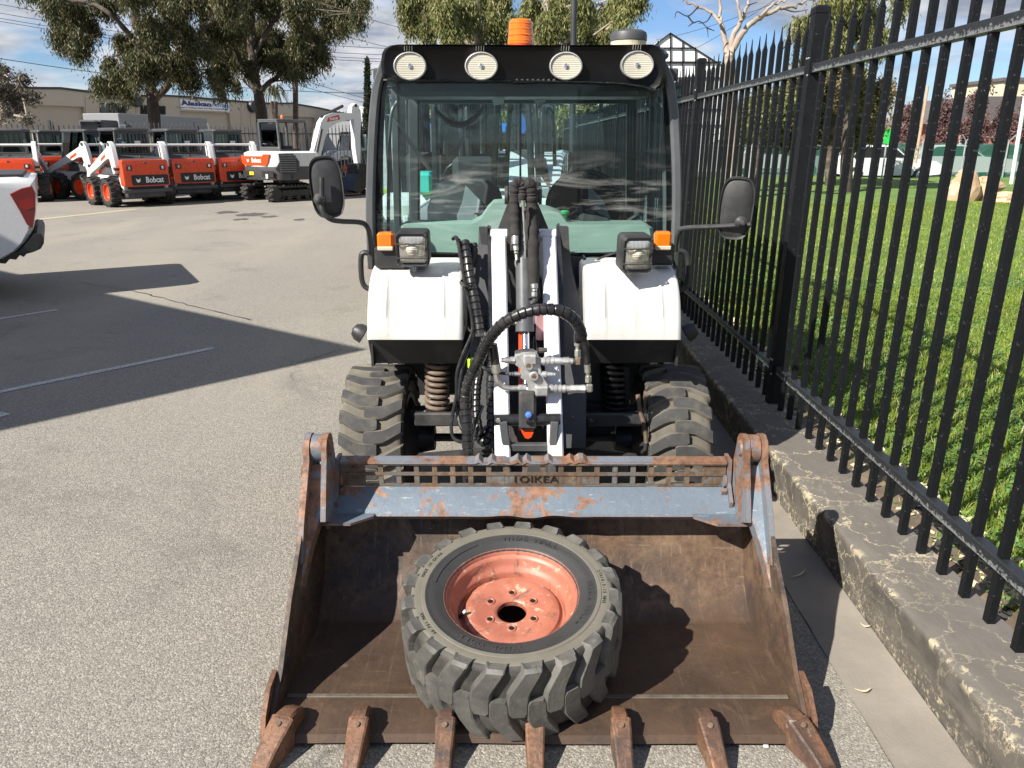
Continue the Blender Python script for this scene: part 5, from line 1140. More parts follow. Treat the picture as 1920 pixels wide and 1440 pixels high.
arc_text('MADE IN CHINA', .2830, R(150), .013, None, gap=.75, z=.1310).build('side_lettering', M['tyre_side_dark'], ty_)
arc_text('60 PSI MAX', .2830, R(205), .013, None, gap=.75, z=.1310).build('side_lettering', M['tyre_side_dark'], ty_)
m = MB()
for a0_, a1_, r0_, r1_ in ((112, 166, .236, .2365), (112, 166, .255, .2555), (112, 112.4, .236, .2555), (165.6, 166, .236, .2555)):
    m.lathe([(r0_, .1262+(r0_-.236)*.14), (r0_, .1292), (r1_+.001, .1292), (r1_+.001, .1262)], n=24, a0=R(a0_), a1=R(a1_))
m.build('side_panel', M['tyre_side_dark'], ty_)
# ------------------------------------------------------------------ yard machines
def emblem(mb, c, u, v, s, d=.004):
    "white cat head logo"
    P = [(-.5, .55), (-.36, .30), (-.2, .22), (0, .16), (.2, .22), (.36, .30), (.5, .55), (.46, .12), (.40, -.05), (.55, -.18), (.30, -.22), (.22, -.42), (.0, -.55), (-.22, -.42), (-.30, -.22), (-.55, -.18), (-.40, -.05), (-.46, .12)]
    w = np.cross(u, v); return mb.prism([(a*s, b*s) for a, b in P], c, u, v, np.asarray(w)*d)
def logo_plate(parent, c, u, v, w_, h_, plate='decal_black', txt='letter_white', tag_=True, name='logo_plate', scale=1.):
    u = np.asarray(u, float); v = np.asarray(v, float); nrm = np.cross(u, v); c = np.asarray(c, float)
    o = parent
    if plate:
        m = MB(); m.prism(rrect(w_, h_, h_*.12, 3), c, u, v, nrm*.012); o = m.build(name, M[plate], parent); c = c+nrm*.0135
    m = MB(); emblem(m, c-u*w_*.33, u, v, h_*.40*scale); m.build('cat_emblem', M[txt], o)
    m = MB(); add_text(m, 'Bobcat', h_*.72*scale, c+u*w_*.115, u, v, .003, .004, .82); m.build('lettering', M[txt], o)
    return o
wh_small = {}
def small_tyre(R_, wd, lugs=16):
    m = MB(); h = wd/2; pr = [(R_*.56, h*.7), (R_*.62, h*.92), (R_*.8, h), (R_*.92, h*.9), (R_*.94, 0), (R_*.92, -h*.9), (R_*.8, -h), (R_*.62, -h*.92), (R_*.56, -h*.7)]
    m.lathe(pr, n=36)
    for s_ in (1, -1):
        for i in range(lugs):
            a = 2*pi*(i+(.5 if s_ < 0 else 0))/lugs; V = []
            for z, da in ((h*1.02, -.10), (h*.45, .03), (-h*.05, .07)):
                for aa, r in ((a+da-.085, R_*.92), (a+da-.065, R_), (a+da+.065, R_), (a+da+.085, R_*.92)): V.append((r*cos(aa), r*sin(aa), z*s_))
            F = [(r*4+k, r*4+k+1, (r+1)*4+k+1, (r+1)*4+k) for r in range(2) for k in range(3)]+[(0, 1, 2, 3), (11, 10, 9, 8)]; m.add(V, F)
    return m.mesh('tyre', M['rubber'], 30)
def small_rim(R_, wd, mat):
    m = MB(); h = wd/2; m.lathe([(R_*.56, h*.7), (R_*.58, h*.8), (R_*.54, h*.78), (R_*.50, h*.4), (R_*.30, h*.3), (R_*.28, h*.45), (R_*.12, h*.5), (0, h*.5)], n=28)
    for k in range(8):
        a = k*pi/4; m.cyl((R_*.38*cos(a), R_*.38*sin(a), h*.3), (R_*.38*cos(a), R_*.38*sin(a), h*.42), .014, .014, 6)
    return m.mesh('rim', mat, 35)
TY, RI = small_tyre(.40, .30), small_rim(.40, .30, M['orange_paint'])
def swheel(par, x, y, s_, k=1., z=None):
    o = D.objects.new('wheel', None); COL.objects.link(o); o.parent = par; o.location = (x, y, .4*k if z is None else z); o.rotation_euler = (0, s_*pi/2, 0); o.scale = (k, k, k); link('tyre', TY, o); link('rim', RI, o); return o

def skid_steer(tracks=False):
    t = thing('skid_steer_loader', 'x', 'skid steer loader')
    # y: rear at -1.25, front at +1.2; x half width .92
    for x in (-.77, .77):
        for y in (-.62, .52): swheel(t, x, y, 1 if x > 0 else -1)
    # lower hull
    m = MB(); m.box((0, 0, .55), (1.12, 2.3, .62), b=.04); m.build('chassis', M['charcoal'], t)
    m = MB(); m.box((0, -1.24, .44), (1.36, .16, .10), b=.02); m.build('rear_bumper', M['charcoal'], t)
    # side pods white
    for s_ in (-1, 1):
        m = MB(); m.prism([(-1.16, .48), (-1.20, .74), (-1.18, 1.20), (-1.00, 1.30), (-.72, 1.22), (-.52, .96), (-.30, .86), (.9, .84), (1.0, .62), (.95, .52), (.2, .52), (.0, .74), (-.3, .84), (-.9, .84), (-1.0, .55)], (s_*.52, 0, 0), (0, 1, 0), (0, 0, 1), (s_*.095, 0, 0)); m.build('side_body', M['white_paint'], t)
        m = MB(); m.prism([(-1.16, .70), (-1.13, 1.10), (-1.05, 1.14), (-1.03, .84), (-1.08, .70)], (s_*.617, 0, 0), (0, 1, 0), (0, 0, 1), (s_*.010, 0, 0)); m.build('side_decal', M['orange_paint'], t)
        # lift arm: upright, top knuckle, diagonal to the front
        m = MB(); x0 = s_*.625; w_ = s_*.115
        m.prism([(-1.00, .92), (-1.12, 1.12), (-1.02, 1.62), (-.92, 1.74), (-.84, 1.76), (-.76, 1.70), (-.70, 1.60), (.95, .95), (1.06, .70), (1.0, .62), (.88, .70), (.75, .86), (-.62, 1.30), (-.78, 1.30), (-.86, 1.02), (-.90, .90)], (x0, 0, 0), (0, 1, 0), (0, 0, 1), (w_, 0, 0)); la = m.build('lift_arm', M['white_paint'], t)
        m = MB(); m.prism([(-.90, 1.26), (-.96, 1.30), (-.92, 1.56), (-.84, 1.60), (-.80, 1.50), (-.74, 1.32)], (x0+w_+s_*.002, 0, 0), (0, 1, 0), (0, 0, 1), (s_*.004, 0, 0)); m.build('arm_recess', M['plate_white'], la)
        m = MB(); m.prism([(-.55, 1.36), (-.20, 1.22), (-.20, 1.30), (-.52, 1.43)], (x0+w_+s_*.002, 0, 0), (0, 1, 0), (0, 0, 1), (s_*.004, 0, 0)); m.build('model_decal', M['orange_paint'], la)
        for py_, pz_ in ((-.86, 1.68), (-1.04, 1.04)): m = MB(); m.cyl((x0-s_*.01, py_, pz_), (x0+w_+s_*.02, py_, pz_), .05, .05, 16); m.build('pivot_pin', M['dark_steel'], la)
        for k in range(3): m = MB(); m.tube(smoothpath([(x0-s_*.03, -.95, 1.0+.05*k), (x0-s_*.06, -.7, 1.12+.04*k), (x0-s_*.04, -.45, 1.16+.04*k)], 4), .014, 6); m.build('hose', M['hose_black'], t)
        m = MB(); m.cyl((x0-s_*.05, -.92, .92), (x0-s_*.05, .1, 1.16), .045, .045, 12); m.build('lift_cylinder', M['black_paint'], t)
        m = MB(); m.prism([(-.98, .86), (-.98, 1.0), (-.2, 1.06), (.2, .88)], (x0+s_*.0, 0, 0), (0, 1, 0), (0, 0, 1), (s_*.03, 0, 0)); m.build('inner_panel', M['charcoal'], t)
    m = MB(); m.cyl((-.66, -.88, 1.66), (.66, -.88, 1.66), .036, .036, 16); m.build('cross_tube', M['white_paint'], t)
    # tailgate
    m = MB(); out = rrect(1.28, .72, .07, 5); c = (0, -1.22, .92)
    m.loft([[(c[0]+a*s_, c[1]+d+(b*.04), c[2]+b*s_) for a, b in out] for s_, d in ((.93, -.075), (.985, -.066), (1., -.045), (1., .16))], cap=True); tg = m.build('tailgate', M['orange_paint'], t, smooth=50)
    m = MB(); m.loft([[(a, -1.302+(b+.22-.92+.92)*.0+d, .985+b) for a, b in rrect(1.10*s_, .36*s_, .05, 4)] for s_, d in ((1., .0), (.985, .012))], cap=True); m.build('tailgate_recess', M['orange_paint'], tg)
    for s_ in (-1, 1):
        m = MB(); m.box((s_*.46, -1.302, 1.06), (.16, .03, .13), b=.012); q = m.build('light_housing', M['black_plastic'], tg)
        m = MB(); m.box((s_*.46+.0*s_, -1.319, 1.06), (.055, .012, .075), b=.004); m.build('work_light', M['plate_white'], q)
        m = MB(); m.box((s_*.515, -1.318, 1.06), (.05, .010, .10), b=.004); m.build('tail_light', M['red_lens'], q)
    m = MB(); m.lathe([(0, .012), (.03, .010), (.036, 0)], (0, -1.29, 1.19), rotm(pi/2, 0, 0), 16); m.build('lock', M['dark_steel'], tg)
    logo_plate(tg, (.08, -1.300, .73), (1, 0, 0), (0, .0, 1), 1.02, .28, scale=1.08)
    # engine cover, sloping up to the cab
    m = MB(); m.prism([(-1.14, 1.27), (-1.10, 1.31), (-.62, 1.40), (-.62, .9), (-1.14, .9)], (-.57, 0, 0), (0, 1, 0), (0, 0, 1), (1.14, 0, 0)); ec = m.build('engine_cover', M['charcoal'], t)
    m = MB(); m.tube(smoothpath([(.0, -1.0, 1.32), (.02, -1.0, 1.37), (.06, -.96, 1.37)], 4), .018, 8); m.build('handle', M['black_plastic'], ec)
    # cab
    m = MB()
    for s_ in (-1, 1):
        m.bar((s_*.46, -.60, 1.2), (s_*.43, -.62, 2.06), .07, .07, .012, up=(0, 1, 0)); m.bar((s_*.46, .62, 1.0), (s_*.42, .38, 2.06), .06, .06, .012, up=(0, 1, 0)); m.bar((s_*.46, -.6, 1.38), (s_*.46, .6, 1.2), .03, .06, .008)
    m.bar((-.45, -.61, 1.42), (.45, -.61, 1.42), .06, .06, .01); m.bar((-.44, -.62, 2.01), (.44, -.62, 2.01), .06, .08, .01); m.build('cab_frame', M['charcoal'], t)
    m = MB(); m.loft([[(x*k, -.12+y*k2, z) for x, y in rrect(1.0, 1.22, .12, 4)] for k, k2, z in ((.97, .98, 2.04), (1., 1., 2.065), (.99, .99, 2.10), (.93, .95, 2.125))], cap=True); m.build('cab_roof', M['charcoal'], t, smooth=40)
    m = MB(); m.box((0, -.60, 1.71), (.84, .012, .54)); m.build('rear_window', M['yard_glass'], t)
    for s_ in (-1, 1):
        m = MB(); m.prism([(-.58, 1.40), (.56, 1.22), (.36, 2.03), (-.58, 2.03)], (s_*.455, 0, 0), (0, 1, 0), (0, 0, 1), (s_*.008, 0, 0)); m.build('side_window', M['yard_glass'], t)
    m = MB(); m.box((0, -.25, 1.35), (.45, .15, .5), b=.05); m.build('seat', M['seat_fabric'], t)
    m = MB(); m.box((0, -.2, .95), (.9, 1.1, .3)); m.build('cab_tub', M['charcoal'], t)
    return t
def place(o, px, py, rz, label, group=None, s_=.93):
    p = G(px, py); o.location = p; o.rotation_euler = (0, 0, R(rz)); o['label'] = label; o.scale = (s_, s_, s_)
    if group: o['group'] = group
    return o
ss0 = skid_steer(); SG = 'skid steer loaders parked in a row'
KID = {}
bpy.context.view_layer.update()
def kids(o): return [x for x in D.objects if x.parent == o]
def ct(o, parent=None, tree=None):
    c = o.copy(); COL.objects.link(c)
    if parent is not None: c.parent = parent
    for ch in kids(o): ct(ch, c)
    return c
ssx = [ct(ss0) for _ in range(5)]
place(ss0, 247, 383, 48, 'white and orange skid steer with both left wheels showing, nearest of its row', SG)
place(ssx[0], 340, 375, 44, 'white and orange skid steer second from the excavator, fully lit logo plate', SG)
place(ssx[1], 424, 370, 42, 'white and orange skid steer partly hidden behind the excavator', SG)
place(ssx[2], 42, 376, 24, 'orange-backed skid steer at the left edge, its logo half hidden by the white ute', SG)
place(ssx[3], 112, 364, 40, 'skid steer in the back row directly right of the leftmost one', SG)
place(ssx[4], 176, 371, 64, 'skid steer with 190 written on its rear window', SG)
m = MB(); add_text(m, '190', .26, (.05, -.612, 1.78), (1, 0, 0), (0, 0, 1), .002, 0, .8); link('window_writing', m.mesh('window_writing', M['letter_white']), ssx[4])
for o in (ss0, ssx[0], ssx[1]):
    m = MB(); m.box((.16, -.612, 1.72), (.16, .004, .11)); link('paper_notice', m.mesh('paper_notice', M['plate_white']), o)

# ---------------- excavator
ex = thing('compact_excavator', 'white and black tracked excavator with an open canopy and folded boom', 'excavator')
def track(x):
    prof = [(-1.02, .30)]; R_ = .235; pts = []
    for a in np.linspace(90, 270, 9): pts.append((-.93+R_*cos(R(a)), .245+R_*sin(R(a))))
    for a in np.linspace(-90, 90, 9): pts.append((.93+R_*cos(R(a)), .245+R_*sin(R(a))))
    m = MB(); o_ = pts; i_ = [(-.93+(a+.93)*1.0 if False else a*.955, .245+(b-.245)*.80) for a, b in pts]
    m.loft([[(x-.19, a, b) for a, b in o_], [(x+.19, a, b) for a, b in o_], [(x+.19, a, b) for a, b in i_], [(x-.19, a, b) for a, b in i_], [(x-.19, a, b) for a, b in o_]], cap=False)
    tb = m.build('track_belt', M['rubber'], ex)
    P = smoothpath([(0, a, b) for a, b in pts], 8, closed=True); d = np.concatenate([[0], np.cumsum(np.linalg.norm(np.diff(P, axis=0), axis=1))]); n = 44
    m = MB()
    for k in range(n):
        q = d[-1]*k/n; p = np.array([np.interp(q, d, P[:, j]) for j in range(3)]); p2 = np.array([np.interp(min(q+.02, d[-1]), d, P[:, j]) for j in range(3)]); t_ = p2-p; t_ /= np.linalg.norm(t_)+1e-9; nn = np.array([0, t_[2], -t_[1]])
        rot = np.array([[1, 0, 0], t_, nn]).T; m.box(p+(x-.09, 0, 0)+nn*.015, (.20, .06, .05), rot, .008); m.box(p+(x+.09, 0, 0)+nn*.015+t_*.04, (.20, .06, .05), rot, .008)
    m.build('grouser', M['rubber'], tb, kind='stuff')
    m = MB(); m.box((x, 0, .26), (.22, 1.5, .24), b=.03); m.cyl((x-.12, -.93, .245), (x+.12, -.93, .245), .17, .17, 20); m.cyl((x-.12, .93, .245), (x+.12, .93, .245), .17, .17, 20)
    for y in (-.5, -.17, .17, .5): m.cyl((x-.13, y, .12), (x+.13, y, .12), .08, .08, 14)
    m.build('track_frame', M['black_paint'], ex)
track(-.72); track(.72)
m = MB(); m.box((0, 0, .42), (1.1, .9, .24), b=.04); m.cyl((0, 0, .5), (0, 0, .68), .42, .42, 28); m.build('undercarriage', M['black_paint'], ex)
# dozer blade behind (hidden far side)
m = MB(); m.prism([(1.45, .05), (1.55, .10), (1.50, .40), (1.42, .38)], (-.95, 0, 0), (0, 1, 0), (0, 0, 1), (1.9, 0, 0)); m.build('dozer_blade', M['white_paint'], ex)
up = D.objects.new('upper_house', None); COL.objects.link(up); up.parent = ex; up.rotation_euler = (0, 0, R(0))
def hp(poly, z0, z1, name, mat, sc1=1., sm=40):
    m = MB(); m.loft([[(a*.985, b*.985, z0) for a, b in poly], [(a, b, z0+.03) for a, b in poly], [(a, b, z1-.05) for a, b in poly], [(a*sc1, b*sc1, z1) for a, b in poly]], cap=True); return m.build(name, M[mat], up, smooth=sm)
hp_poly = smoothpath([(-.92, -.55, 0), (-.80, -.95, 0), (-.3, -1.08, 0), (.3, -1.08, 0), (.80, -.95, 0), (.92, -.55, 0), (.92, .6, 0), (-.92, .6, 0)], 4, closed=True); hp_poly = [(p[0], p[1]) for p in hp_poly]
cw_ = hp(hp_poly, .66, 1.06, 'counterweight', 'charcoal', 1.)
bd = hp([(a*.995, b*.995) for a, b in hp_poly], 1.06, 1.52, 'engine_hood', 'white_paint', .90)
m = MB(); m.box((-.35, .18, 1.54), (.85, .95, .10), b=.02); m.build('cab_base', M['charcoal'], up)
m = MB(); a = [(-.74, 1.40), (-.72, 1.18), (-.62, 1.10), (.42, 1.10), (.50, 1.18), (.60, 1.44), (.34, 1.44), (.26, 1.38), (-.6, 1.38)]; m.prism(a, (0, -1.095, 0), (1, 0, 0), (0, 0, 1), (0, .05, 0)); rp = m.build('rear_panel', M['orange_paint'], up)
m = MB(); emblem(m, (-.42, -1.10, 1.25), (1, 0, 0), (0, 0, 1), .10); add_text(m, 'Bobcat', .19, (-.02, -1.10, 1.25), (1, 0, 0), (0, 0, 1), .004, .004, .85); m.build('lettering', M['letter_white'], rp)
m = MB(); m.prism([(.62, 1.46), (.90, 1.46), (1.06, 1.2), (1.04, .96), (.92, .84), (.66, .84), (.52, .98), (.66, 1.22)], (.02, -.93, 0), (.62, .42, 0), (0, 0, 1), (.02, -.05, 0)); 
m = MB(); L_ = [(-.10, 1.46), (.34, 1.46), (.52, 1.22), (.50, .96), (.38, .84), (-.06, .84), (-.22, 1.0), (-.08, 1.22)]
o0 = np.array([.80, -.78, 0]); uu = np.array([.55, .83, 0]); uu /= np.linalg.norm(uu); nn = np.array([uu[1], -uu[0], 0]); m.prism(L_, o0+nn*.085, uu, (0, 0, 1), nn*.02); gr_ = m.build('grille', M['black_plastic'], up)
for k in range(8): m = MB(); m.bar(o0+nn*.115+uu*(-.08)+(0, 0, .92+k*.068), o0+nn*.115+uu*.42+(0, 0, .92+k*.068), .018, .03, .003); m.build('louvre', M['charcoal'], gr_)
m = MB(); m.prism([(-.72, .76), (.72, .76), (.72, .94), (-.72, .94)], (0, -1.09, 0), (1, 0, 0), (0, 0, 1), (0, .02, 0)); m.build('counterweight_recess', M['black_plastic'], up)
m = MB(); m.box((-.30, -1.10, .86), (.20, .01, .10)); m.build('yellow_label', M['decal_yellow'], up)
m = MB(); m.box((.62, -1.03, .80), (.26, .03, .10), rotm(0, 0, .28), .01); m.build('tail_light', M['red_lens'], up)
m = MB(); m.box((.42, -1.095, .78), (.09, .02, .13), rotm(0, 0, .1), .004); m.build('warning_label', M['letter_white'], up)
m = MB(); m.box((.925, -.1, .86), (.01, .9, .36)); m.build('side_panel', M['decal_black'], up)
m = MB(); add_text(m, 'E50', .22, (.935, -.05, .90), (0, 1, 0), (0, 0, 1), .004, .004); m.build('lettering', M['letter_white'], up)
m = MB(); m.prism([(-.35, 1.30), (.25, 1.10), (.25, 1.22), (-.30, 1.40)], (.905, 0, 0), (0, 1, 0), (0, 0, 1), (.012, 0, 0)); m.build('orange_stripe', M['orange_paint'], up)
# canopy: posts, roof, beacon, seat
m = MB()
for x, y in ((-.80, -.25), (-.80, .85), (.12, -.25), (.18, .85)): m.bar((x, y, 1.45 if y < 0 else 1.0), (x*.97, y-.02, 2.42), .07, .07, .012, up=(0, 1, 0))
for a, b_ in (((-.78, -.27, 2.43), (.12, -.27, 2.43)), ((-.78, .83, 2.43), (.18, .83, 2.43)), ((-.78, -.27, 2.43), (-.78, .83, 2.43)), ((.12, -.27, 2.43), (.18, .83, 2.43)), ((-.8, -.26, 1.62), (.12, -.26, 1.62))): m.bar(a, b_, .06, .06, .01)
m.build('canopy_frame', M['grey_paint'], up)
m = MB(); m.box((-.32, .28, 2.47), (.98, 1.18, .05), b=.015); m.build('canopy_roof', M['frame_grey_steel'], up)
m = MB(); m.box((-.33, -.245, 2.0), (.82, .008, .72)); m.build('rear_window', M['yard_glass'], up)
m = MB(); m.box((-.32, .1, 1.85), (.42, .14, .5), b=.06); m.box((-.32, .3, 1.62), (.42, .4, .12), b=.04); m.build('seat', M['seat_fabric'], up)
m = MB(); m.lathe([(.05, 0), (.05, .02), (.045, .10), (.03, .12), (0, .12)], (.05, .0, 2.50), n=14); m.build('amber_beacon', M['amber_lens'], up)
# boom and dipper
bx = .52
m = MB(); boom = [(.60, 1.02), (.50, 1.12), (.90, 1.95), (1.10, 2.42), (1.30, 2.62), (1.65, 2.72), (2.75, 2.74), (2.82, 2.60), (1.80, 2.40), (1.42, 2.22), (1.22, 1.90), (.86, 1.05)]
m.prism(boom, (bx-.10, 0, 0), (0, 1, 0), (0, 0, 1), (.20, 0, 0)); bo = m.build('boom', M['white_paint'], up)
for s_ in (-1, 1):
    m = MB(); m.prism([(1.35, 2.42), (1.95, 2.52), (1.9, 2.66), (1.42, 2.56)], (bx+s_*.102, 0, 0), (0, 1, 0), (0, 0, 1), (s_*.006, 0, 0)); m.build('boom_decal', M['orange_paint'], bo)
m = MB(); add_text(m, 'Bobcat', .13, (bx+.112, 1.66, 2.54), (0, 1, .14), (0, -.14, 1), .003, .003); m.build('lettering', M['letter_white'], bo)
m = MB(); m.bar((bx, .95, 1.95), (bx, 1.0, 2.0), .1, .1); m.cyl((bx-.14, .70, 1.25), (bx-.14, 1.05, 2.2), .055, .055, 14); m.cyl((bx+.14, .70, 1.25), (bx+.14, 1.05, 2.2), .055, .055, 14); m.cyl((bx, 1.2, 2.58), (bx, 2.2, 2.95), .05, .05, 14); m.build('boom_cylinder', M['dark_steel'], up)
m = MB(); m.prism([(2.55, 2.95), (2.72, 3.05), (2.88, 2.95), (2.95, 2.6), (2.86, 2.0), (2.80, 1.05), (2.66, 1.02), (2.58, 1.6), (2.60, 2.5), (2.50, 2.75)], (bx-.09, 0, 0), (0, 1, 0), (0, 0, 1), (.18, 0, 0)); dp_ = m.build('dipper_arm', M['white_paint'], up)
m = MB(); m.cyl((bx, 2.95, 2.85), (bx, 3.05, 1.6), .05, .05, 14); m.cyl((bx-.12, 2.72, 2.98), (bx+.12, 2.72, 2.98), .05, .05, 14); m.build('dipper_cylinder', M['black_paint'], dp_)
m = MB(); m.prism([(2.55, 1.10), (2.90, 1.05), (3.05, .75), (2.85, .30), (2.45, .12), (2.15, .20), (2.30, .55), (2.5, .75)], (bx-.30, 0, 0), (0, 1, 0), (0, 0, 1), (.60, 0, 0)); m.build('digging_bucket', M['black_paint'], up)
ex.location = G(540, 374); ex.scale = (.90, .90, .90); ex.rotation_euler = (0, 0, R(-40)); up.rotation_euler = (0, 0, R(6)); ex['label'] = 'white and charcoal tracked excavator with open canopy, boom folded over'

# ---------------- second utility machine far right of the row, and a loose bucket
u2 = thing('utility_work_machine', 'small white cab loader with orange-rimmed wheels, seen between the excavator boom and the mirror', 'loader')
m = MB(); m.box((0, 0, .55), (1.0, 2.6, .3), b=.03); m.build('chassis', M['charcoal'], u2)
for x in (-.62, .62):
    for y in (-.9, .95): swheel(u2, x, y, 1 if x > 0 else -1, .86)
for s_ in (-1, 1):
    m = MB(); m.prism([(-1.5, .78), (-1.42, 1.02), (-1.1, 1.18), (-.55, 1.22), (-.45, .78), (-.55, .78), (-.65, .90), (-.9, .98), (-1.15, .90), (-1.25, .74)], (s_*.42, 0, 0), (0, 1, 0), (0, 0, 1), (s_*.32, 0, 0)); m.build('fender', M['white_paint'], u2)
m = MB()
for s_ in (-1, 1):
    P = smoothpath([(s_*.66, -.55, .70), (s_*.67, -.62, 1.1), (s_*.64, -.55, 1.6), (s_*.60, -.38, 1.95)], 5); m.tube(P, .04, 8); m.bar((s_*.66, .45, .75), (s_*.60, .45, 1.98), .06, .06, .01, up=(0, 1, 0)); m.bar((s_*.66, -.5, .72), (s_*.66, .45, .72), .05, .08)
m.build('cab_frame', M['charcoal'], u2)
m = MB(); m.box((0, .02, 2.02), (1.28, 1.0, .12), b=.04); m.build('cab_roof', M['black_gloss'], u2)
for k in range(4): m = MB(); m.lathe([(0, .02), (.05, .015), (.06, 0)], (-.45+.3*k, -.49, 2.02), rotm(pi/2, 0, 0), 14); m.build('roof_lamp', M['lamp_lens'], u2)
m = MB(); m.prism([(-.60, 1.18), (-.40, 1.92)], (0, 0, 0), (0, 1, 0), (0, 0, 1), (1.2, 0, 0)) if False else m.box((0, -.50, 1.56), (1.2, .012, .76), rotm(R(-14), 0, 0)); m.build('windscreen', M['yard_glass'], u2)
for s_ in (-1, 1): m = MB(); m.box((s_*.65, -.03, 1.35), (.01, .9, 1.15)); m.build('door_glass', M['yard_glass'], u2)
m = MB(); m.box((0, 1.0, .95), (1.3, 1.0, .45), b=.02); m.build('cargo_box', M['white_paint'], u2)
m = MB(); m.bar((-.08, -.6, 1.15), (-.10, -1.7, .40), .12, .12, .01); m.bar((.12, -.6, 1.15), (.12, -1.7, .40), .12, .12, .01); m.build('lift_arm', M['black_paint'], u2)
place(u2, 668, 328, -52, u2['label'], None, 1.)
def loosebucket(name, px, py, rz, lab, w_=1.5, mat='bucket_rust', s_=1.):
    m = MB(); pr = [(-.35, .02), (.25, .02), (.40, .12), (.45, .32), (.38, .55)]; P = [(x, *q) for x in (-w_/2, w_/2) for q in pr]
    m.grid([[(x, a, b) for x in (-w_/2, 0, w_/2)] for a, b in pr]); m.grid([[(x, a+.02, b-.012) for x in (-w_/2, 0, w_/2)] for a, b in pr])
    for x in (-w_/2, w_/2-.02): m.prism([(-.35, .02), (.25, .02), (.40, .12), (.45, .32), (.38, .55), (.1, .4)], (x, 0, 0), (0, 1, 0), (0, 0, 1), (.02, 0, 0))
    o = m.build(name, M[mat], None, smooth=30); tag(o, lab, 'bucket'); return place(o, px, py, rz, lab, None, s_)
loosebucket('loader_bucket', 652, 366, 60, 'tan rusty loader bucket on the asphalt behind the left mirror', 1.3)

# ---------------- white ute, only its tail in view
uy = 8.3
ub = thing('white_ute', 'white pickup truck with a red tail light, only its rear end in view', 'ute', (-4.99, uy, 0), world=True)
def uz(px, py): return W(px, py, uy)
L0 = -10.2; xr_ = uz(70, 332)[0]
side = [(L0, .45), (L0, .95), (L0+1.3, 1.12), (L0+1.5, 1.12), (L0+3.4, 1.28), (xr_-.62, 1.292), (xr_-.18, 1.295), (xr_-.03, 1.27)]
edge = [uz(x, y) for x, y in ((66, 336), (68, 360), (69, 400), (66, 430), (56, 452), (44, 466), (22, 480), (0, 488))]
side += [(p[0], p[2]) for p in edge]+[(xr_-.9, .47), (xr_-1.05, .62), (xr_-1.4, .78), (xr_-1.8, .62), (xr_-1.95, .42), (L0+1.5, .42)]
m = MB(); n_ = 7; rings = []
yo = [(0, .06), (.035, .02), (.10, .0), (.95, .0), (1.75, .0), (1.815, .02), (1.85, .06)]
for yy_, ins in yo:
    c_ = np.mean(side, axis=0); rings.append([(a+(-ins*.8 if a > xr_-.5 else 0), uy+yy_, b-(ins if b > 1.2 else 0)) for a, b in side])
m.loft(rings, cap=True); m.build('body', M['car_white'], ub, smooth=40)
m = MB(); m.box((xr_-.85, uy+.92, 1.305), (1.45, 1.66, .03), b=.01); m.build('tonneau_cover', M['black_plastic'], ub)
m = MB(); m.prism([(-10.2+1.6, 1.15), (-10.2+2.1, 1.75), (-10.2+3.5, 1.78), (-10.2+3.9, 1.28)], (0, uy+.15, 0), (1, 0, 0), (0, 0, 1), (0, 1.55, 0)); m.build('cabin', M['car_white'], ub)
m = MB(); tl = [uz(x, y) for x, y in ((27, 362), (45, 352), (62, 348), (68, 362), (69, 395), (66, 427), (56, 420), (44, 395))]
c_ = np.mean(tl, axis=0); m.loft([[c_+(p-c_)*.96+np.array([0, -.012, 0]) for p in tl], [p+np.array([0, .0, 0]) for p in tl], [p+np.array([.0, .10, 0]) for p in tl]]); tlp = m.build('tail_light', M['red_lens'], ub, smooth=40)
m = MB(); t2 = [uz(x, y) for x, y in ((42, 376), (60, 371), (67, 378), (67, 388), (56, 392), (45, 388))]; m.loft([[p+np.array([0, -.015, 0]) for p in t2], [p+np.array([0, -.008, 0]) for p in t2]]); m.build('inner_lens', M['red_lens_light'], tlp)
m = MB(); bp = [uz(x, y) for x, y in ((66, 447), (72, 437), (79, 438), (83, 446), (84, 456), (79, 466), (68, 471), (56, 474), (48, 470))]
m.loft([[p+np.array([-.03 if k in (0, 6) else 0, k_, 0]) for p in bp] for k, k_ in enumerate((-.0, .03, .3, .9, 1.5, 1.80, 1.84))]); m.build('rear_bumper', M['black_plastic'], ub, smooth=30)
m = MB(); pb_ = [uz(x, y) for x, y in ((0, 486), (44, 468), (60, 470), (52, 480), (46, 476), (40, 484), (30, 482), (24, 490), (12, 488), (6, 494), (0, 492))]; m.loft([[p+np.array([0, k_, 0]) for p in pb_] for k_ in (.06, .12, 1.7)]); m.build('underbody', M['black_paint'], ub)
for x in (xr_-1.42, L0+.95):
    for y in (uy+.14, uy+1.71):
        o = D.objects.new('wheel', None); COL.objects.link(o); o.parent = ub; o.location = (x+4.99, y-uy, .36); o.rotation_euler = (pi/2*(1 if y < uy+1 else -1), 0, 0); o.scale = (.92, .92, .75); link('tyre', TY, o); link('rim', small_rim(.40, .30, M['galv']), o)
ub.rotation_euler = (0, 0, R(30))
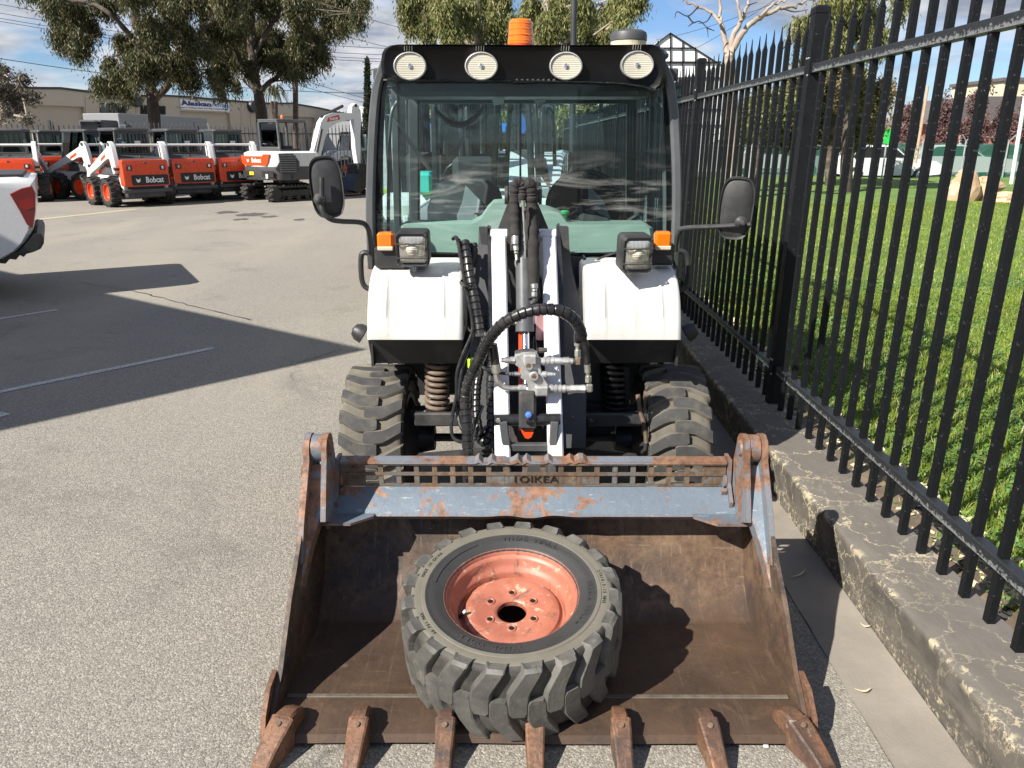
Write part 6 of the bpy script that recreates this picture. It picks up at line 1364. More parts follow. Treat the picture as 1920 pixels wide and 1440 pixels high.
# ------------------------------------------------------------------ warehouse across the street
FA = np.array([-38.0, 64.7, 0.]); FB = np.array([-26.0, 90.9, 0.]); FD = (FB-FA)/np.linalg.norm(FB-FA); FN = np.array([FD[1], -FD[0], 0.])
def on_facade(px, py, off=0.):
    d = _fw + _rt*(px-960)/FPX + _up*(720-py)/FPX; o = np.array([0, 0, CAMH]); A_ = FA+FN*off
    t = ((A_-o)@FN)/(d@FN); p = o+d*t; return (p-FA)@FD, p[2]
wh = thing('warehouse', 'long tan concrete warehouse with low gables, roller doors and the blue-lettered sign', 'warehouse', tuple(FA), world=True)
def fac(pts, off, th, name, mat, par=wh, **k):
    m = MB(); m.prism([on_facade(x, y, off) for x, y in pts], FA+FN*off, FD, (0, 0, 1), FN*th); return m.build(name, M[mat], par, **k)
def facm(pts, off, th, name, mat, par=wh):     # pts already metres on the facade
    m = MB(); m.prism(pts, FA+FN*off, FD, (0, 0, 1), FN*th); return m.build(name, M[mat], par)
roofl = [(-160, 190), (-60, 172), (22, 166.5), (113, 167), (180, 175), (254, 181), (306, 180.5), (350, 183), (430, 190), (500, 195), (547, 195), (600, 204), (644, 214)]
top_ = [on_facade(*p) for p in roofl]; s0, s1 = top_[0][0], top_[-1][0]
# panels between the openings (openings are real recesses)
door1 = [on_facade(x, y) for x, y in ((35, 195), (157, 199))]; d2 = [on_facade(x, y) for x, y in ((337, 208), (430, 209))]; d3 = [on_facade(x, y) for x, y in ((512, 217), (590, 218))]
doors = [(door1[0][0], door1[1][0], door1[0][1]), (d2[0][0], d2[1][0], d2[0][1]), (d3[0][0], d3[1][0], d3[0][1])]
def topz(s_): return np.interp(s_, [p[0] for p in top_], [p[1] for p in top_])
cuts = [s0]+[v for d in doors for v in d[:2]]+[s1]
ridx = 0
for i in range(len(cuts)-1):
    a, b_ = cuts[i], cuts[i+1]; z0_ = doors[(i-1)//2][2] if i % 2 else 0.
    mids = [p for p in top_ if a < p[0] < b_]; facm([(a, z0_), (b_, z0_), (b_, topz(b_))]+mids[::-1]+[(a, topz(a))], -.3, .3, 'wall_panel', 'wall_tan' if i % 2 == 0 else 'wall_tan_b')
facm([(p[0], p[1]-.02) for p in top_]+[(p[0], p[1]+.16) for p in top_[::-1]], -.34, .42, 'roof_flashing', 'trim_dark')
for a, b_, z_ in doors:
    o = facm([(a, 0), (b_, 0), (b_, z_), (a, z_)], -1.0, .05, 'roller_door', 'roller_dark')
    for k in range(8): facm([(a, z_*k/8), (b_, z_*k/8), (b_, z_*k/8+.06), (a, z_*k/8+.06)], -.95, .04, 'slat', 'black_plastic', o)
m = MB(); bk_ = [FA+FN*(-.32)+FD*s0, FA+FN*(-.32)+FD*s1, FA-FN*28+FD*s1, FA-FN*28+FD*s0]; m.prism([(p[0], p[1]) for p in bk_], (0, 0, 0), (1, 0, 0), (0, 1, 0), (0, 0, 4.6)); m.build('rear_block', M['wall_tan'], wh)
fl_ = fac([(187, 193), (237, 195), (237, 212.5), (187, 211)], 0, .06, 'window', 'trim_dark')
for x0, x1 in ((189, 203), (206, 219), (222, 236)): fac([(x0, 195), (x1, 195.5), (x1, 211), (x0, 210)], .07, .02, 'pane', 'dark_glass', fl_)
f2_ = fac([(263, 197), (310, 199), (310, 215), (263, 214)], 0, .06, 'window', 'trim_dark')
for x0, x1 in ((265, 279), (296, 309)): fac([(x0, 199), (x1, 199.5), (x1, 213.5), (x0, 213)], .07, .02, 'pane', 'dark_glass', f2_)
fac([(182, 216), (250, 217), (250, 234), (182, 234)], .02, .05, 'entrance_awning', 'trim_dark')
for x0, x1 in ((213, 226), (236, 247)): fac([(x0, 214), (x1, 214), (x1, 240), (x0, 240)], .10, .04, 'poster_board', 'sign_white')
for x, y in ((252, 187), (471, 200)): 
    s_, z_ = on_facade(x, y); m = MB(); m.lathe([(0, .5), (.55, .5), (.62, .35), (.62, 0)], FA+FD*s_+(0, 0, z_), np.array([FD, (0, 0, 1), FN]).T, 18); m.build('exhaust_cowl', M['trim_dark'], wh)
for x in (160, 255, 300, 452, 470): fac([(x, 183), (x+1.1, 183), (x+1.1, 260), (x, 260)], .01, .05, 'downpipe', 'wall_tan_b')
# sign
sg = thing('company_sign', 'white sign board reading AlaskanAir above the second roller door', 'sign', tuple(FA+FD*doors[1][0]), world=True)
a_ = on_facade(336, 186); b_ = on_facade(429, 209); sw_, shh = b_[0]-a_[0], a_[1]-b_[1]; zc_ = (a_[1]+b_[1])/2; sc_ = (a_[0]+b_[0])/2
m = MB(); m.prism([(a_[0], b_[1]), (b_[0], b_[1]-.03), (b_[0], a_[1]-.12), (a_[0], a_[1])], FA+FN*.02, FD, (0, 0, 1), FN*.10); m.build('board', M['sign_white'], sg)
o0 = FA+FN*.14+FD*sc_+np.array([0, 0, zc_])
V_, F_ = text_mesh('Alaskan', 1, .03, .02, 1); wx = V_[:, 0].max()-V_[:, 0].min(); k_ = sw_*.60/wx
m = MB(); add_text(m, 'Alaskan', shh*.62, o0-FD*sw_*.185+(0, 0, shh*.12), FD, (0, 0, 1), .03, .02, k_/(shh*.62)); m.build('lettering', M['navy'], sg)
m = MB(); add_text(m, 'Air', shh*.62, o0+FD*sw_*.235+(0, 0, shh*.10), FD, (.15, 0, 1), .03, .0, k_/(shh*.62)); m.build('lettering', M['sky_blue_print'], sg)
m = MB(); add_text(m, 'Transport Refrigeration and Air Conditioning', shh*.19, o0-FD*sw_*.09+(0, 0, -shh*.30), FD, (0, 0, 1), .03, .0, k_/(shh*.62)*.92); m.build('lettering', M['print_grey'], sg)
for k in range(8):
    a = k*pi/4; d_ = FD*cos(a)+np.array([0, 0, 1])*sin(a)*.62; m = MB(); c = o0+FD*sw_*.415+(0, 0, -.02); m.bar(c+d_*.10, c+d_*(shh*.42*1.2), .09, .03, up=tuple(FN)); m.build('snowflake_arm', M['sky_blue_print'], sg)

# refrigerated semi trailer parked in front of the warehouse
tr = thing('semi_trailer', 'long pale grey refrigerated trailer parked in front of the warehouse', 'trailer', (-22, 46, 0), world=True)
A_, B_ = W(222, 212, 47), W(388, 222, 56); dd = (B_-A_); dd[2] = 0; Lt = np.linalg.norm(dd); dd /= Lt; nn = np.array([dd[1], -dd[0], 0])
def trp(s_, o_, z_): return np.array([A_[0], A_[1], 0])+dd*s_+nn*o_+np.array([0, 0, z_])
m = MB(); c = (trp(0, 0, 1.2)+trp(Lt, -2.4, A_[2]-.0))/2; m.box(c, (Lt, 2.4, A_[2]-1.2), np.array([dd, -nn, (0, 0, 1)]).T, .05); m.build('box_body', M['frame_grey_steel'] if False else simple('trailer_grey', (.20, .205, .215), .5, var=.05), tr)
m = MB(); c = trp(Lt+.35, -1.2, A_[2]-.75); m.box(c, (.7, 1.9, .9), np.array([dd, -nn, (0, 0, 1)]).T, .15); m.build('refrigeration_unit', M['plate_white'], tr)
m = MB()
for s_ in (1.5, 2.8, 4.1): m.cyl(trp(s_, .02, .5), trp(s_, -.3, .5), .5, .5, 18)
m.box((trp(0, -1.2, 1.0)+trp(Lt, -1.2, 1.1))/2, (Lt, .9, .2), np.array([dd, -nn, (0, 0, 1)]).T); m.build('running_gear', M['black_paint'], tr)
# white truck with a glazed cab behind the loaders
tk = thing('parked_truck', 'dark cab machine standing behind the skid steers, windscreen lit green', 'truck', tuple(G(208, 330)*[1, 1, 0]), world=True)
c = W(208, 242, 30); m = MB(); m.box((c[0], 30, .9), (1.1, 2.6, 1.6), b=.1); m.build('body', M['charcoal'], tk)
m = MB(); m.box((c[0], 29.2, c[2]-.02), (.86, 1.2, .62), b=.05); m.build('cab', M['charcoal'], tk); m = MB(); m.box((c[0]+.01, 28.59, c[2]-.0), (.70, .02, .46)); m.build('windscreen', M['yard_glass'], tk)
m = MB(); m.box((c[0]+.75, 29.6, c[2]-.3), (.3, .4, .9), b=.05); m.build('exhaust_box', M['charcoal'], tk)
# parked cars behind the far fence
def car(name, px, py, Y, L, mat, lab, rz=0, hatch=False, group=None, s_=1.):
    c = W(px, py, Y); t = thing(name, lab, 'car', (c[0], Y, .0), group, R(rz)); h = .4*hatch
    pr = [(-L/2, .35), (-L/2+.02, .72), (-L/2+.25, .86), (-L*.18, .98), (-L*.05, 1.42), (.05*L, 1.50), (L*.28, 1.46), (L*.42+h*.2, .98+h*.3), (L/2, .90), (L/2, .38), (L*.40, .30), (-L*.40, .30)]
    m = MB(); m.loft([[(a*(1-k*.0)+0, y, z-(.0 if z < 1 else dz)) for a, z in pr] for y, dz, k in ((-.86, .06, 0), (-.80, 0, 0), (.80, 0, 0), (.86, .06, 0))]); m.build('body', M[mat], t)
    m = MB(); gp = [(-L*.155, 1.0), (-L*.04, 1.36), (.05*L, 1.43), (L*.26, 1.40), (L*.37, 1.0)]
    for y in (-.868, .858): m.prism(gp, (0, y, 0), (1, 0, 0), (0, 0, 1), (0, .01, 0))
    m.prism([(-.7, 0), (.7, 0), (.6, .42), (-.6, .42)], (-L*.187, 0, .98), (0, 1, 0), (.42*L*.13/.42, 0, .9), (-.02, 0, .01)); m.build('window', M['dark_glass'], t)
    for x in (-L*.31, L*.31):
        for y in (-.80, .80):
            o = D.objects.new('wheel', None); COL.objects.link(o); o.parent = t; o.location = (x, y, .32); o.rotation_euler = (pi/2*(1 if y < 0 else -1), 0, 0); o.scale = (.80, .80, .6); link('tyre', TY, o); link('rim', GR, o)
    m = MB()
    for y in (-.65, .65): m.box((-L/2+.02, y, .68), (.06, .3, .14), b=.02)
    m.build('headlight', M['plate_white'], t); t.scale = (s_, s_, s_); return t
GR = small_rim(.40, .30, M['galv'])
car('parked_car', 432, 262, 40, 4.5, 'car_white', 'white car half hidden behind the palisade fence left of the excavator', 0)
car('parked_car', 1648, 318, 33.5, 4.3, 'car_white', 'white hatchback behind the green mesh fence, left of the largest rock', 180, True)
car('parked_car', 1790, 308, 37, 4.8, 'car_white', 'white car behind the green mesh fence, above the rocks', 175, True)
car('parked_car', 1560, 312, 38, 4.4, 'car_silver', 'silver car seen between fence pickets right of the thick gum trunk', 180)
car('parked_car', 1450, 300, 42, 4.4, 'car_white', 'white car low behind the bushy trees by the second fence post', 180)
car('parked_car', 1880, 300, 40, 4.6, 'car_silver', 'silver car behind the mesh fence near the white leaning pole', 180, True)

# ------------------------------------------------------------------ far palisade fence behind the machines
pf = thing('palisade_fence', 'low black palisade fence running behind the row of machines', 'fence', (-20, 30, 0), world=True)
P0, P1 = W(-60, 238, 29.5), W(700, 240, 38); P0[2] = P1[2] = 0; dd = P1-P0; Lf = np.linalg.norm(dd); dd /= Lf
m = MB(); k = 0; n = int(Lf/.17); hz_ = 2.25
for k in range(n):
    p = P0+dd*(k*.17); m.box(p+(0, 0, 1.1+.03), (.035, .03, 2.2)); m.add([p+(-.02, -.015, hz_-.0), p+(.02, -.015, hz_-.0), p+(0, 0, hz_+.14)], [(0, 1, 2)])
m.build('picket', M['trim_dark'], pf, kind='stuff', smooth=0)
for zr in (.4, 1.95): m = MB(); m.bar(P0+(0, 0, zr), P1+(0, 0, zr), .05, .05); m.build('rail', M['trim_dark'], pf)
for k in range(0, int(Lf/2.6)+1): m = MB(); m.box(P0+dd*2.6*k+(0, 0, 1.2), (.08, .08, 2.4)); m.build('post', M['trim_dark'], pf)

# ------------------------------------------------------------------ trees
def limb(m, P, r0, r1, n=9, wob=.0):
    P = smoothpath(P, 6); t = np.linspace(0, 1, len(P)); r = r0+(r1-r0)*t**.8; r *= 1+.06*np.sin(t*23+r0*50)
    if wob: P = P+rng.normal(0, wob, P.shape)*t[:, None]
    m.tube(P, r, n)
def leaf_strands(c, rad, nstr, drop, leaf, wd, dens=14, spread=.16, hang=1., sub=9):
    "hanging gum foliage: sprays gathered in sub-clumps inside an ellipsoid round c, each drooping"
    c = np.array(c); nstr = max(nstr, 4); u = rng.normal(size=(sub, 3)); u /= np.linalg.norm(u, axis=1)[:, None]; rad = np.array(rad)*np.ones(3)
    sc_ = c+u*(rng.random(sub)**.45)[:, None]*rad; g = rng.integers(0, sub, nstr); s_ = sc_[g]+rng.normal(0, .30, (nstr, 3))*np.array([1, 1, .8])*rad*1.0*(.9 if hang > .6 else 1.2)
    k = dens; L_ = drop*(.4+.9*rng.random(nstr)); t = rng.random((nstr, k)); p = s_[:, None, :]+np.zeros((1, k, 1))
    p[:, :, 2] -= t*L_[:, None]*hang; p += rng.normal(0, spread, p.shape)*(.35+t[:, :, None]*.65); sw = rng.normal(0, .12, (nstr, 1, 3)); p += sw*t[:, :, None]*L_[:, None, None]
    p = p.reshape(-1, 3); n = len(p); a = rng.uniform(0, 2*pi, n); dn = np.stack([np.cos(a)*.45, np.sin(a)*.45, -hang*np.ones(n)*(.5+.5*rng.random(n))+(1-hang)*rng.normal(0, .7, n)], 1); dn /= np.linalg.norm(dn, axis=1)[:, None]
    b = rng.uniform(0, 2*pi, n); sd_ = np.cross(dn, np.stack([np.cos(b), np.sin(b), 0*b], 1)); sd_ /= np.linalg.norm(sd_, axis=1)[:, None]+1e-9
    ll = leaf*(.6+.8*rng.random(n))[:, None]; ww = wd*(.6+.8*rng.random(n))[:, None]
    return np.stack([p, p+dn*ll*.45+sd_*ww/2, p+dn*ll, p+dn*ll*.45-sd_*ww/2], 1).reshape(-1, 3)
def foliage(name, Vs, mat, par):
    V = np.concatenate(Vs)
    if par.name in ORG: V = V-ORG[par.name]['org']
    n = len(V)//4; return rawmesh(name, V, np.arange(4*n), np.arange(n)*4, np.full(n, 4), M[mat], None, 'stuff', par)
def tree(name, label, cat, Y, trunk, limbs, clumps, bark, leafm, r0, drop, leaf, wd, dn=1., group=None, spread=.16, hang=1., yj=1.5, dens=14):
    base = W(*trunk[0], Y); base[2] = 0; t = thing(name, label, cat, tuple(base), group, world=True)
    m = MB(); T = [base]+[W(x, y, Y) for x, y in trunk[1:]]; limb(m, T, r0, r0*.55, 14, .03); tk_ = m.build('trunk', M[bark], t, smooth=60)
    for L_ in limbs:
        *pts, ra, rb = L_; m = MB(); P = [W(x, y, Y+dy) for x, y, dy in pts]; limb(m, P, ra*.68, rb*.7, 7, .05); m.build('limb', M[bark], tk_, smooth=60)
    Vs = []; m = MB()
    for (x, y, rx, ry, w_) in clumps:
        dy = rng.normal(0, yj); c = W(x, y, Y+dy); c[2] += drop*.45*hang*(1 if hang > 0 else 0); mpp = (Y+dy)/FPX
        Vs.append(leaf_strands(c, (rx*mpp*.72, rx*mpp*.8, ry*mpp*.72), int(w_*dn*100), drop, leaf, wd, spread=spread, hang=hang, dens=dens))
        for q in range(3):
            e = c+rng.normal(0, 1, 3)*np.array([rx, rx, ry])*mpp*.5; i = np.argmin([np.linalg.norm(p_-c) for p_ in T]); s_ = T[max(0, i)]; m.tube(smoothpath([c+(s_-c)*.25+rng.normal(0, .2, 3), c, e], 4), np.linspace(.035, .01, 9), 5)
    m.build('twig', M[bark], t, kind='stuff'); foliage('crown', Vs, leafm, t); return t
# big gum on the left
tree('gum_tree', 'tall drooping gum with a dark forked trunk, left of the sign on the warehouse', 'tree', 36,
     [(292, 300), (291, 245), (287, 200), (281, 150), (272, 110), (262, 60), (250, 10), (240, -60)],
     [((290, 185, 0), (310, 165, 0), (335, 130, .5), (352, 92, .8), (380, 60, 1), (410, 20, 1), (430, -40, 1), .28, .10), ((272, 105, 0), (240, 62, -.5), (205, 25, -1), (160, 5, -1), (110, 0, -1.5), .22, .08), ((285, 140, 0), (320, 60, 1), (330, 0, 1), (335, -60, 1), .22, .10), ((280, 160, 0), (250, 145, -1), (215, 150, -1), (200, 165, -1), .07, .02), ((262, 60, 0), (290, 10, .5), (300, -50, .5), .15, .08), ((352, 95, .8), (372, 120, 1), (380, 150, 1), .06, .02)],
     [(115, 20, 34, 26, 6), (125, 70, 28, 30, 6), (150, 85, 26, 22, 4), (165, 45, 26, 30, 4), (95, -5, 30, 20, 3), (60, -20, 30, 20, 3), (200, 5, 34, 16, 4), (240, -10, 34, 20, 4), (235, 85, 22, 20, 3), (262, 95, 30, 30, 7), (285, 60, 30, 30, 6), (300, 100, 30, 32, 7), (255, 120, 22, 18, 4), (290, 130, 28, 18, 4), (320, 30, 34, 30, 6), (345, 75, 24, 26, 4), (325, 120, 22, 16, 3), (205, 125, 18, 12, 1.8), (222, 142, 20, 10, 1.8), (200, 165, 16, 7, 1.2), (232, 170, 18, 8, 2), (185, 160, 12, 6, .8), (255, 150, 12, 10, 1.2), (355, 125, 14, 14, 1.6), (362, 150, 14, 12, 1.4), (345, 150, 12, 14, 1.2), (375, 90, 20, 24, 3), (395, 40, 26, 30, 4), (370, -5, 40, 24, 6), (420, 0, 30, 24, 5), (300, -20, 50, 24, 7), (400, 110, 18, 22, 2.2), (395, 145, 10, 12, .8)],
     'bark_dark', 'gum_leaf', .29, .7, .17, .040, .68)
tree('gum_tree', 'tall drooping gum with a leaning trunk right of the warehouse sign', 'tree', 40,
     [(494, 300), (492, 240), (487, 190), (478, 150), (474, 110), (470, 60), (468, 0), (466, -60)],
     [((484, 175, 0), (505, 155, 0), (530, 135, .5), (555, 110, .5), (590, 80, 1), .22, .07), ((478, 150, 0), (450, 110, -1), (430, 60, -1), (420, 0, -1), .22, .08), ((474, 110, 0), (500, 60, 0), (530, 10, 0), (560, -50, 0), .22, .08), ((484, 178, 0), (455, 150, 0), (440, 138, 0), .09, .03), ((495, 162, 0), (520, 150, 0), (535, 155, 0), .10, .03)],
     [(430, 100, 26, 28, 5), (415, 140, 18, 20, 2.4), (440, 50, 30, 30, 6), (400, 60, 24, 30, 4), (410, 165, 10, 9, .8), (465, 90, 26, 26, 5), (500, 60, 30, 30, 7), (490, 100, 24, 22, 4), (530, 90, 26, 24, 6), (520, 115, 22, 16, 3.5), (560, 90, 24, 22, 5), (560, 118, 20, 14, 3), (590, 70, 26, 22, 5), (600, 102, 16, 14, 2), (585, 125, 10, 9, .7), (540, 135, 14, 8, 1), (620, 45, 24, 18, 4), (650, 35, 18, 12, 2), (670, 38, 14, 8, 1.2), (640, 10, 30, 16, 4), (680, 5, 16, 10, 1.5), (560, 30, 36, 30, 8), (510, 10, 36, 28, 8), (450, 0, 36, 26, 7), (600, 0, 36, 22, 6), (465, 130, 16, 12, 1.4), (440, 160, 10, 8, .6), (420, 185, 6, 5, .2)],
     'bark_dark', 'gum_leaf', .31, .7, .18, .042, .68)
# gums behind the cab
tree('gum_tree', 'sunlit olive gum hanging over the left half of the cab roof', 'tree', 33,
     [(905, 330), (905, 200), (900, 90), (890, 20), (885, -60)], [((902, 110, 0), (860, 60, 0), (820, 10, 0), .16, .06), ((903, 150, 0), (930, 100, 0), (935, 40, 0), .10, .05), ((905, 200, 0), (850, 215, 0), (800, 220, 0), .08, .03)],
     [(770, 35, 20, 26, 3.5), (790, 10, 26, 22, 5), (800, 50, 18, 20, 2.5), (760, 5, 14, 14, 1.5), (830, 20, 24, 22, 4.5), (845, 60, 20, 22, 3.5), (870, 20, 24, 24, 5), (880, 60, 22, 22, 4), (900, 0, 24, 20, 4), (925, 50, 24, 26, 5), (940, 15, 22, 24, 4), (960, 55, 20, 22, 4), (820, 222, 40, 10, 2), (880, 228, 44, 10, 2), (950, 226, 40, 10, 2), (790, 235, 30, 10, 2), (915, 130, 40, 24, 3), (850, 120, 34, 24, 3)],
     'bark_pale', 'gum_leaf_olive', .30, .65, .18, .046, .7)
tree('gum_tree', 'sunlit olive gum hanging over the right half of the cab roof', 'tree', 31,
     [(1035, 330), (1036, 200), (1035, 90), (1028, 20), (1022, -60)], [((1034, 110, 0), (1080, 60, 0), (1130, 10, 0), .14, .06), ((1034, 150, 0), (1010, 90, 0), (990, 30, 0), .10, .05), ((1036, 190, 0), (1110, 205, 0), (1160, 210, 0), .08, .03)],
     [(1000, 20, 22, 24, 4), (990, 60, 20, 20, 3), (1030, 55, 24, 24, 5), (1050, 20, 22, 24, 4.5), (1075, 55, 22, 22, 4), (1095, 20, 20, 22, 3.5), (1110, 60, 18, 18, 2.6), (1135, 30, 20, 14, 2.4), (1130, 70, 12, 12, 1.2), (1160, 10, 20, 12, 2.4), (1190, 5, 20, 10, 2), (1165, 45, 10, 10, .8), (1010, 222, 40, 12, 2.4), (1080, 222, 44, 14, 3), (1150, 212, 34, 12, 2), (1035, 130, 40, 24, 3), (1100, 130, 34, 24, 3)],
     'bark_pale', 'gum_leaf_olive', .26, .65, .18, .046, .7)
# pale bare gum behind the fence
bt = thing('bare_gum_tree', 'pale leafless gum with a forked trunk rising behind the fence', 'tree', tuple(W(1375, 330, 21)*[1, 1, 0]), world=True)
m = MB(); limb(m, [W(1376, 340, 21)*[1, 1, 0], W(1372, 200, 21), W(1368, 130, 21), W(1366, 105, 21)], .19, .13, 14); tb_ = m.build('trunk', M['bark_pale'], bt, smooth=60)
for L_ in ([(1366, 108), (1360, 80), (1352, 45), (1349, 10), (1346, -60)], [(1368, 110), (1374, 70), (1390, 40), (1402, 10), (1410, -50)], [(1370, 100), (1392, 62), (1425, 32), (1468, 16), (1500, 8), (1530, -4)], [(1352, 45), (1335, 25), (1310, 12), (1290, 4), (1270, -8)], [(1390, 40), (1384, 10), (1378, -30)], [(1425, 32), (1448, 10), (1480, -4)]):
    m = MB(); k_ = len(L_); limb(m, [W(x, y, 21+i*.15) for i, (x, y) in enumerate(L_)], .10 if L_[0][1] > 90 else .05, .018, 10, .03); m.build('limb', M['bark_pale'], tb_, smooth=60)
for L_ in ([(1310, 12), (1290, 30), (1270, 22), (1265, 34)], [(1290, 30), (1300, 42), (1312, 40), (1325, 52), (1328, 70)], [(1300, 42), (1290, 50)], [(1335, 25), (1325, 40), (1310, 44)], [(1325, 52), (1340, 58)], [(1468, 16), (1490, 22), (1515, 18)], [(1402, 10), (1420, 4)]):
    m = MB(); limb(m, [W(x, y, 20.6) for x, y in L_], .022, .008, 5); m.build('twig', M['twig_dark'], tb_)
# bushy gums seen through the pickets
tree('gum_tree', 'tall gum with hanging foliage behind the thick fence post', 'tree', 24, [(1590, 330), (1592, 200), (1585, 100), (1575, 0), (1570, -60)], [((1590, 150, 0), (1560, 90, 0), (1530, 40, 0), .10, .04), ((1588, 120, 0), (1620, 70, 0), (1650, 20, 0), .10, .04)],
     [(1545, 30, 24, 30, 3.5), (1580, 20, 26, 30, 4), (1620, 40, 22, 26, 3), (1560, 80, 22, 20, 2.4), (1640, 80, 16, 24, 2), (1690, 5, 16, 12, 1.2), (1500, 60, 12, 14, .8), (1600, -20, 40, 20, 4)], 'bark_dark', 'gum_leaf_olive', .2, .6, .16, .035, .8)
tree('shrubby_tree', 'broad brownish bushy tree low behind the fence', 'tree', 27, [(1560, 330), (1560, 260), (1562, 200), (1560, 120)], [],
     [(1480, 200, 28, 40, 6), (1520, 160, 30, 44, 7), (1560, 140, 34, 44, 8), (1600, 170, 30, 44, 7), (1640, 200, 22, 36, 5), (1500, 250, 34, 24, 5), (1560, 230, 40, 34, 8), (1610, 250, 34, 26, 5), (1450, 240, 24, 26, 3), (1655, 170, 12, 20, 1.4)], 'bark_dark', 'gum_leaf_brown', .2, .35, .13, .06, 1.5, spread=.14, hang=.45)
tree('shrubby_tree', 'yellow-green shrub between the second and third fence posts', 'tree', 25, [(1420, 330), (1420, 270), (1420, 230)], [],
     [(1400, 230, 22, 26, 4), (1430, 200, 22, 30, 4.5), (1380, 250, 18, 20, 2.5), (1440, 250, 22, 20, 3), (1465, 190, 14, 20, 2)], 'bark_dark', 'gum_leaf_olive', .1, .3, .12, .06, 1.3, spread=.13, hang=.4)
for i, (x, y, rx, ry, lab) in enumerate(((1700, 235, 20, 46, 'purple-leaved tree directly right of the brown bushy tree'), (1765, 225, 24, 50, 'purple-leaved tree above the white hatchback'), (1828, 225, 24, 58, 'tallest purple-leaved tree, above the rocks'), (1885, 235, 20, 46, 'purple-leaved tree left of the leaning white pole'), (1935, 215, 26, 60, 'purple-leaved tree at the right edge of the picture'))):
    tree('purple_tree', lab, 'tree', 38, [(x, 330), (x, 290), (x, y)], [((x, 290, 0), (x-8, 250, 0), (x-10, 200, 0), .06, .02), ((x, 290, 0), (x+8, 245, 0), (x+12, 200, 0), .06, .02)], [(x, y, rx*.8, ry, 7), (x-rx*.4, y+ry*.4, rx*.6, ry*.5, 3), (x+rx*.4, y+ry*.4, rx*.6, ry*.5, 3)], 'bark_dark', 'purple_leaf', .09, .1, .12, .07, .42, 'row of purple-leaved trees', spread=.10, hang=.2, yj=.3)
tree('cypress', 'thin dark pencil cypress standing beside the white cab loader', 'tree', 60, [(689, 300), (689, 200), (689, 125)], [], [(689, 118+k*9, 1.5+k*.4, 7, 1.3) for k in range(15)], 'bark_dark', 'cypress_leaf', .12, .1, .16, .10, 1., spread=.05, hang=-.5, yj=.05)
tree('young_street_tree', 'thin grey-leaved young tree at the left edge of the picture', 'tree', 27, [(-5, 330), (0, 240), (6, 190), (14, 150)], [((2, 230, 0), (20, 190, 0), (38, 150, 0), .03, .012), ((4, 215, 0), (35, 200, 0), (60, 185, 0), .025, .01), ((6, 190, 0), (-8, 150, 0), .03, .012), ((2, 235, 0), (30, 225, 0), (50, 218, 0), .02, .008)],
     [(5, 140, 14, 18, 1.3), (-10, 160, 20, 26, 2.4), (25, 165, 16, 16, .9), (42, 150, 12, 14, .6), (55, 182, 16, 10, 1.1), (30, 195, 18, 12, .8), (10, 215, 14, 10, .5), (50, 222, 12, 7, .35), (15, 185, 18, 16, .8)], 'bark_pale', 'sapling_leaf', .06, .12, .10, .05, .42, spread=.12, hang=.4, yj=.4)
# palm crown peeking out behind the leaning gum
pm = thing('palm_tree', 'palm crown just right of the leaning gum trunk', 'palm', tuple(W(514, 300, 58)*[1, 1, 0]), world=True)
m = MB(); m.tube([W(514, 300, 58)*[1, 1, 0], W(514, 190, 58)], [.3, .25], 10); m.build('trunk', M['bark_dark'], pm)
c = W(514, 180, 58)
for k in range(44):
    a = k*2*pi/22+.1*rng.normal(); e = rng.uniform(.1, .8); P = smoothpath([c, c+np.array([cos(a)*.6, sin(a)*.6, e]), c+np.array([cos(a)*1.1, sin(a)*1.1, e-.6-rng.random()*.5])], 4); m = MB(); s_ = np.cross([0, 0, 1], [cos(a), sin(a), 0]); w_ = np.linspace(.09, .02, len(P))[:, None]; m.grid([list(P-s_*w_), list(P+s_*w_)]); m.build('frond', M['palm_leaf'], pm)
# hedge tops and distant tree line that close the horizon
def treeline(name, lab, xs, Y, z0, z1, mat, n, leaf=.5):
    Vs = []
    for x in xs:
        c = W(x, 270, Y+rng.normal(0, 2)); h = rng.uniform(z0, z1); Vs.append(leaf_strands((c[0], c[1], h*.5), (2.6, 1.8, h*.5), n, .3, leaf, leaf*.7, spread=.3, hang=.2))
    V = np.concatenate(Vs); k = len(V)//4; o = rawmesh(name, V, np.arange(4*k), np.arange(k)*4, np.full(k, 4), M[mat], lab); return o
treeline('tree_belt', 'dark belt of trees far behind the yard', np.arange(760, 1330, 22), 85, 4, 7, 'gum_leaf', 300, .26)
treeline('tree_belt', 'distant hedge line behind the car park on the right', np.arange(1290, 2050, 28), 62, 2.2, 3.6, 'gum_leaf_brown', 150, .24)
treeline('tree_belt', 'distant trees behind the warehouse street on the left', np.arange(-250, 700, 30), 150, 4, 6.5, 'gum_leaf', 140, .45)

# ------------------------------------------------------------------ poles and wires
pl_ = thing('power_pole', 'dark timber power pole rising behind the excavator', 'pole', tuple(W(553, 300, 45)*[1, 1, 0]), world=True)
b0 = W(553, 300, 45); b1 = W(553, -30, 45); m = MB(); m.cyl(b0*[1, 1, 0], b1, .17, .12, 12); m.build('shaft', M['timber'], pl_)
m = MB(); m.bar(W(540, 20, 45), W(568, 14, 45), .1, .1); m.build('crossarm', M['timber'], pl_)
lp = thing('lamp_post', 'slim dark steel post standing behind the cab', 'post', tuple(W(1074, 300, 9)*[1, 1, 0]), world=True)
m = MB(); b0 = W(1075, 300, 9); b1 = W(1077, -60, 9); m.cyl(b0*[1, 1, 0], b1, .036, .033, 12); m.build('shaft', M['trim_dark'], lp); m = MB(); m.cyl((b1[0], 9, b1[2]), (b1[0], 9, b1[2]+.05), .07, .07, 12); m.build('lamp_head', M['trim_dark'], lp)
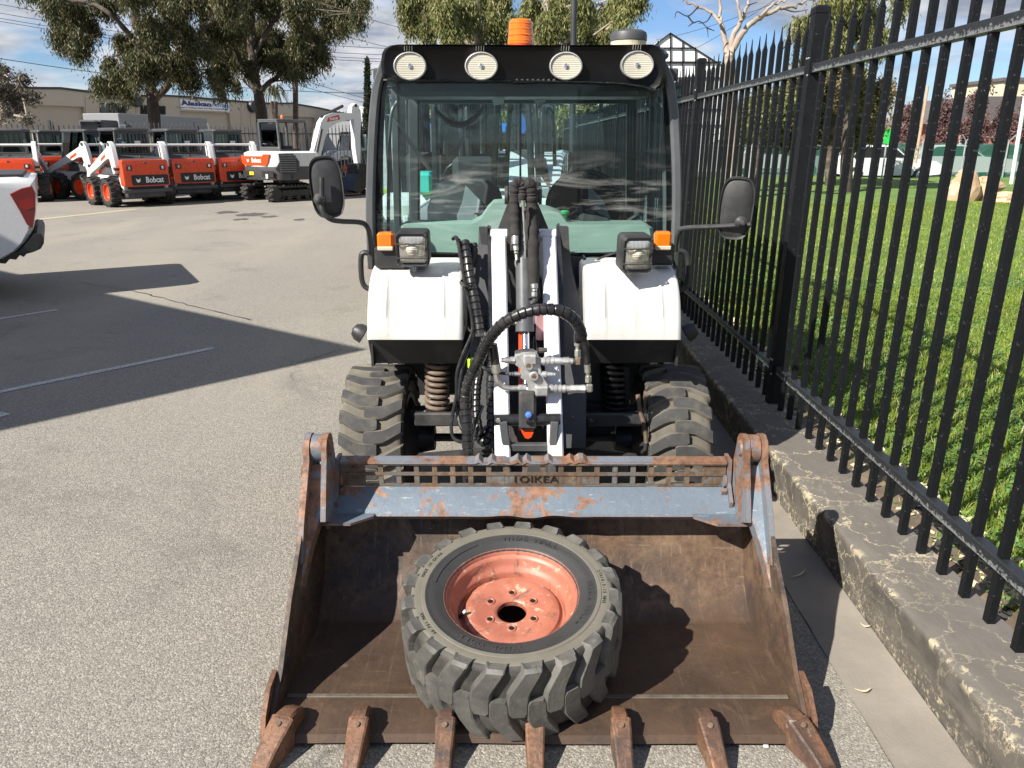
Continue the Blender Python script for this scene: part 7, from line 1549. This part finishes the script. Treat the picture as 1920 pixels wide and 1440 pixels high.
def wire(pts, Y0_, Y1_, sag, lab, r=.014):
    a = W(*pts[0], Y0_); b_ = W(*pts[1], Y1_); t = np.linspace(0, 1, 30); P = a+(b_-a)*t[:, None]; P[:, 2] -= 4*sag*t*(1-t); m = MB(); m.tube(P, r, 4); o = m.build('overhead_wire', M['wire_black'], None); return tag(o, lab, 'wire', 'overhead power wires')
for k, (y0_, y1_) in enumerate(((-5, 92), (12, 104), (22, 112), (28, 117))): wire(((-120, y0_-10), (760, y1_)), 44, 46, .5, 'thin black wire in the bundle crossing both big gums, %s' % ('topmost', 'second from the top', 'third from the top', 'lowest')[k])
wire(((-60, 100), (760, 175)), 40, 52, .5, 'single lower wire crossing in front of both gum trunks', .018)
wire(((553, 145), (900, 215)), 45, 70, .5, 'thin wire running from the timber pole towards the cypress, upper of two'); wire(((553, 158), (900, 222)), 45, 70, .4, 'thin wire running from the timber pole towards the cypress, lower of two')
wire(((620, 60), (1010, 130)), 50, 60, .4, 'thin wire left of the cab roof, upper of two'); wire(((640, 20), (980, 85)), 46, 60, .4, 'thin wire passing behind the gum over the cab')
for k, (a, b_) in enumerate((((1230, 75), (1560, -40)), ((1230, 125), (1480, -20)))): wire((a, b_), 60, 40, .3, 'thin wire behind the bare gum, %s of two' % ('upper', 'lower')[k])

# ------------------------------------------------------------------ glasshouse frame right of the cab
GY = 45
gh = thing('gabled_glasshouse', 'white gabled hall with a black grid of frames beside the cab roof', 'building', tuple(W(1260, 300, GY)*[1, 1, 0]), world=True)
apx = (1257, 62); pan = []
m = MB(); A4 = [W(x, y, GY) for x, y in ((1163, 134), apx, (1352, 122), (1352, 330), (1163, 330))]; m.loft([A4, [p+np.array([0, 12, 0]) for p in A4]]); m.build('wall_sheet', M['sign_white'], gh)
def gb(a, b_, w_=.055, n_='frame_bar'): m = MB(); m.bar(W(*a, GY-.06), W(*b_, GY-.06), w_, .08, up=(0, 1, 0)); m.build(n_, M['decal_black'], gh)
gb((1163, 134), apx); gb(apx, (1352, 122)); gb((1163, 117), (1352, 117), .10); gb((1163, 90), (1305, 90)); gb((1163, 146), (1352, 146)); gb((1163, 175), (1352, 175)); gb((1163, 205), (1352, 205)); gb((1163, 235), (1352, 235))
for x in (1190, 1212, 1234, 1257, 1280, 1304, 1328): gb((x, max(62+abs(x-1257)*.62, 60)), (x, 330), .05)
# far-right things: mesh fence, rocks, poles, houses
mf = thing('mesh_fence', 'green shade-cloth fence in front of the car park', 'fence', tuple(W(1600, 330, 33)*[1, 1, 0]), world=True)
a, b_ = W(1330, 264, 33), W(2050, 268, 33); a0, b0 = a*[1, 1, 0]+[0, 0, .15], b_*[1, 1, 0]+[0, 0, .15]
for k in range(9):
    p, q = a+(b_-a)*k/9, a+(b_-a)*(k+1)/9; 
    m = MB(); m.add([p*[1, 1, 0]+[0, 0, .2], q*[1, 1, 0]+[0, 0, .2], q-[0, 0, .05], p-[0, 0, .05]], [(0, 1, 2, 3)]); m.build('shade_cloth', M['green_mesh'], mf)
for k in range(10):
    p = a+(b_-a)*k/9; m = MB(); m.cyl((p[0], p[1]-.05, .1), (p[0], p[1]-.05, p[2]+.05), .03, .03, 8); m.bar((p[0], p[1]-.05, p[2]+.04), (p[0]+.22, p[1]-.1, p[2]+.3), .03, .03); m.bar((p[0], p[1]-.05, p[2]+.04), (p[0]-.22, p[1]-.1, p[2]+.3), .03, .03); m.build('post', M['galv'], mf)
def rock(px, py, Y, w_, h_, lab, seed):
    r_ = np.random.default_rng(seed); c = W(px, py, Y); c[2] = lawn_z(np.array(c[0]), np.array(Y))-.02; m = MB(); nu, nv = 14, 9; ph = r_.uniform(0, 6, 6); rings = []
    for i in range(nv):
        v = pi/2*i/(nv-1); ring = []
        for k in range(nu):
            a = 2*pi*k/nu; f_ = 1+.20*sin(2*a+ph[0])+.13*sin(3*a+ph[1]+v*2)+.09*sin(5*a+ph[2]+v*4)+r_.normal(0, .05); cv = max(cos(v), 0)**.62; f_ *= 1+.16*sin(v*4+a*2+ph[4])+.10*sin(v*9+a*3+ph[0]); ring.append((c[0]+w_/2*cos(a)*cv*f_+.12*w_*sin(v)*sin(ph[5]), Y+w_/2*.7*sin(a)*cv*f_, c[2]+h_*sin(v)**.9*(1+.10*sin(a*2+ph[3])*cos(v))))
        rings.append(ring)
    m.loft(rings); o = m.build('rock', M['rock_tan'], None, smooth=12); return tag(o, lab, 'rock', 'rocks on the lawn')
rock(1806, 350, 20, .70, .80, 'upright orange-tan rock, leftmost on the lawn', 3); rock(1843, 352, 20.4, .95, .62, 'broad pale tan rock in the middle of the group', 5); rock(1885, 358, 19.6, .62, .28, 'low flat tan rock next to the white pole', 8)
wp = MB(); p0 = W(1896, 345, 19); p1 = W(1922, 180, 19); wp.cyl(p0, p1, .045, .045, 12); tag(wp.build('white_pole', M['plate_white'], None), 'white pole on the lawn beside the rocks', 'pole')
bp_ = MB(); p0 = W(1716, 306, 31); p1 = W(1740, 160, 31); bp_.cyl(p0, p1, .06, .05, 8); tag(bp_.build('timber_pole', simple('pole_tan', (.42, .30, .2), .8), None), 'brown pole standing at the far edge of the lawn', 'pole')
m = MB(); c = W(1665, 258, 30); m.loft([[c+np.array([x, dy, z]) for x, z in ((-.14, -.2), (.16, -.28), (.18, .12), (.0, .34), (-.12, .22))] for dy in (0, .03)]); gs = m.build('green_sign', M['sign_green'], None); tag(gs, 'bright green sign on a thin post behind the lawn', 'sign'); 
m = MB(); m.cyl((c[0], c[1]+.06, .15), (c[0], c[1]+.06, c[2]), .03, .03, 8); link('post', m.mesh('post', M['galv']), gs)
hs = thing('brick_house', 'small brick house with a dark roof behind the mesh fence', 'house', tuple(W(1880, 300, 46)*[1, 1, 0]), world=True)
c = W(1880, 250, 46); m = MB(); m.box((c[0], 49, 1.35), (6.5, 6, 2.7)); m.build('wall', M['brick_red'], hs); m = MB(); m.prism([(-3.8, 2.6), (3.8, 2.6), (2.2, 4.0), (-2.2, 4.0)], (c[0], 45.5, 0), (1, 0, 0), (0, 0, 1), (0, 7, 0)); m.build('roof', M['roof_tile'], hs)
for x in (-1.8, 1.4): m = MB(); m.box((c[0]+x, 45.96, 1.5), (1.2, .08, 1.1)); w0 = m.build('window', M['plate_white'], hs); m = MB(); m.box((c[0]+x, 45.90, 1.5), (1.0, .04, .9)); m.build('pane', M['dark_glass'], w0)
hs2 = thing('cream_building', 'cream building with a stepped roofline at the right edge of the picture', 'building', tuple(W(1960, 250, 52)*[1, 1, 0]), world=True)
c = W(1960, 152, 52); m = MB(); m.box((c[0], 55, c[2]/2), (5.2, 6, c[2])); m.build('wall', M['cream'], hs2); m = MB(); m.box((c[0], 52-.0, c[2]*.72), (1.2, .1, 1.3)); m.build('window', M['dark_glass'], hs2); m = MB(); m.box((c[0], 55, c[2]+.1), (5.5, 6.3, .2)); m.build('roof', M['roof_tile'], hs2)
# white box truck and far blocks between excavator and cab
fb = thing('shipping_container', 'white corrugated container standing behind the white cab loader', 'container', tuple(W(673, 300, 60)*[1, 1, 0]), world=True)
a = W(655, 211, 60); b_ = W(689, 247, 60); m = MB(); m.box(((a[0]+b_[0])/2, 62, (a[2]+b_[2])/2), (b_[0]-a[0], 4, a[2]-b_[2]+.8), b=.04); m.build('body', M['plate_white'], fb)
for k in range(6): m = MB(); x = a[0]+(b_[0]-a[0])*(k+.5)/6; m.box((x, 59.97, (a[2]+b_[2])/2), (.05, .06, a[2]-b_[2])); m.build('rib', M['galv'], fb)
lw = thing('grey_shed', 'low grey shed right of the warehouse, behind the excavator boom', 'shed', tuple(W(650, 300, 95)*[1, 1, 0]), world=True)
c = W(662, 224, 95); m = MB(); m.box((c[0], 98, c[2]/2), (7.5, 6, c[2])); m.build('wall', M['roof_grey'], lw); m = MB(); m.box((c[0], 98, c[2]+.1), (7.8, 6.3, .2)); m.build('roof', M['roof_tile'], lw)
# ------------------------------------------------------------------ yard seen through the cab windows
def forklift(px, Y, rz, lab, mast='black_paint', body='lime', s_=1.):
    c = W(px, 300, Y); t = thing('forklift', lab, 'forklift', (c[0], Y, 0), 'forklifts behind the work machine', R(rz))
    m = MB()
    for x in (-.34, .34): m.box((x, -1.05, 1.15), (.12, .14, 2.25), b=.01); m.box((x*.7, -1.02, 1.2), (.07, .10, 2.2), b=.01)
    for z in (.5, 1.2, 2.22): m.box((0, -1.05, z), (.8, .08, .10))
    m.build('mast', M[mast], t)
    m = MB()
    for x in (-.25, .25): m.box((x, -1.65, .10), (.10, 1.05, .04)); m.box((x, -1.14, .45), (.10, .04, .7))
    m.box((0, -1.13, .62), (.9, .05, .5)); m.build('fork_carriage', M['dark_steel'], t)
    m = MB(); m.prism([(-.75, .30), (-.80, .70), (-.45, .80), (.15, .78), (.35, 1.0), (1.05, .98), (1.18, .80), (1.15, .30)], (-.52, 0, 0), (0, 1, 0), (0, 0, 1), (1.04, 0, 0)); m.build('body', M[body], t)
    m = MB(); m.box((0, .95, .70), (1.08, .42, .78), b=.12); m.build('counterweight', M['plate_white'], t)
    for x in (-.48, .48):
        m = MB(); m.tube(smoothpath([(x, -.65, .75), (x*.98, -.50, 1.5), (x*.95, -.30, 2.05), (x*.95, .0, 2.16), (x*.95, .75, 2.14), (x*.95, .92, 1.9), (x, 1.0, 1.0)], 5), .035, 8); m.build('overhead_guard', M['black_paint'], t)
    m = MB()
    for k in range(6): m.box((0, -.2+.17*k, 2.15), (.92, .05, .03))
    m.build('guard_slats', M['black_paint'], t, kind='stuff')
    m = MB(); m.box((0, .25, .98), (.46, .44, .12), b=.04); m.box((0, .50, 1.25), (.44, .12, .5), b=.05); m.build('seat', M['seat_fabric'], t)
    m = MB(); m.tube([np.array([.17*cos(a), -.30+.17*sin(a)*.5, 1.28+.17*sin(a)*.85]) for a in np.arange(20)*2*pi/20], .014, 6, closed=True); m.build('steering_wheel', M['black_plastic'], t)
    for x in (-.46, .46):
        for y, k_ in ((-.75, .72), (.78, .6)): swheel(t, x, y, 1 if x > 0 else -1, k_)
    t.scale = (s_, s_, s_); return t
forklift(870, 8.6, 195, 'nearest forklift, framed in the middle of the cab window', s_=1.0)
forklift(905, 10.6, 195, 'second forklift behind the middle of the cab window', s_=1.0)
forklift(800, 9.6, 185, 'forklift with a tall dark mast at the left of the cab window', body='charcoal', s_=1.02)
forklift(980, 13.5, 170, 'farthest forklift, right of the others through the cab window', body='orange_paint')
bx_ = thing('box_truck', 'white box truck with a lime stripe seen through the left side of the cab', 'truck', (W(742, 300, 12)[0]-.4, 12, 0), world=True)
a = W(703, 232, 12); b_ = W(772, 300, 12); m = MB(); m.box(((a[0]+b_[0])/2, 13.6, 1.22), (b_[0]-a[0], 3.2, 1.45), b=.04); m.build('box_body', M['plate_white'], bx_)
m = MB(); m.box(((a[0]+b_[0])/2, 11.99, .92), (b_[0]-a[0]-.02, .02, .06)); m.build('lime_stripe', M['lime'], bx_)
m = MB(); add_text(m, 'EV', .26, (b_[0]-.16, 11.985, 1.45), (1, 0, 0), (0, 0, 1), .01); m.build('lettering', M['decal_black'], bx_)
m = MB(); m.box(((a[0]+b_[0])/2, 13.6, .42), (b_[0]-a[0]-.06, 3.0, .14)); [m.cyl((x, yq, .3), (x+.16, yq, .3), .3, .3, 16) for x in (a[0]+.05, b_[0]-.22) for yq in (12.6, 14.4)]; m.build('running_gear', M['black_paint'], bx_)
bc_ = thing('blue_canopy', 'bright blue flat canopy far behind the forklifts', 'canopy', (W(860, 300, 30)[0], 30, 0), world=True)
a = W(785, 231, 30); b_ = W(968, 247, 30); m = MB(); m.box(((a[0]+b_[0])/2, 33, (a[2]+b_[2])/2), (b_[0]-a[0], 6, a[2]-b_[2])); m.build('canopy_roof', M['blue_canopy'], bc_)
for x in (a[0]+.1, (a[0]+b_[0])/2, b_[0]-.1): m = MB(); m.cyl((x, 30.2, 0), (x, 30.2, b_[2]), .06, .06, 8); m.build('column', M['plate_white'], bc_)
bf = thing('blue_banner', 'dark blue feather banner on a white pole', 'banner', (W(973, 300, 16)[0], 16, 0), world=True)
m = MB(); P_ = [W(x, y, 16) for x, y in ((966, 250), (984, 250), (987, 232), (981, 216), (974, 206), (967, 222))]; m.loft([P_, [p+np.array([0, .03, 0]) for p in P_]]); m.build('flag', simple('banner_blue', (.02, .08, .32), .6), bf); m = MB(); c = W(974, 206, 16.05); m.cyl((c[0], 16.05, 0), c, .02, .015, 8); m.build('pole', M['galv'], bf)
wp2 = MB(); c = W(1006, 190, 18); wp2.cyl((c[0], 18, 0), c, .05, .05, 10); tag(wp2.build('white_pole', M['plate_white'], None), 'tall white pole seen through the cab window left of the fence', 'pole')
wl_ = thing('white_skid_loader', 'white loader with raised engine lid behind the forklifts', 'loader', (W(905, 300, 12.4)[0], 12.4, 0), None, R(20))
m = MB(); m.prism([(-1.2, .3), (-1.25, 1.0), (-.5, 1.35), (.4, 1.5), (1.2, 1.1), (1.2, .3)], (-.6, 0, 0), (0, 1, 0), (0, 0, 1), (1.2, 0, 0)); m.build('body', M['white_paint'], wl_); m = MB(); m.bar((-.5, -1.0, 1.3), (.5, .8, 1.95), .12, .1); m.build('lift_arm', M['white_paint'], wl_)
for x in (-.7, .7):
    for y in (-.65, .65): swheel(wl_, x, y, 1 if x > 0 else -1, .9)
cw2 = car('parked_car', 1000, 300, 14, 4.2, 'car_white', 'white car nose seen through the cab window beside the feather banner', 80); cw2.location = (W(1008, 300, 14)[0]-.35, 14.5, 0)
tl_ = thing('teal_scissor_lift', 'small teal scissor lift seen low through the left of the cab', 'lift', (W(775, 300, 8)[0], 8, 0), world=True)
c = W(788, 345, 8); m = MB(); m.box((c[0], 8.3, c[2]), (.22, .5, .22), b=.03); m.build('platform', M['teal'], tl_)
for k in range(3): m = MB(); m.bar((c[0]-.32, 8.0, .25+.2*k), (c[0]+.1, 8.0, .50+.2*k), .05, .03); m.build('scissor_arm', M['teal'], tl_)
m = MB(); m.box((c[0]-.0, 8.3, .25), (.6, .8, .16), b=.03); m.build('base', M['teal'], tl_)
# far palisade closing the yard behind the cab
pf2 = thing('palisade_fence', 'black palisade fence across the end of the yard, seen through the cab', 'fence', (0, 25, 0), world=True)
m = MB(); P0 = np.array([-3.5, 25.5, 0]); dd = np.array([1., 0, 0])
for k in range(27): m.box(P0+dd*.2*k+(0, 0, 1.05), (.025, .025, 2.1))
m.build('picket', M['trim_dark'], pf2, kind='stuff', smooth=0)
for zr in (.3, 1.9): m = MB(); m.bar(P0+(0, 0, zr), P0+dd*5.2+(0, 0, zr), .05, .05); m.build('rail', M['trim_dark'], pf2)
